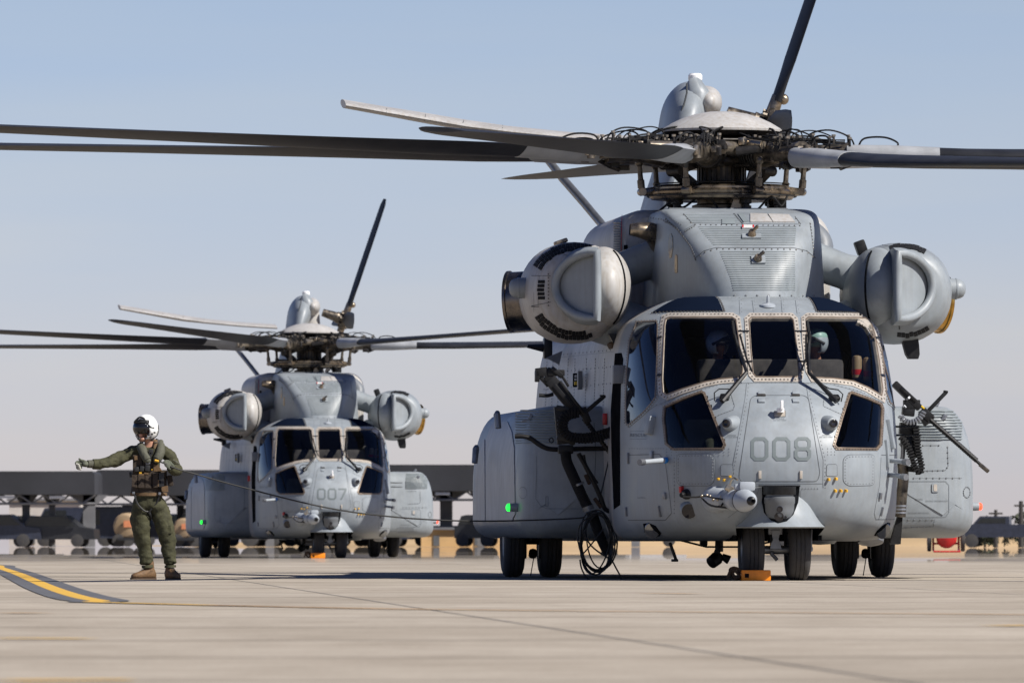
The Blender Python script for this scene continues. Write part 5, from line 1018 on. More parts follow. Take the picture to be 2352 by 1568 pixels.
# ---- rotor mast, swashplate and hub
HY, HZ_ = 5.5, 4.80; HC = Vector((0, HY, HZ_))
mb = MB(); mb.lathe([(.34, 4.10), (.34, 4.22), (.28, 4.24), (.28, 4.46), (.29, 4.47), (.27, 4.5), (.27, 4.72), (.3, 4.74)], (0, HY, 0), (0, 0, 1), 32); mast = mb.build('rotor_mast', 'hub_metal', heli)
mb = MB()
for k in range(26): a = 2 * pi * k / 26; mb.box((.275 * cos(a), HY + .275 * sin(a), 4.6), (.012, .03, .2), Matrix.Rotation(a, 3, 'Z'))
mb.build('mast_bands', 'hub_dark', mast, smooth=False)
mb = MB(); mb.lathe([(.5, 4.285), (.62, 4.27), (.80, 4.29), (.83, 4.33), (.84, 4.37), (.80, 4.40), (.80, 4.42), (.74, 4.45), (.4, 4.46)], (0, HY, 0), (0, 0, 1), 48); swp = mb.build('swashplate', 'bronze_metal', heli)
mb = MB(); mb.lathe([(.845, 4.315), (.855, 4.32), (.855, 4.33), (.845, 4.335)], (0, HY, 0), (0, 0, 1), 48, cap=False); mb.lathe([(.76, 4.455), (.78, 4.465), (.74, 4.47)], (0, HY, 0), (0, 0, 1), 48, cap=False); mb.build('swashplate_ring', 'hub_dark', swp)
PH0 = 19.0
for k in range(7):
    ph = radians(PH0 + 12 + 360 / 7 * k); d = Vector((-sin(ph), -cos(ph), 0)); s_ = Vector((d.y, -d.x, 0)); b = Vector((0, HY, 4.37))
    mb = MB(); mb.tube([b + d * .72, b + d * .86, b + d * .93], [.075, .05, .045], 10); mb.tube([b + d * .93 - s_ * .05, b + d * .93 + s_ * .05], .045, 12); mb.build('swashplate_arm', 'bronze_metal', swp)
    mb = MB(); r0 = b + d * .93; r1 = r0 + Vector((0, 0, .33)) + d * .03; mb.tube([r0, r0.lerp(r1, .12), r0.lerp(r1, .13), r0.lerp(r1, .4), r0.lerp(r1, .42), r0.lerp(r1, .5), r1], [.025, .03, .042, .042, .032, .03, .028], 10); mb.ball(r1, .05, 10, 6); mb.build('pitch_rod', 'hub_metal', mast)
for k, (ph, fl) in enumerate(((62, 1), (-50, -1), (185, 1))):
    ph = radians(ph); d = Vector((-sin(ph), -cos(ph), 0)); mb = MB(); a = Vector((0, HY, 4.76)) + d * .22; b = Vector((0, HY, 4.60)) + d * .62; c = Vector((0, HY, 4.45)) + d * .42
    sd_ = Vector((d.y, -d.x, 0))
    for (p_, q_, w0, w1) in ((a, b, .15, .07), (b, c, .06, .10)):
        up = (q_ - p_).cross(sd_).normalized(); mb.loft([[p_ + sd_ * w0 + up * .05, p_ - sd_ * w0 + up * .05, p_ - sd_ * w0 - up * .05, p_ + sd_ * w0 - up * .05], [q_ + sd_ * w1 + up * .045, q_ - sd_ * w1 + up * .045, q_ - sd_ * w1 - up * .045, q_ + sd_ * w1 - up * .045]])
    mb.tube([b - sd_ * .12, b + sd_ * .12], .06, 12); mb.tube([a.lerp(b, .5) - sd_ * .17, a.lerp(b, .5) + sd_ * .17], .045, 10); mb.build('scissor_link', 'hub_dark', mast)
for a in (20, 80, 150, 210, 290, 340):
    a = radians(a); d = Vector((cos(a), sin(a), 0)); mb = MB(); p = Vector((0, HY, 4.12)) + d * .62; mb.tube([p, p + Vector((0, 0, .1)), p + Vector((0, 0, .11)), p + Vector((0, 0, .2))], [.045, .045, .07, .06], 10); mb.build('servo_mount', 'hub_dark', mast)
mb = MB(); mb.prism([(.02, 4.10), (.18, 4.10), (.16, 4.30), (.09, 4.31)], HY - .55, HY - .48); mb.build('mast_bracket', 'bronze_metal', mast, smooth=False)
mb = MB(); mb.box((.62, HY - .1, 4.24), (.2, .2, .22), bev=.02); mb.build('control_box', 'hub_dark', mast)
for pts in (((P_) for P_ in (((-.75, 5.0, 4.15), (-.6, 4.9, 4.26), (-.5, 4.95, 4.18), (-.35, 5.0, 4.28)), ((.35, 4.9, 4.16), (.5, 4.85, 4.3), (.62, 4.95, 4.2), (.7, 5.0, 4.33)), ((-.1, 4.85, 4.15), (-.2, 4.85, 4.28), (-.42, 4.95, 4.3))))):
    mb = MB(); mb.tube(cr(list(pts), 5), .013, 6); mb.build('control_hose', 'black_rubber', mast)
hub = MB(); hub.lathe([(.05, -.14), (.40, -.14), (.46, -.10), (.44, -.05), (.30, -.04), (.30, .06), (.44, .07), (.47, .12), (.42, .17), (.05, .18)], HC, (0, 0, 1), 42); hub_o = hub.build('rotor_hub', 'hub_metal', heli)
mb = MB(); mb.lathe([(.68, .255), (.685, .28), (.66, .30), (.56, .36), (.44, .415), (.30, .46), (.15, .485), (.01, .49)], HC, (0, 0, 1), 56); mb.build('hub_fairing', 'light_and_lit_grey', hub_o, ang=60)
mb = MB(); mb.lathe([(.60, .20), (.64, .23), (.66, .256), (.05, .257)], HC, (0, 0, 1), 42); mb.build('fairing_rim', 'hub_dark', hub_o)
# one arm of the hub, along +x
A = MB(); rnd = random.Random(3)
A.tube([(.30, 0, 0), (.55, 0, 0), (.62, 0, 0), (.8, 0, 0), (1.05, 0, 0), (1.3, 0, .0), (1.45, 0, 0)], [.10, .12, .15, .15, .11, .12, .14], 14, mi=0)
for x in (.52, .56, .60, .66, .70, .74): A.lathe([(.17, -.012), (.175, 0), (.17, .012)], (x, 0, 0), (1, 0, 0), 20, mi=1)
A.box((.50, 0, .12), (.30, .26, .05), bev=.02, mi=1); A.box((.50, 0, -.12), (.30, .26, .05), bev=.02, mi=1)
A.box((.95, 0, .0), (.2, .22, .2), bev=.04, mi=0); A.box((1.25, 0, .06), (.22, .16, .12), bev=.03, mi=1); A.box((1.45, 0, .0), (.16, .24, .17), bev=.03, mi=0)
A.tube([(.85, -.05, .04), (.95, -.28, .04), (.80, -.42, .02)], [.04, .05, .055], 10, mi=1)
A.tube([(.62, .30, .05), (1.02, .24, .05)], [.075, .075], 14, mi=2); A.tube([(.5, .32, .05), (.62, .30, .05)], .035, 8, mi=0); A.tube([(1.02, .24, .05), (1.2, .2, .04)], .03, 8, mi=0); A.box((.48, .32, .05), (.1, .12, .16), bev=.02, mi=1)
A.tube([(.7, -.2, .12), (.95, -.16, .1)], .05, 12, mi=2)
for k in range(15):
    x = rnd.uniform(.42, 1.45); y = rnd.uniform(-.3, .3); z = rnd.uniform(-.08, .17); A.box((x, y, z), (rnd.uniform(.03, .12), rnd.uniform(.03, .09), rnd.uniform(.03, .09)), Matrix.Rotation(rnd.uniform(-.6, .6), 3, 'Z'), bev=.008, mi=rnd.choice((0, 1, 1, 2)))
for k in range(20):
    x = rnd.uniform(.42, 1.5); y = rnd.uniform(-.22, .22); z0 = rnd.uniform(.05, .12); A.tube([(x, y, z0), (x, y, z0 + .10)], .014, 6, mi=rnd.choice((0, 1))); A.tube([(x, y, z0 + .085), (x, y, z0 + .11)], .024, 6, mi=2)
A.tube([(1.35, -.2, -.12), (1.35, -.1, -.16), (1.5, -.05, -.10)], .03, 8, mi=1); A.box((1.3, -.12, -.13), (.14, .06, .08), bev=.01, mi=1)
for sy in (-.11, .11): A.box((1.62, sy, .0), (.26, .05, .12), bev=.02, mi=2); A.lathe([(.045, -.09), (.045, .09)], (1.68, sy, 0), (0, 0, 1), 12, mi=0)
arm_me = None
Hs = MB()
for k in range(7):
    x0 = rnd.uniform(.35, 1.1); ln = rnd.uniform(.25, .6); y0 = rnd.uniform(-.22, .22); h = rnd.uniform(.16, .30); Hs.tube(cr([(x0, y0, .08), (x0 + .06, y0, h * .85), (x0 + ln * .5, y0 + rnd.uniform(-.1, .1), h), (x0 + ln * .9, y0, h * .7), (x0 + ln, y0 + rnd.uniform(-.05, .05), .05)], 5), rnd.choice((.008, .010, .013)), 6)
Hs.tube(cr([(1.55, .05, .08), (1.62, .05, .18), (1.85, .02, .19), (2.0, -.05, .12), (1.95, -.08, .05)], 5), .011, 6)
for k in range(9):
    y0 = rnd.uniform(-.2, .2); Hs.tube([(.35, y0, .15 + rnd.uniform(0, .08)), (.8, y0 + rnd.uniform(-.05, .05), .13 + rnd.uniform(0, .08)), (1.4, y0 * .7, .11 + rnd.uniform(0, .05))], .007, 5)
# one blade along +x
def blade_ring(r, c, t, tw, le=.27, drop=0):
    out = []
    for k in range(22):
        a = 2 * pi * k / 22; xx = cos(a); yy = sin(a); cx_ = (xx * .5 + .5 - .32) * c; th_ = t * .5 * yy * (1 - .0 * xx) * (sqrt(max(0.02, (xx * .5 + .5)))) * 1.35 if True else 0
        y = -cx_; z = th_; out.append(Vector((r, y * cos(tw) - z * sin(tw), y * sin(tw) + z * cos(tw) + drop)))
    return out
BL = MB(); BL.loft([blade_ring(r, c, t, radians(tw)) for r, c, t, tw in ((2.45, .44, .15, 8), (2.8, .60, .13, 8), (3.3, .76, .115, 7.5), (5, .76, .10, 5), (8, .76, .09, 1), (10.9, .76, .08, -2), (11.5, .70, .07, -3), (12.05, .5, .05, -4))])
CF = MB(); CF.loft([blade_ring(r, c, t, radians(8)) for r, c, t in ((1.42, .26, .20), (1.5, .32, .22), (1.9, .38, .21), (2.3, .43, .175), (2.47, .455, .16))])
FLAP = (-1.1, 1.0, 1.7, .9, .6, .3, -2.6)
b_me = cf_me = ar_me = hs_me = None
def add_blades(parent_, hubp, phase, flaps, protos=None):
    pr = protos; out = []
    for k in range(7):
        ph = radians(phase + 360 / 7 * k); th = atan2(-cos(ph), -sin(ph)); rot = (0, -radians(flaps[k]), th)
        if pr is None:
            b = BL.build('rotor_blade', 'blade_dark', parent_, ang=70); c = CF.build('blade_cuff', 'blade_light', b, ang=60); a = A.build('hub_arm', ['hub_metal', 'hub_dark', 'hub_bright'], hubp); h = Hs.build('hydraulic_hoses', 'black_rubber', a); pr = (b, c, a, h)
        else:
            b = pr[0].copy(); c = pr[1].copy(); a = pr[2].copy(); h = pr[3].copy()
            for o in (b, c, a, h): COL.objects.link(o)
            b.parent = parent_; c.parent = b; a.parent = hubp; h.parent = a
        b.location = HC; b.rotation_euler = rot; a.location = HC; a.rotation_euler = (0, -radians(flaps[k]) * .5, th); out.append(b)
    return pr
protos = add_blades(heli, hub_o, PH0, FLAP)
mb = MB(); rr_ = random.Random(9)
for k in range(46):
    a = rr_.uniform(0, 2 * pi); r = rr_.uniform(.4, .75); z = rr_.uniform(-.12, .22); d = Vector((cos(a), sin(a), 0)); s_ = Vector((-d.y, d.x, 0)); p = HC + d * r + Vector((0, 0, z)); l_ = rr_.uniform(.08, .28)
    mb.tube([p - s_ * l_, p + Vector((0, 0, rr_.uniform(-.03, .05))), p + s_ * l_], rr_.choice((.008, .012, .02)), 6)
mb.build('hub_plumbing', 'hub_dark', hub_o)
mb = MB()
for k in range(26):
    a = rr_.uniform(0, 2 * pi); r = rr_.uniform(.42, .7); z = rr_.uniform(-.1, .2); mb.ball(HC + Vector((cos(a) * r, sin(a) * r, z)), rr_.uniform(.02, .05), 8, 6)
mb.build('hub_fittings', 'hub_bright', hub_o)

# ---- tail: pylon, stabiliser with strut, tail rotor
YT = 18.0
def pyl(v, uL, uR, Lh, yc=YT, n=2.2):
    a = NEAR.at(uL, v, yc); b = NEAR.at(uR, v, yc); cx_ = (a.x + b.x) / 2; hw_ = (b.x - a.x) / 2; return [Vector((cx_ + hw_ * (abs(cos(t)) ** (2 / n)) * (1 if cos(t) > 0 else -1), yc + Lh * (abs(sin(t)) ** (2 / n)) * (1 if sin(t) > 0 else -1), a.z)) for t in [2 * pi * k / 28 for k in range(28)]]
mb = MB(); mb.loft([pyl(*p) for p in cr([(640, 1440, 1520, 1.7), (475, 1479, 1547, 1.3), (387, 1505, 1572, 1.15), (320, 1512, 1600, 1.05), (272, 1518, 1618, .95), (245, 1524, 1620, .85), (222, 1534, 1620, .7), (205, 1547, 1618, .55), (193, 1562, 1612, .35), (188, 1578, 1606, .2)], 4)]); pylon = mb.build('tail_pylon', 'grey_paint', heli, ang=60)
mb = MB(); q = P3(ZP, ((548, 185), (575, 240), (560, 330), (510, 440), (480, 520)), 17.45); mb.tube([q[0] + Vector((0, .3, -.03))] + q, [.06, .11, .15, .16, .17, .18], 20); mb.build('drive_cover', 'grey_paint', pylon, ang=60)
c = P3(ZP, ((620, 325),), 18)[0]; mb = MB(); mb.ball(c, (.215, .75, .23), 24, 16, Matrix.Rotation(radians(25), 3, 'Y')); mb.tube([c, c + Vector((.03, 0, -.5))], .2, 20); mb.build('gearbox_fairing', 'light_and_lit_grey', pylon, ang=70)
c = P3(ZP, ((551, 140),), 17.9)[0]; mb = MB(); mb.lathe([(.12, -.12), (.10, -.04), (.085, 0)], c, (0, 0, 1), 20); o = mb.build('beacon_base', 'grey_paint', pylon); mb = MB(); mb.lathe([(.085, 0), (.09, .015), (.09, .06), (.07, .085), (.02, .09)], c, (0, 0, 1), 20); mb.build('beacon_lamp', 'white_lamp', o)
mb = MB(); q = P3(ZP, ((485, 165), (485, 240), (465, 320), (440, 400)), 17.15); mb.tube(q, .012, 6); mb.build('pylon_seam', 'seam_dark', pylon)
mb = MB(); secs = []
for (x, y, hgt, Y) in ((290, 194, 66, 18.2), (585, 246, 72, 18.2), (850, 292, 82, 18.2), (1100, 335, 84, 18.2), (1400, 372, 66, 18.1), (1800, 410, 60, 18.0), (2270, 440, 60, 18.0)):
    c = P3(ZS, ((x, y),), Y)[0]; h2 = hgt / 1.68 / 1.7415 / 181 / 2; R_ = []
    for k in range(20):
        a = 2 * pi * k / 20; R_.append(c + Vector((0, .55 * cos(a), h2 * sin(a) * .86 + .045 * cos(a))))
    secs.append(R_)
mb.loft(secs); ST = Surf(mb); stb = mb.build('stabilizer', 'light_and_lit_grey', pylon, ang=60)
mb = MB(); 
for l_ in (((300, 222), (560, 268), (830, 322), (1080, 378), (1300, 392)), ((585, 205), (580, 272)), ((848, 245), (835, 325)), ((1105, 285), (1080, 378)), ((1365, 320), (1355, 395))): ST.line(mb, ZS(*l_), .8, off=.006)
mb.build('panel_seam', 'seam_dark', stb, kind='stuff')
p = P3(ZS, ((1640, 535), (1760, 690), (1900, 850), (2080, 1065)), (17.9, 17.4, 16.8, 16.0)); mb = MB(); mb.tube(p, .045, 12, sx=1.3); mb.build('stabilizer_strut', 'strut_metal', pylon)
TH = P3(ZP, ((1117, 508),), 17.8)[0]; ta = radians(18.5); t1 = Vector((sin(ta), 0, cos(ta))); tn = Vector((cos(ta), 0, -sin(ta)))
mb = MB(); mb.tube([TH - tn * .55, TH - tn * .2], [.09, .12], 16); mb.tube([TH - tn * .2, TH + tn * .08], [.14, .12], 16); mb.lathe([(.25, -.05), (.27, 0), (.25, .05)], TH, tn, 20)
for k in range(8): a = k * pi / 4; mb.tube([TH + (t1 * cos(a) + Vector((0, sin(a), 0))) * .18 - tn * .12, TH + (t1 * cos(a) + Vector((0, sin(a), 0))) * .18 + tn * .12], .03, 6)
thb = mb.build('tail_rotor_hub', 'hub_metal', heli)
def tblade(ang):
    r_ = t1 * cos(ang) + Vector((0, sin(ang), 0)); c_ = tn.cross(r_); cc = c_ * cos(radians(15)) + tn * sin(radians(15)); nn_ = r_.cross(cc); secs = []
    for r, c, t in ((.35, .22, .12), (.6, .30, .09), (.9, .40, .06), (2.2, .40, .05), (2.9, .36, .035), (3.05, .20, .02)): secs.append([TH + r_ * r + cc * (c * .5 * cos(a)) + nn_ * (t * .5 * sin(a)) for a in [2 * pi * k / 16 for k in range(16)]])
    mb = MB(); mb.loft(secs); o = mb.build('tail_rotor_blade', 'blade_dark', heli, ang=60)
    mb = MB(); mb.tube([TH + r_ * .15, TH + r_ * .42], [.09, .075], 12); mb.ball(TH + r_ * .4 + tn * .08, .07, 10, 8); mb.ball(TH + r_ * .5 - c_ * .1, .05, 8, 6); mb.build('blade_grip', 'bronze_metal', o)
for k in range(4): tblade(radians(-2 + 90 * k))
# dress the second helicopter as a copy of the first
heli2 = heli.copy(); COL.objects.link(heli2); D2 = 204.7
heli2.location = ((757 - CU) / F * D2, D2, 0); heli2.rotation_euler = (0, 0, radians(5.95)); heli2['label'] = 'farther grey military helicopter numbered 007 on its nose, standing left of the near one'
def copy_kids(src, dst):
    for ch in list(src.children):
        c = ch.copy(); COL.objects.link(c); c.parent = dst; copy_kids(ch, c)
copy_kids(heli, heli2); FL2 = (1.3, 2.0, .4, .9, 1.2, 0.0, 1.0); _k = 0
for o in heli2.children:
    if o.name.startswith('rotor_blade'):
        o.rotation_euler.z += radians(-5); o.rotation_euler.y = -radians(FL2[_k]); _k += 1
for o in heli2.children:
    if o.name.startswith('rotor_hub'):
        for a in o.children:
            if a.name.startswith('hub_arm'): a.rotation_euler.z += radians(-5)
    if o.name.startswith('tail_rotor'): pass
number('008', heli); number('007', heli2)

# ================================================================ GUNS, HOSES, CHOCKS
NM = NEAR.M
def near_root(name, p, label, cat, group=None):
    e = empty(name, NM @ Vector(p), radians(4.6), label, cat, group); return e
class Rel:                                          # traced geometry built relative to a thing's own origin
    def __init__(s, root): s.i = root.matrix_basis.inverted() @ NM
    def __call__(s, z, pts, Y): return [s.i @ p for p in P3(z, pts, Y)]
def mg(side):
    z = ZF if side < 0 else ZG; k = 592.0 if side < 0 else 661.0
    org = (-2.0, 3.1, 1.4) if side < 0 else (2.0, 3.1, 1.4)
    r = near_root('machine_gun', org, 'black door machine gun pointing down beside the near helicopter left-hand door' if side < 0 else 'black machine gun jutting out past the near helicopter right-hand side', 'machine gun', 'door machine guns of the near helicopter')
    R = Rel(r)
    Y0 = 3.1
    def bar(pts, w, th, m, name, dep=Y0, par=r, bev=.01):
        a, b = R(z, pts, dep); d = b - a; L_ = d.length; ang = atan2(d.z, d.x); mb = MB(); mb.box((a + b) / 2, (L_, th, w), Matrix.Rotation(-ang, 3, 'Y'), bev=bev); return mb.build(name, m, par)
    def tb(pts, rad, m, name, dep=Y0, par=r, n=5, seg=8):
        q = R(z, pts, dep); q = [Vector(t) for t in cr([tuple(p) for p in q], n)] if len(q) > 2 else q
        rr = rad if not isinstance(rad, (tuple, list)) else [rad[0] + (rad[-1] - rad[0]) * i / (len(q) - 1) for i in range(len(q))]
        mb = MB(); mb.tube(q, rr, seg); return mb.build(name, m, par)
    def chute(pts, w, name='feed_chute', dep=Y0 - .15, par=r, m='black_rubber'):
        q = R(z, pts, dep); q = [Vector(t) for t in cr([tuple(p) for p in q], 10)]; s_ = [0]
        for i in range(1, len(q)): s_.append(s_[-1] + (q[i] - q[i - 1]).length)
        n = int(s_[-1] / .032); mb = MB(); j = 0
        for i in range(n):
            d = s_[-1] * (i + .5) / n
            while j < len(q) - 2 and s_[j + 1] < d: j += 1
            p = q[j].lerp(q[j + 1], (d - s_[j]) / max(1e-6, s_[j + 1] - s_[j])); t = (q[j + 1] - q[j]); ang = atan2(t.z, t.x); mb.box(p, (.021, .10, w * (1.0 if i % 2 else .9)), Matrix.Rotation(-ang, 3, 'Y'), bev=.004)
        mb.tube(q, w * .36, 8); return mb.build(name, m, par)
    if side < 0:
        rec = bar(((575, 190), (770, 420)), .13, .14, 'gun_metal', 'receiver'); bar(((600, 230), (720, 370)), .05, .17, 'black_metal', 'receiver_cover', par=rec); bar(((560, 150), (672, 150)), .07, .12, 'gun_metal', 'feed_cover'); bar(((585, 118), (660, 175)), .05, .15, 'black_metal', 'feed_tray')
        bar(((482, 150), (560, 140)), .10, .1, 'gun_metal', 'spade_grip'); bar(((492, 135), (492, 210)), .05, .1, 'black_metal', 'grip_plate'); bar(((515, 175), (570, 235)), .05, .08, 'gun_metal', 'rear_frame'); tb(((505, 298), (560, 300), (600, 290)), .02, 'gun_metal', 'trigger_bar'); bar(((590, 120), (560, 210)), .09, .10, 'gun_metal', 'sight_block')
        bar(((660, 175), (700, 240)), .03, .03, 'gun_metal', 'side_rail'); bar(((640, 205), (800, 420)), .03, .18, 'black_metal', 'slide_rail')
        brl = tb(((765, 395), (860, 520), (960, 660), (1095, 835)), (.020, .014), 'black_metal', 'barrel', seg=10)
        mb = MB(); q = R(z, ((800, 450), (1000, 712)), Y0); d = (q[1] - q[0]); 
        for t in range(18): c = q[0] + d * (t / 17); mb.tube([c, c + d.normalized() * .028], .026, 8)
        mb.build('barrel_sleeve', 'gun_metal', brl); bar(((1040, 770), (1092, 838)), .055, .04, 'gun_metal', 'flash_hider', par=brl)
        bar(((812, 408), (940, 300)), .045, .05, 'gun_metal', 'charging_arm'); bar(((905, 300), (945, 302)), .02, .06, 'gun_metal', 'arm_end'); bar(((790, 380), (830, 480)), .08, .10, 'gun_metal', 'barrel_clamp')
        chute(((770, 410), (700, 415), (655, 460), (655, 520), (690, 565), (760, 590), (850, 590), (930, 570), (1025, 530)), .085); chute(((770, 430), (700, 450), (680, 500), (700, 545), (770, 560), (870, 550), (1020, 505)), .05, 'inner_chute')
        arm = tb(((345, 568), (400, 568), (450, 582), (500, 618), (560, 648), (640, 655), (800, 650), (1020, 648)), .028, 'gun_metal', 'mount_arm', Y0 + .15, seg=10); bar(((630, 655), (730, 655)), .10, .12, 'gun_metal', 'mount_block', Y0, arm, .02); bar(((1015, 650), (1035, 650)), .10, .12, 'strut_metal', 'mount_clamp', Y0, arm, .02)
        bar(((640, 370), (665, 620)), .13, .12, 'gun_metal', 'mount_post'); bar(((625, 560), (745, 600)), .10, .15, 'black_metal', 'mount_cradle'); bar(((615, 380), (760, 400)), .06, .14, 'black_metal', 'cradle_rail'); bar(((655, 590), (672, 598)), .02, .14, 'label_yellow', 'yellow_tag')
        tb(((580, 610), (572, 590), (590, 578), (600, 600), (585, 612)), .007, 'black_metal', 'ring_pin')
        hz = MB(); q = R(z, cr(((680, 672), (690, 740), (730, 830), (775, 930), (825, 1035)), 8), Y0 - .05); hz.tube(q, .050, 14)
        for i in range(len(q) - 1): 
            for t in (.0, .5): p = q[i].lerp(q[i + 1], t); d = (q[i + 1] - q[i]).normalized(); hz.tube([p, p + d * .011], .060, 14)
        hs = hz.build('ribbed_hose', 'black_rubber', r)
        for (x, y) in ((765, 885), (825, 1035), (830, 1050)): p = R(z, ((x, y),), Y0 - .05)[0]; d = (q[-1] - q[0]).normalized(); mb = MB(); mb.tube([p - d * .012, p + d * .012], .066, 16); mb.build('hose_clamp', 'strut_metal', hs)
        tb(((850, 1060), (890, 1180), (930, 1280), (962, 1345)), (.062, .05), 'black_rubber', 'lower_hose', Y0 - .05, hs, seg=14)
        tb(((765, 680), (820, 780), (880, 900), (915, 980), (945, 1050), (1010, 1070)), .026, 'gun_metal', 'lower_strut', Y0, seg=8); tb(((800, 690), (815, 760), (890, 880)), .018, 'gun_metal', 'side_strut', Y0); bar(((810, 820), (840, 885)), .04, .04, 'rope_brown', 'strut_clip'); bar(((870, 975), (915, 1040)), .04, .04, 'rope_brown', 'strut_clip')
        tb(((970, 700), (950, 790), (925, 900), (900, 1000)), .008, 'black_metal', 'brace_rod', Y0); bar(((990, 645), (1050, 650)), .09, .1, 'strut_metal', 'door_clamp')
        bar(((1000, 560), (1040, 1040)), .04, .05, 'black_metal', 'door_rail', Y0 + .1)
    else:
        rec = bar(((140, 60), (330, 245)), .075, .14, 'gun_metal', 'receiver'); bar(((185, 90), (300, 195)), .04, .17, 'black_metal', 'receiver_cover', par=rec); tb(((240, 165), (250, 175)), .03, 'strut_metal', 'cover_knob', Y0 - .1); bar(((335, 225), (360, 248)), .02, .15, 'label_yellow', 'yellow_tag')
        brl = tb(((390, 310), (540, 445), (690, 580), (838, 712)), (.022, .017), 'black_metal', 'barrel', seg=10)
        mb = MB(); q = R(z, ((410, 330), (740, 620)), Y0); d = (q[1] - q[0])
        for t in range(26): c = q[0] + d * (t / 25); mb.tube([c, c + d.normalized() * .022], .0285, 8)
        mb.build('barrel_sleeve', 'gun_metal', brl); bar(((770, 655), (838, 712)), .045, .04, 'hub_metal', 'flash_hider', par=brl)
        bar(((388, 268), (528, 122)), .042, .05, 'gun_metal', 'charging_arm'); bar(((505, 118), (538, 124)), .025, .06, 'gun_metal', 'arm_end'); bar(((340, 260), (410, 320)), .10, .12, 'gun_metal', 'barrel_clamp'); tb(((415, 300), (430, 305), (425, 320)), .015, 'gun_metal', 'clamp_ring')
        bar(((210, 215), (330, 215)), .10, .13, 'gun_metal', 'feed_block'); bar(((200, 260), (290, 270)), .11, .12, 'black_metal', 'ammunition_box'); bar(((350, 310), (385, 365)), .07, .1, 'gun_metal', 'gas_block'); tb(((205, 235), (215, 225), (228, 240)), .012, 'strut_metal', 'box_handle', Y0 - .1)
        chute(((360, 265), (335, 310), (300, 338), (250, 348), (205, 325), (185, 295)), .065, m='strut_metal'); chute(((300, 370), (308, 450), (318, 560), (335, 640), (342, 690), (320, 715), (285, 650), (255, 560), (225, 500), (190, 450)), .075, 'ammunition_belt'); bar(((180, 390), (300, 400)), .13, .14, 'black_metal', 'mount_cradle'); bar(((190, 480), (330, 480)), .09, .12, 'gun_metal', 'cradle_block'); bar(((230, 460), (310, 600)), .12, .12, 'black_metal', 'belt_guide'); bar(((240, 690), (340, 700)), .06, .12, 'gun_metal', 'belt_box')
        tb(((185, 520), (205, 515), (205, 600), (190, 660)), .025, 'strut_metal', 'mount_post')
        hz = MB(); q = R(z, cr(((205, 640), (208, 760), (200, 860), (190, 980), (186, 1040)), 8), Y0); hz.tube(q, .052, 14)
        for i in range(len(q) - 1):
            for t in (.0, .5): p = q[i].lerp(q[i + 1], t); d = (q[i + 1] - q[i]).normalized(); hz.tube([p, p + d * .011], .062, 14)
        hs = hz.build('ribbed_hose', 'hub_metal', r)
        for (x, y) in ((190, 970), (188, 995), (186, 1020)): p = R(z, ((x, y),), Y0)[0]; mb = MB(); mb.tube([p, p + Vector((0, 0, .02))], .07, 16); mb.build('hose_clamp', 'strut_metal', hs)
        mb = MB(); q = R(z, ((170, 1040), (205, 1040), (190, 1245), (110, 1250)), Y0); mb.add(q + [p + Vector((0, .12, 0)) for p in q], [(0, 1, 2, 3), (7, 6, 5, 4), (0, 1, 5, 4), (1, 2, 6, 5), (2, 3, 7, 6), (3, 0, 4, 7)]); mb.build('lower_flap', 'black_rubber', hs, smooth=False)
    return r
mg(-1); mg(1)
# coiled cable hanging by the left-hand door
e = near_root('cable_coil', (-2.1, 3.0, .5), 'coil of thin black cable hanging by the near helicopter left door down to the ground', 'cable coil'); R = Rel(e)
for k in range(8):
    cx, cy = 885 + random.uniform(-14, 14), 1262 + random.uniform(-18, 18); rx, ry = random.uniform(88, 122), random.uniform(175, 212); t0 = random.uniform(-.12, .12)
    pts = [(cx + rx * cos(a) * (1 - .12 * sin(2 * a + k)) + t0 * ry * sin(a), cy + ry * sin(a) * (1 + .05 * cos(3 * a + k))) for a in [2 * pi * i / 28 for i in range(28)]]
    mb = MB(); mb.tube(R(ZF, pts, [2.95 + .05 * sin(a * .7 + k) for a in range(28)]), .0085, 6, closed=True); mb.build('cable_loop', 'cable_black', e)
for pts in (((775, 1380), (790, 1450), (840, 1515), (940, 1524), (1030, 1520), (1046, 1500), (1010, 1430), (970, 1350)), ((790, 1180), (850, 1290), (960, 1370), (990, 1390)), ((930, 1180), (850, 1280), (790, 1350))):
    mb = MB(); mb.tube(R(ZF, cr(pts, 5), 2.9), .009, 6); mb.build('loose_cable', 'cable_black', e)
# wheel chocks
def chock(loc, rz, label):
    e = empty('wheel_chock', loc, rz, label, 'wheel chock', 'orange wheel chocks'); w, h, d = .315, .115, .16
    mb = MB(); mb.box((0, 0, h / 2), (w, d, h), bev=.012); b = mb.build('block', 'chock_orange', e, ang=40)
    mb = MB(); mb.box((-.10, -d / 2 - .001, .056), (.044, .006, .044), bev=.001); mb.build('hole_shade', 'cockpit_black', e, smooth=False)  # raised black square, its colour stands for the shade inside a hole
    for pts in (((-.15, .02, .08), (-.2, .03, .13), (-.24, .02, .10), (-.22, .0, .03), (-.17, -.01, .04)), ((-.15, .05, .03), (-.2, .05, .02), (-.25, .04, .06), (-.27, .03, .12), (-.22, .02, .14), (-.15, .03, .11)), ((-.16, .0, .03), (-.2, .0, .09), (-.26, .01, .11), (-.29, .02, .05), (-.29, .02, .02))):
        mb = MB(); mb.tube(cr(pts, 5), .016, 8); mb.build('rope', 'rope_brown', e)
    return e
def gp(u, v): return gnd(u, v)
cx = gp(1732, 1335.5); p = NM @ Vector((0, -.62, 0)); chock((bx(1735, p.y), p.y, 0), radians(4.6), 'orange wheel chock with brown rope before the near helicopter nose wheel')
chock((bx(730, 203.9), 203.9, 0), radians(5.9), 'small distant orange chock before the far helicopter nose wheel')

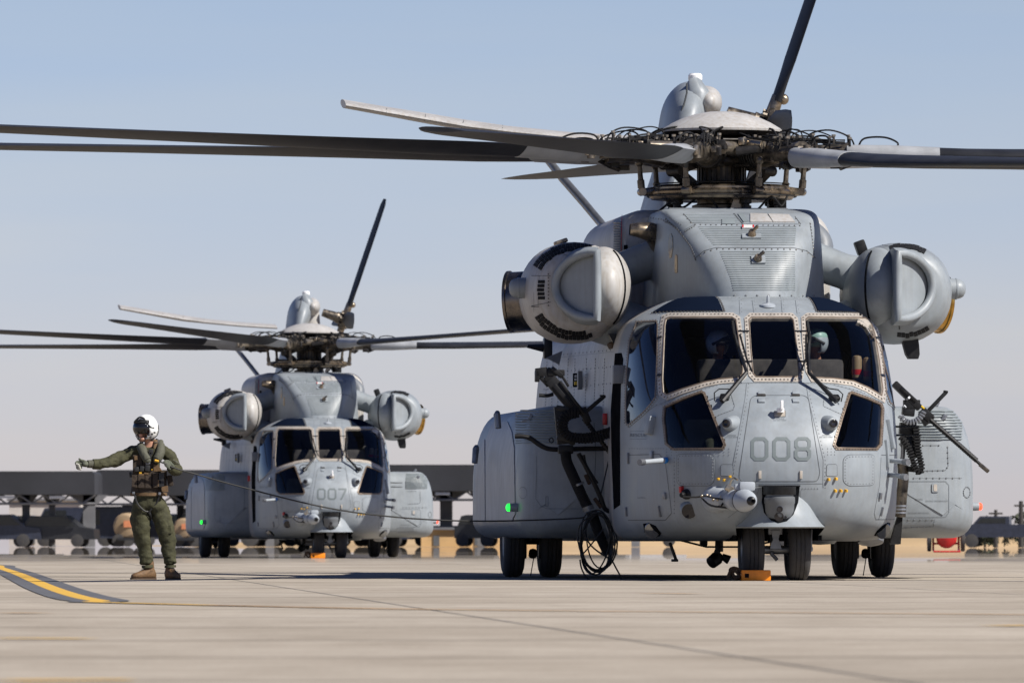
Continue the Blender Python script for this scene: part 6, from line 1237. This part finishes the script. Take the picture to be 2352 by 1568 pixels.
# ================================================================ PEOPLE
def skin_mesh(name, joints, edges, m, parent, root=0, sub=2, mats=None, noise_amt=0, nscale=9):
    me = bpy.data.meshes.new(name); me.from_pydata([tuple(j[:3]) for j in joints], edges, []); o = bpy.data.objects.new(name + '_t', me); COL.objects.link(o)
    sk = o.modifiers.new('s', 'SKIN'); sk.use_smooth_shade = True; sk.branch_smoothing = .6
    for i, j in enumerate(joints):
        v = me.skin_vertices[0].data[i]; r = j[3]; v.radius = r if isinstance(r, (tuple, list)) else (r, r); v.use_root = (i == root)
    sb = o.modifiers.new('b', 'SUBSURF'); sb.levels = sub; sb.render_levels = sub
    bpy.context.view_layer.update(); me2 = bpy.data.meshes.new_from_object(o.evaluated_get(bpy.context.evaluated_depsgraph_get())); bpy.data.objects.remove(o); me2.name = name
    if noise_amt:
        ns = [v.normal.copy() for v in me2.vertices]
        for v, n in zip(me2.vertices, ns):
            q = v.co; f = noise.noise(Vector((q.x * nscale, q.y * nscale, q.z * nscale * 1.6))) + .6 * noise.noise(Vector((q.x * 22, q.y * 22, q.z * 34))) - .8 * abs(noise.noise(Vector((q.x * 12 + 5, q.y * 9, q.z * 26)))); v.co = q + n * noise_amt * f
    me2.materials.clear()
    for x in ([m] if not mats else mats): me2.materials.append(M[x])
    me2.shade_smooth(); r = bpy.data.objects.new(name, me2); COL.objects.link(r); r.parent = parent; return r
PD = 102.4
def hp(x, y, dy=0.0):
    (u, v), = ZH((x, y)); p = WORLD.at(u, v, PD + dy); return p
PX = hp(735, 1450).x
per = empty('person', (PX, PD, 0), 0, 'person in olive flight suit and white helmet standing with one arm stretched out, thumb up', 'person')
def J(x, y, dy, r): p = hp(x, y, dy); return (p.x - PX, p.y - PD, max(.02, p.z + .012), r)
js = [J(720, 790, 0, (.20, .15)), J(722, 700, 0, (.165, .13)), J(728, 600, 0, (.165, .13)), J(735, 480, 0, (.18, .13)), J(740, 395, 0.02, (.14, .11)), J(738, 320, 0.0, (.06, .06)), J(715, 262, -.02, (.07, .085)), J(700, 200, -.03, (.085, .09)),
      J(630, 382, .02, (.09, .095)), J(540, 422, .0, (.082, .08)), J(440, 470, -.05, (.080, .08)), J(350, 500, -.12, (.072, .07)), J(268, 503, -.17, (.052, .052)), J(215, 505, -.2, (.030, .03)),
      J(858, 392, .03, (.09, .095)), J(912, 455, .03, (.085, .085)), J(945, 545, .0, (.082, .08)), J(925, 552, -.12, (.07, .068)), J(895, 522, -.22, (.045, .045)),
      J(655, 865, 0, (.140, .14)), J(650, 970, 0, (.122, .13)), J(660, 1080, -.01, (.106, .11)), J(688, 1210, .02, (.084, .088)), J(708, 1348, .03, (.082, .086)),
      J(800, 865, 0, (.140, .14)), J(838, 970, 0, (.122, .13)), J(868, 1080, -.01, (.102, .11)), J(888, 1210, .02, (.084, .086)), J(901, 1348, .03, (.080, .084))]
ed = [(0, 1), (1, 2), (2, 3), (3, 4), (4, 5), (5, 6), (6, 7), (4, 8), (8, 9), (9, 10), (10, 11), (11, 12), (12, 13), (4, 14), (14, 15), (15, 16), (16, 17), (17, 18), (0, 19), (19, 20), (20, 21), (21, 22), (22, 23), (0, 24), (24, 25), (25, 26), (26, 27), (27, 28)]
bodyj = [(a, b, c, tuple(q * (.66 if i not in (5, 6, 7) else 1) for q in r)) for i, (a, b, c, r) in enumerate(js)]
body = skin_mesh('body', bodyj, ed, 'skin', per, sub=2)
suit_i = [i for i in range(len(js)) if i not in (6, 7, 13, 18)]; mp = {a: k for k, a in enumerate(suit_i)}
suitj = [js[i] if i != 5 else (js[5][0], js[5][1], js[5][2] - .045, (.075, .075)) for i in suit_i]
suit = skin_mesh('flight_suit', suitj, [(mp[a], mp[b]) for a, b in ed if a in mp and b in mp], 'flight_suit', per, sub=3, noise_amt=.016)
# face details under the helmet
hc = Vector(js[7][:3]); q = lambda x, y, d=0.0: Vector(J(x, y, d, 0)[:3])
mb = MB(); mb.ball(q(655, 255, -.10), (.022, .026, .032), 10, 8); mb.ball(q(668, 292, -.075), (.05, .05, .03), 12, 8); mb.ball(q(650, 280, -.10), (.024, .02, .009), 8, 6); mb.build('face', 'skin', per)
# helmet: shell, visor housing, visor, microphone, straps
hR = Matrix.Rotation(radians(-8), 3, 'Y')
HCn = q(698, 198, -.02)
def shell(name, r, m, lo=-.55, cut=None, seg=36, rings=26, off=Vector((0, 0, 0)), par=per):
    V = []; Fc = []; mb = MB()
    for i in range(rings + 1):
        ph = pi * i / rings
        for k in range(seg):
            t = 2 * pi * k / seg; V.append(Vector((r[0] * sin(ph) * cos(t), r[1] * sin(ph) * sin(t), r[2] * cos(ph))))
    for i in range(rings):
        for k in range(seg):
            f = (i * seg + k, (i + 1) * seg + k, (i + 1) * seg + (k + 1) % seg, i * seg + (k + 1) % seg); c = sum((V[j] for j in f), Vector()) / 4
            if cut and cut(c): continue
            Fc.append(f)
    mb.add([HCn + off + v for v in V], Fc); o = mb.build(name, m, par, ang=70); sl = o.modifiers.new('t', 'SOLIDIFY'); sl.thickness = .008; sl.offset = -1; return o
fd = Vector((-.72, -.69, 0)).normalized()         # the face looks to the picture's left and towards the camera
def hcut(c):
    f = Vector((c.x, c.y, 0)).dot(fd); return (c.z < -.015 and f > .055) or c.z < -.115
hel = shell('helmet', (.135, .142, .150), 'helmet_white', cut=hcut)
vis = shell('visor', (.142, .150, .120), 'visor_black', cut=lambda c: Vector((c.x, c.y, 0)).dot(fd) < .070 or c.z > .052 or c.z < -.062, off=fd * .006, par=hel)
shell('visor_housing', (.146, .152, .150), 'gear_black', cut=lambda c: Vector((c.x, c.y, 0)).dot(fd) < .055 or c.z > .078 or c.z < .045, off=fd * .004, par=hel)
shell('ear_cup', (.141, .148, .146), 'helmet_white', cut=lambda c: not (c.z < -.01 and c.z > -.12 and abs(Vector((c.x, c.y, 0)).dot(fd)) < .06), par=hel)
def hs(pts, r, m, name): mb = MB(); mb.tube([q(*p) for p in cr(pts, 5)], r, 7); mb.build(name, m, hel)
hs(((600, 150, -.10), (640, 112, -.11), (680, 120, -.13), (700, 160, -.14), (720, 190, -.15), (765, 200, -.12)), .010, 'gear_black', 'goggle_bracket'); hs(((640, 130, -.13), (690, 140, -.15), (720, 175, -.155), (745, 198, -.14)), .008, 'gear_black', 'goggle_strap')
hs(((797, 175, -.02), (800, 220, -.02), (785, 265, -.06), (740, 292, -.09)), .009, 'gear_black', 'edge_roll'); hs(((700, 210, -.13), (712, 250, -.12), (725, 290, -.09), (760, 300, -.06)), .009, 'gear_black', 'chin_strap'); hs(((690, 240, -.13), (690, 300, -.10), (660, 320, -.10), (645, 310, -.12)), .007, 'gear_black', 'chin_strap')
mb = MB(); mb.ball(q(640, 290, -.14), (.022, .02, .014), 10, 8); mb.tube([q(640, 290, -.14), q(620, 280, -.14), q(615, 262, -.12)], .005, 6); mb.build('microphone', 'gear_black', hel)
mb = MB(); 
for x, y in ((722, 255), (748, 248), (735, 278), (770, 238)): mb.ball(q(x, y, -.145), (.013, .008, .010), 8, 6)
mb.build('helmet_fittings', 'gear_black', hel)
hs(((780, 290, -.03), (805, 300, -.05), (800, 320, -.07), (770, 320, -.10)), .005, 'gear_black', 'radio_cord')
# vest, life preserver, pouches and belt
def slab_of(pts, dep, th, m, name, par=per, bev=.012):       # padded piece following an outline
    P_ = [q(x, y, dep) for x, y in pts]; mb = MB(); n = len(P_); c = sum(P_, Vector()) / n
    rings = [[c + (p - c) * 1.0 + Vector((0, th / 2, 0)) for p in P_], [c + (p - c) * 1.0 + Vector((0, -th * .1, 0)) for p in P_], [c + (p - c) * .93 + Vector((0, -th / 2, 0)) for p in P_]]; mb.loft(rings); return mb.build(name, m, par, ang=50)
vs_ = [[Vector((js[i][0] + w * cos(a) + dx, js[i][1] + d * sin(a), js[i][2] + dz)) for a in [2 * pi * k / 28 for k in range(28)]] for i, w, d, dx, dz in ((0, .200, .158, 0, .045), (1, .195, .158, 0, 0), (2, .190, .158, 0, 0), (2, .190, .158, .002, .06))]
mb = MB(); mb.loft(vs_, cap=(False, False)); vest = mb.build('survival_vest', 'vest_brown', per, ang=60)
vs2 = [[Vector((js[i][0] + w * cos(a), js[i][1] + d * sin(a), js[i][2] + dz)) for a in [2 * pi * k / 28 for k in range(28)]] for i, w, d, dz in ((0, .206, .160, .03), (0, .204, .160, .065))]
mb = MB(); mb.loft(vs2, cap=(False, False)); mb.build('vest_hem', 'vest_tan', vest, ang=60)
for pts, m in ((((632, 590), (688, 590), (688, 705), (632, 700)), 'vest_brown'), (((692, 590), (745, 592), (745, 705), (692, 705)), 'vest_brown'), (((752, 572), (800, 572), (800, 700), (755, 700)), 'vest_brown'), (((804, 572), (850, 572), (850, 690), (806, 698)), 'gear_black'), (((790, 635), (822, 635), (825, 690), (788, 690)), 'vest_tan'), (((580, 590), (628, 590), (628, 700), (578, 690)), 'vest_brown'), (((830, 690), (880, 680), (885, 735), (830, 730)), 'vest_tan')): slab_of(pts, -.155, .05, m, 'pouch', vest)
slab_of(((588, 425), (655, 420), (668, 480), (672, 575), (588, 575)), -.115, .05, 'vest_brown', 'chest_panel', vest); slab_of(((672, 470), (770, 470), (775, 575), (665, 575)), -.115, .05, 'vest_brown', 'chest_panel', vest); slab_of(((705, 370), (775, 370), (765, 470), (712, 470)), -.12, .03, 'flight_suit', 'suit_placket', vest); slab_of(((600, 432), (625, 430), (628, 465), (602, 470)), -.15, .02, 'vest_tan', 'shoulder_patch', vest)
slab_of(((760, 500), (800, 505), (835, 560), (760, 565)), -.14, .03, 'vest_tan', 'chest_flap', vest)
for c, s_, m in (((622, 545), (.05, .05, .055), 'gear_black'), ((665, 540), (.05, .05, .06), 'gear_black'), ((712, 535), (.055, .05, .07), 'gear_black'), ((740, 400), (.05, .03, .06), 'gear_black'), ((735, 430), (.03, .03, .08), 'gear_black'), ((715, 495), (.05, .03, .02), 'strut_metal'), ((652, 573), (.03, .03, .022), 'yellow_plastic'), ((660, 590), (.06, .03, .02), 'vest_tan'), ((700, 580), (.05, .03, .02), 'vest_tan'), ((748, 547), (.012, .02, .012), 'yellow_plastic'), ((812, 748), (.028, .02, .03), 'strut_metal'), ((594, 742), (.028, .02, .028), 'strut_metal'), ((790, 470), (.04, .03, .05), 'gear_black'), ((570, 590), (.03, .1, .06), 'gear_black'), ((900, 640), (.06, .12, .12), 'vest_brown')):
    mb = MB(); mb.box(q(c[0], c[1], -.165 if c[0] < 850 and c[0] > 580 else 0), s_, Matrix.Rotation(random.uniform(-.2, .2), 3, 'Y'), bev=min(s_) * .25); mb.build('vest_fitting', m, vest)
for pts, r0 in ((((658, 338, .02), (655, 355, -.05), (668, 385, -.11), (690, 430, -.145), (712, 470, -.16)), (.03, .05, .052, .050, .040)), (((822, 315, .02), (822, 345, -.06), (822, 385, -.12), (808, 430, -.15), (790, 462, -.16)), (.03, .045, .052, .052, .045))):
    mb = MB(); P_ = cr([tuple(q(*p)) for p in pts], 5); n = len(P_); rr = [r0[min(4, int(i / (n - 1) * 4))] for i in range(n)]; mb.tube(P_, rr, 14); mb.ball(P_[-1], rr[-1], 12, 8); mb.build('life_preserver', 'preserver_grey', vest)
for pts in (((600, 745, -.13), (625, 830, -.13), (680, 890, -.13), (715, 900, -.11)), ((812, 760, -.14), (790, 820, -.13), (755, 860, -.12), (720, 910, -.11)), ((725, 905, -.11), (735, 930, -.10), (745, 960, -.06))):
    mb = MB(); mb.tube([q(*p) for p in cr(pts, 4)], .010, 6, sx=.6); mb.build('harness_strap', 'gear_black', vest)
slab_of(((718, 780), (762, 775), (765, 835), (722, 835)), -.125, .014, 'flight_suit', 'thigh_pocket', suit); slab_of(((845, 1020), (905, 1010), (915, 1080), (855, 1090)), -.09, .016, 'flight_suit', 'thigh_pocket', suit)
mb = MB(); mb.tube([q(775, 300, -.03), q(790, 330, -.07), q(770, 370, -.10)], [.03, .03, .015], 8, sx=.4); mb.build('collar', 'vest_tan', suit)
# cuffs, gloves and hands
for pts, r in (((( 255, 502), (318, 502)), .057), (((710, 1345), (712, 1368)), .064), (((901, 1345), (902, 1366)), .062)):
    a = q(*pts[0], -.17 if pts[0][0] < 300 else .03); b = q(*pts[1], -.14 if pts[0][0] < 300 else .03); mb = MB(); mb.tube([a, b], [r, r * 1.04], 16); mb.build('cuff', 'flight_suit', suit)
def hand(name, wrist, palm, knuck, fingers, thumb, m='glove_green', tip=None):
    J_ = [(*wrist, (.042, .036)), (*palm, (.060, .034)), (*knuck, (.052, .028))]; o = skin_mesh(name, J_, [(0, 1), (1, 2)], m, per, sub=2)
    for f in fingers + [thumb]:
        P_ = [Vector(p) for p in cr([tuple(p) for p in f], 4)]; n = len(P_); rr = [.0145 - .004 * i / (n - 1) for i in range(n)]
        mb = MB(); mb.tube(P_, rr, 10); mb.ball(P_[-1], rr[-1], 10, 8); mb.ball(P_[0], rr[0], 10, 8); mb.build('thumb' if f is thumb else 'finger', m, o)
        if tip and f is not thumb: mb = MB(); mb.tube([P_[-4], P_[-1]], [.0125, .0118], 10); mb.ball(P_[-1], .0118, 10, 8); mb.build('finger_tip', tip, o)
    return o
mb = MB(); mb.tube([q(210, 500, -.2), q(250, 500, -.175)], [.043, .045], 16); mb.build('glove_strap', 'preserver_grey', per)
hand('right_glove', q(220, 502, -.2), q(185, 503, -.215), q(155, 500, -.225), [[q(155, 478 + 17 * k, -.225 - .004 * k), q(124, 482 + 16 * k, -.24), q(112 + 6 * k, 497 + 14 * k, -.27), q(135 + 5 * k, 508 + 12 * k, -.29)] for k in range(4)], [q(200, 485, -.22), q(175, 474, -.235), q(155, 468, -.24), q(141, 458, -.24)], tip='glove_pale')
hand('left_glove', q(925, 545, -.17), q(898, 512, -.235), q(875, 492, -.25), [[q(878 + 10 * k, 482 + 7 * k, -.26), q(862 + 9 * k, 492 + 9 * k, -.285), q(862 + 9 * k, 512 + 8 * k, -.29), q(875 + 8 * k, 520 + 8 * k, -.27)] for k in range(4)], [q(905, 490, -.24), q(880, 475, -.26), q(858, 478, -.275), q(845, 488, -.28)])
mb = MB(); mb.tube([q(925, 470, -.06), q(950, 480, -.08), q(975, 497, -.08)], [.012, .02, .014], 8, sx=.5); mb.build('sleeve_strap', 'preserver_grey', suit)
mb = MB(); mb.tube([q(958, 548, -.02), q(940, 552, -.09), q(915, 542, -.18), q(905, 530, -.20)], [.068, .066, .054, .050], 16); mb.build('sleeve', 'flight_suit', suit)
# boots
def boot(x, y, ang, L_=.285):
    d = Vector((cos(ang), sin(ang), 0)); s2 = Vector((-d.y, d.x, 0)); mb = MB(); rings = []; O_ = Vector((x, y, .0)) - d * .085
    for t, w, h, zb in ((0, .030, .075, .018), (.015, .040, .115, .012), (.05, .045, .145, .010), (.10, .046, .142, .010), (.15, .048, .108, .010), (.20, .052, .086, .010), (.245, .048, .072, .012), (.275, .034, .058, .014), (L_, .015, .04, .018)):
        rings.append([O_ + d * t + s2 * (w * (abs(cos(a)) ** .8) * (1 if cos(a) > 0 else -1)) + Vector((0, 0, zb + (h - zb) * (.5 + .5 * (abs(sin(a)) ** .8) * (1 if sin(a) > 0 else -1)))) for a in [2 * pi * k / 18 for k in range(18)]])
    mb.loft(rings); mb.tube([(x - d.x * .02, y - d.y * .02, .09), (x - d.x * .02, y - d.y * .02, .17), (x, y, .26)], [.048, .045, .046], 18); b = mb.build('boot', 'boot_brown', per, ang=60)
    mb = MB(); n = 20; R0 = []
    for k in range(n):
        a = 2 * pi * k / n; c, s_ = cos(a), sin(a); R0.append(O_ + d * (L_ / 2 + (L_ / 2 + .012) * (abs(c) ** .7) * (1 if c > 0 else -1)) + s2 * ((.047 + .006 * c) * (abs(s_) ** .7) * (1 if s_ > 0 else -1)))
    mb.loft([[p + Vector((0, 0, z)) for p in R0] for z in (.0, .008, .02)]); mb.build('sole', 'rope_brown', b)
    mb = MB()
    for t in range(6): p = O_ + d * (.10 + .018 * t) + Vector((0, 0, .148 - .013 * t)); mb.tube([p + s2 * .024, p - s2 * .024], .0045, 5)
    mb.build('laces', 'gear_black', b)
a = q(716, 1400, 0); boot(a.x, .035, radians(205)); a = q(902, 1400, 0); boot(a.x, .03, radians(-62))
# the long cable from the hand to the helicopter
pts = [(ZH((790, 465))[0], 102.1), (ZH((850, 485))[0], 102.1), (ZH((905, 512))[0], 102.12), (ZH((1000, 545))[0], 102.15)] + [((u, v), 102.2 + .6 * (u - 415) / 900) for u, v in ((445, 1087), (500, 1103), (560, 1119), (640, 1140), (720, 1159), (800, 1174), (880, 1184), (960, 1191), (1040, 1195), (1120, 1196), (1220, 1194), (1320, 1190), (1345, 1186))]
mb = MB(); mb.tube(cr([tuple(WORLD.at(a, b, d)) for (a, b), d in pts], 5), .0085, 8); o = tag(mb.build('intercom_cable', 'cable_black'), 'long black cable sagging from the standing crewman hand to the near helicopter door', 'cable')
mb = MB(); a = WORLD.at(*ZH((772, 461))[0], 102.08); b = WORLD.at(*ZH((805, 469))[0], 102.08); mb.tube([a, b], .0125, 8); mb.build('cable_plug', 'yellow_plastic', o)

# two pilots in the cockpit
def pilot(hx, hy, dep, label, look, gm):
    hpos = NEAR.at(*ZA((hx, hy))[0], dep); e = empty('person', NM @ Vector((hpos.x, hpos.y + .12, 1.45)), radians(4.6), label, 'person'); T = Vector((0, -.12, hpos.z - 1.45))
    js = [(0, .05, .05, (.16, .13)), (0, .03, .30, (.16, .12)), (0, .0, .62, (.17, .11)), (0, -.02, T.z - .22, (.10, .08)), (0, -.06, T.z - .14, (.055, .055)), (look * .01, -.11, T.z - .06, (.07, .08)), (0, T.y, T.z, (.08, .09)),
          (-.19, .0, .64, .065), (-.25, -.08, .38, .052), (-.16, -.36, .36, .042), (-.10, -.46, .42, .034), (.19, .0, .64, .065), (.25, -.08, .38, .052), (.16, -.36, .36, .042), (.10, -.46, .42, .034),
          (-.10, -.2, .04, .085), (-.12, -.50, .02, .07), (-.12, -.65, -.25, .055), (.10, -.2, .04, .085), (.12, -.50, .02, .07), (.12, -.65, -.25, .055)]
    skin_mesh('body', js, [(0, 1), (1, 2), (2, 3), (3, 4), (4, 5), (5, 6), (3, 7), (7, 8), (8, 9), (9, 10), (3, 11), (11, 12), (12, 13), (13, 14), (0, 15), (15, 16), (16, 17), (0, 18), (18, 19), (19, 20)], 'skin', e)
    j2 = [(a, b, c, tuple(x * 1.12 for x in r) if isinstance(r, tuple) else r * 1.14) for a, b, c, r in js]; keep = [0, 1, 2, 3, 7, 8, 9, 11, 12, 13, 15, 16, 17, 18, 19, 20]; mp_ = {k: i for i, k in enumerate(keep)}
    skin_mesh('flight_suit', [j2[k] for k in keep], [(mp_[a], mp_[b]) for a, b in [(0, 1), (1, 2), (2, 3), (3, 7), (7, 8), (8, 9), (3, 11), (11, 12), (12, 13), (0, 15), (15, 16), (16, 17), (0, 18), (18, 19), (19, 20)]], 'flight_suit', e, noise_amt=.006)
    f = Vector((look * .8, -.6, -.15)).normalized(); mb = MB(); V = []; Fc = []
    for i in range(21):
        for k in range(30):
            ph, t = pi * i / 20, 2 * pi * k / 30; V.append(Vector((.135 * sin(ph) * cos(t), .145 * sin(ph) * sin(t), .152 * cos(ph))))
    for i in range(20):
        for k in range(30):
            fc = (i * 30 + k, (i + 1) * 30 + k, (i + 1) * 30 + (k + 1) % 30, i * 30 + (k + 1) % 30); c = sum((V[j] for j in fc), Vector()) / 4
            if (c.z < .0 and c.dot(f) > .06) or c.z < -.125: continue
            Fc.append(fc)
    mb.add([v + T for v in V], Fc); h = mb.build('helmet', gm, e, ang=70); s_ = h.modifiers.new('t', 'SOLIDIFY'); s_.thickness = .008; s_.offset = -1
    mb = MB(); mb.ball(T + f * .05 + Vector((0, 0, .035)), (.118, .118, .055), 20, 12); mb.build('visor', 'visor_black', h); mb = MB(); mb.tube([T + Vector((look * .1, -.09, .06)), T + Vector((look * .02, -.147, .03)), T + Vector((-look * .08, -.12, -.02))], .016, 6); mb.build('goggle_strap', 'gear_black', h)
    if gm != 'helmet_white': mb = MB(); mb.ball(T + Vector((0, .0, .045)), (.128, .138, .112), 20, 12); mb.build('helmet_cover', 'helmet_green', h)
    return e
pilot(795, 455, 1.15, 'person in white helmet with dark visor seated behind the left-hand windscreen', 1, 'helmet_white')
pilot(1452, 450, 1.15, 'person in grey and green helmet seated behind the right-hand windscreen', -1, 'helmet_grey')
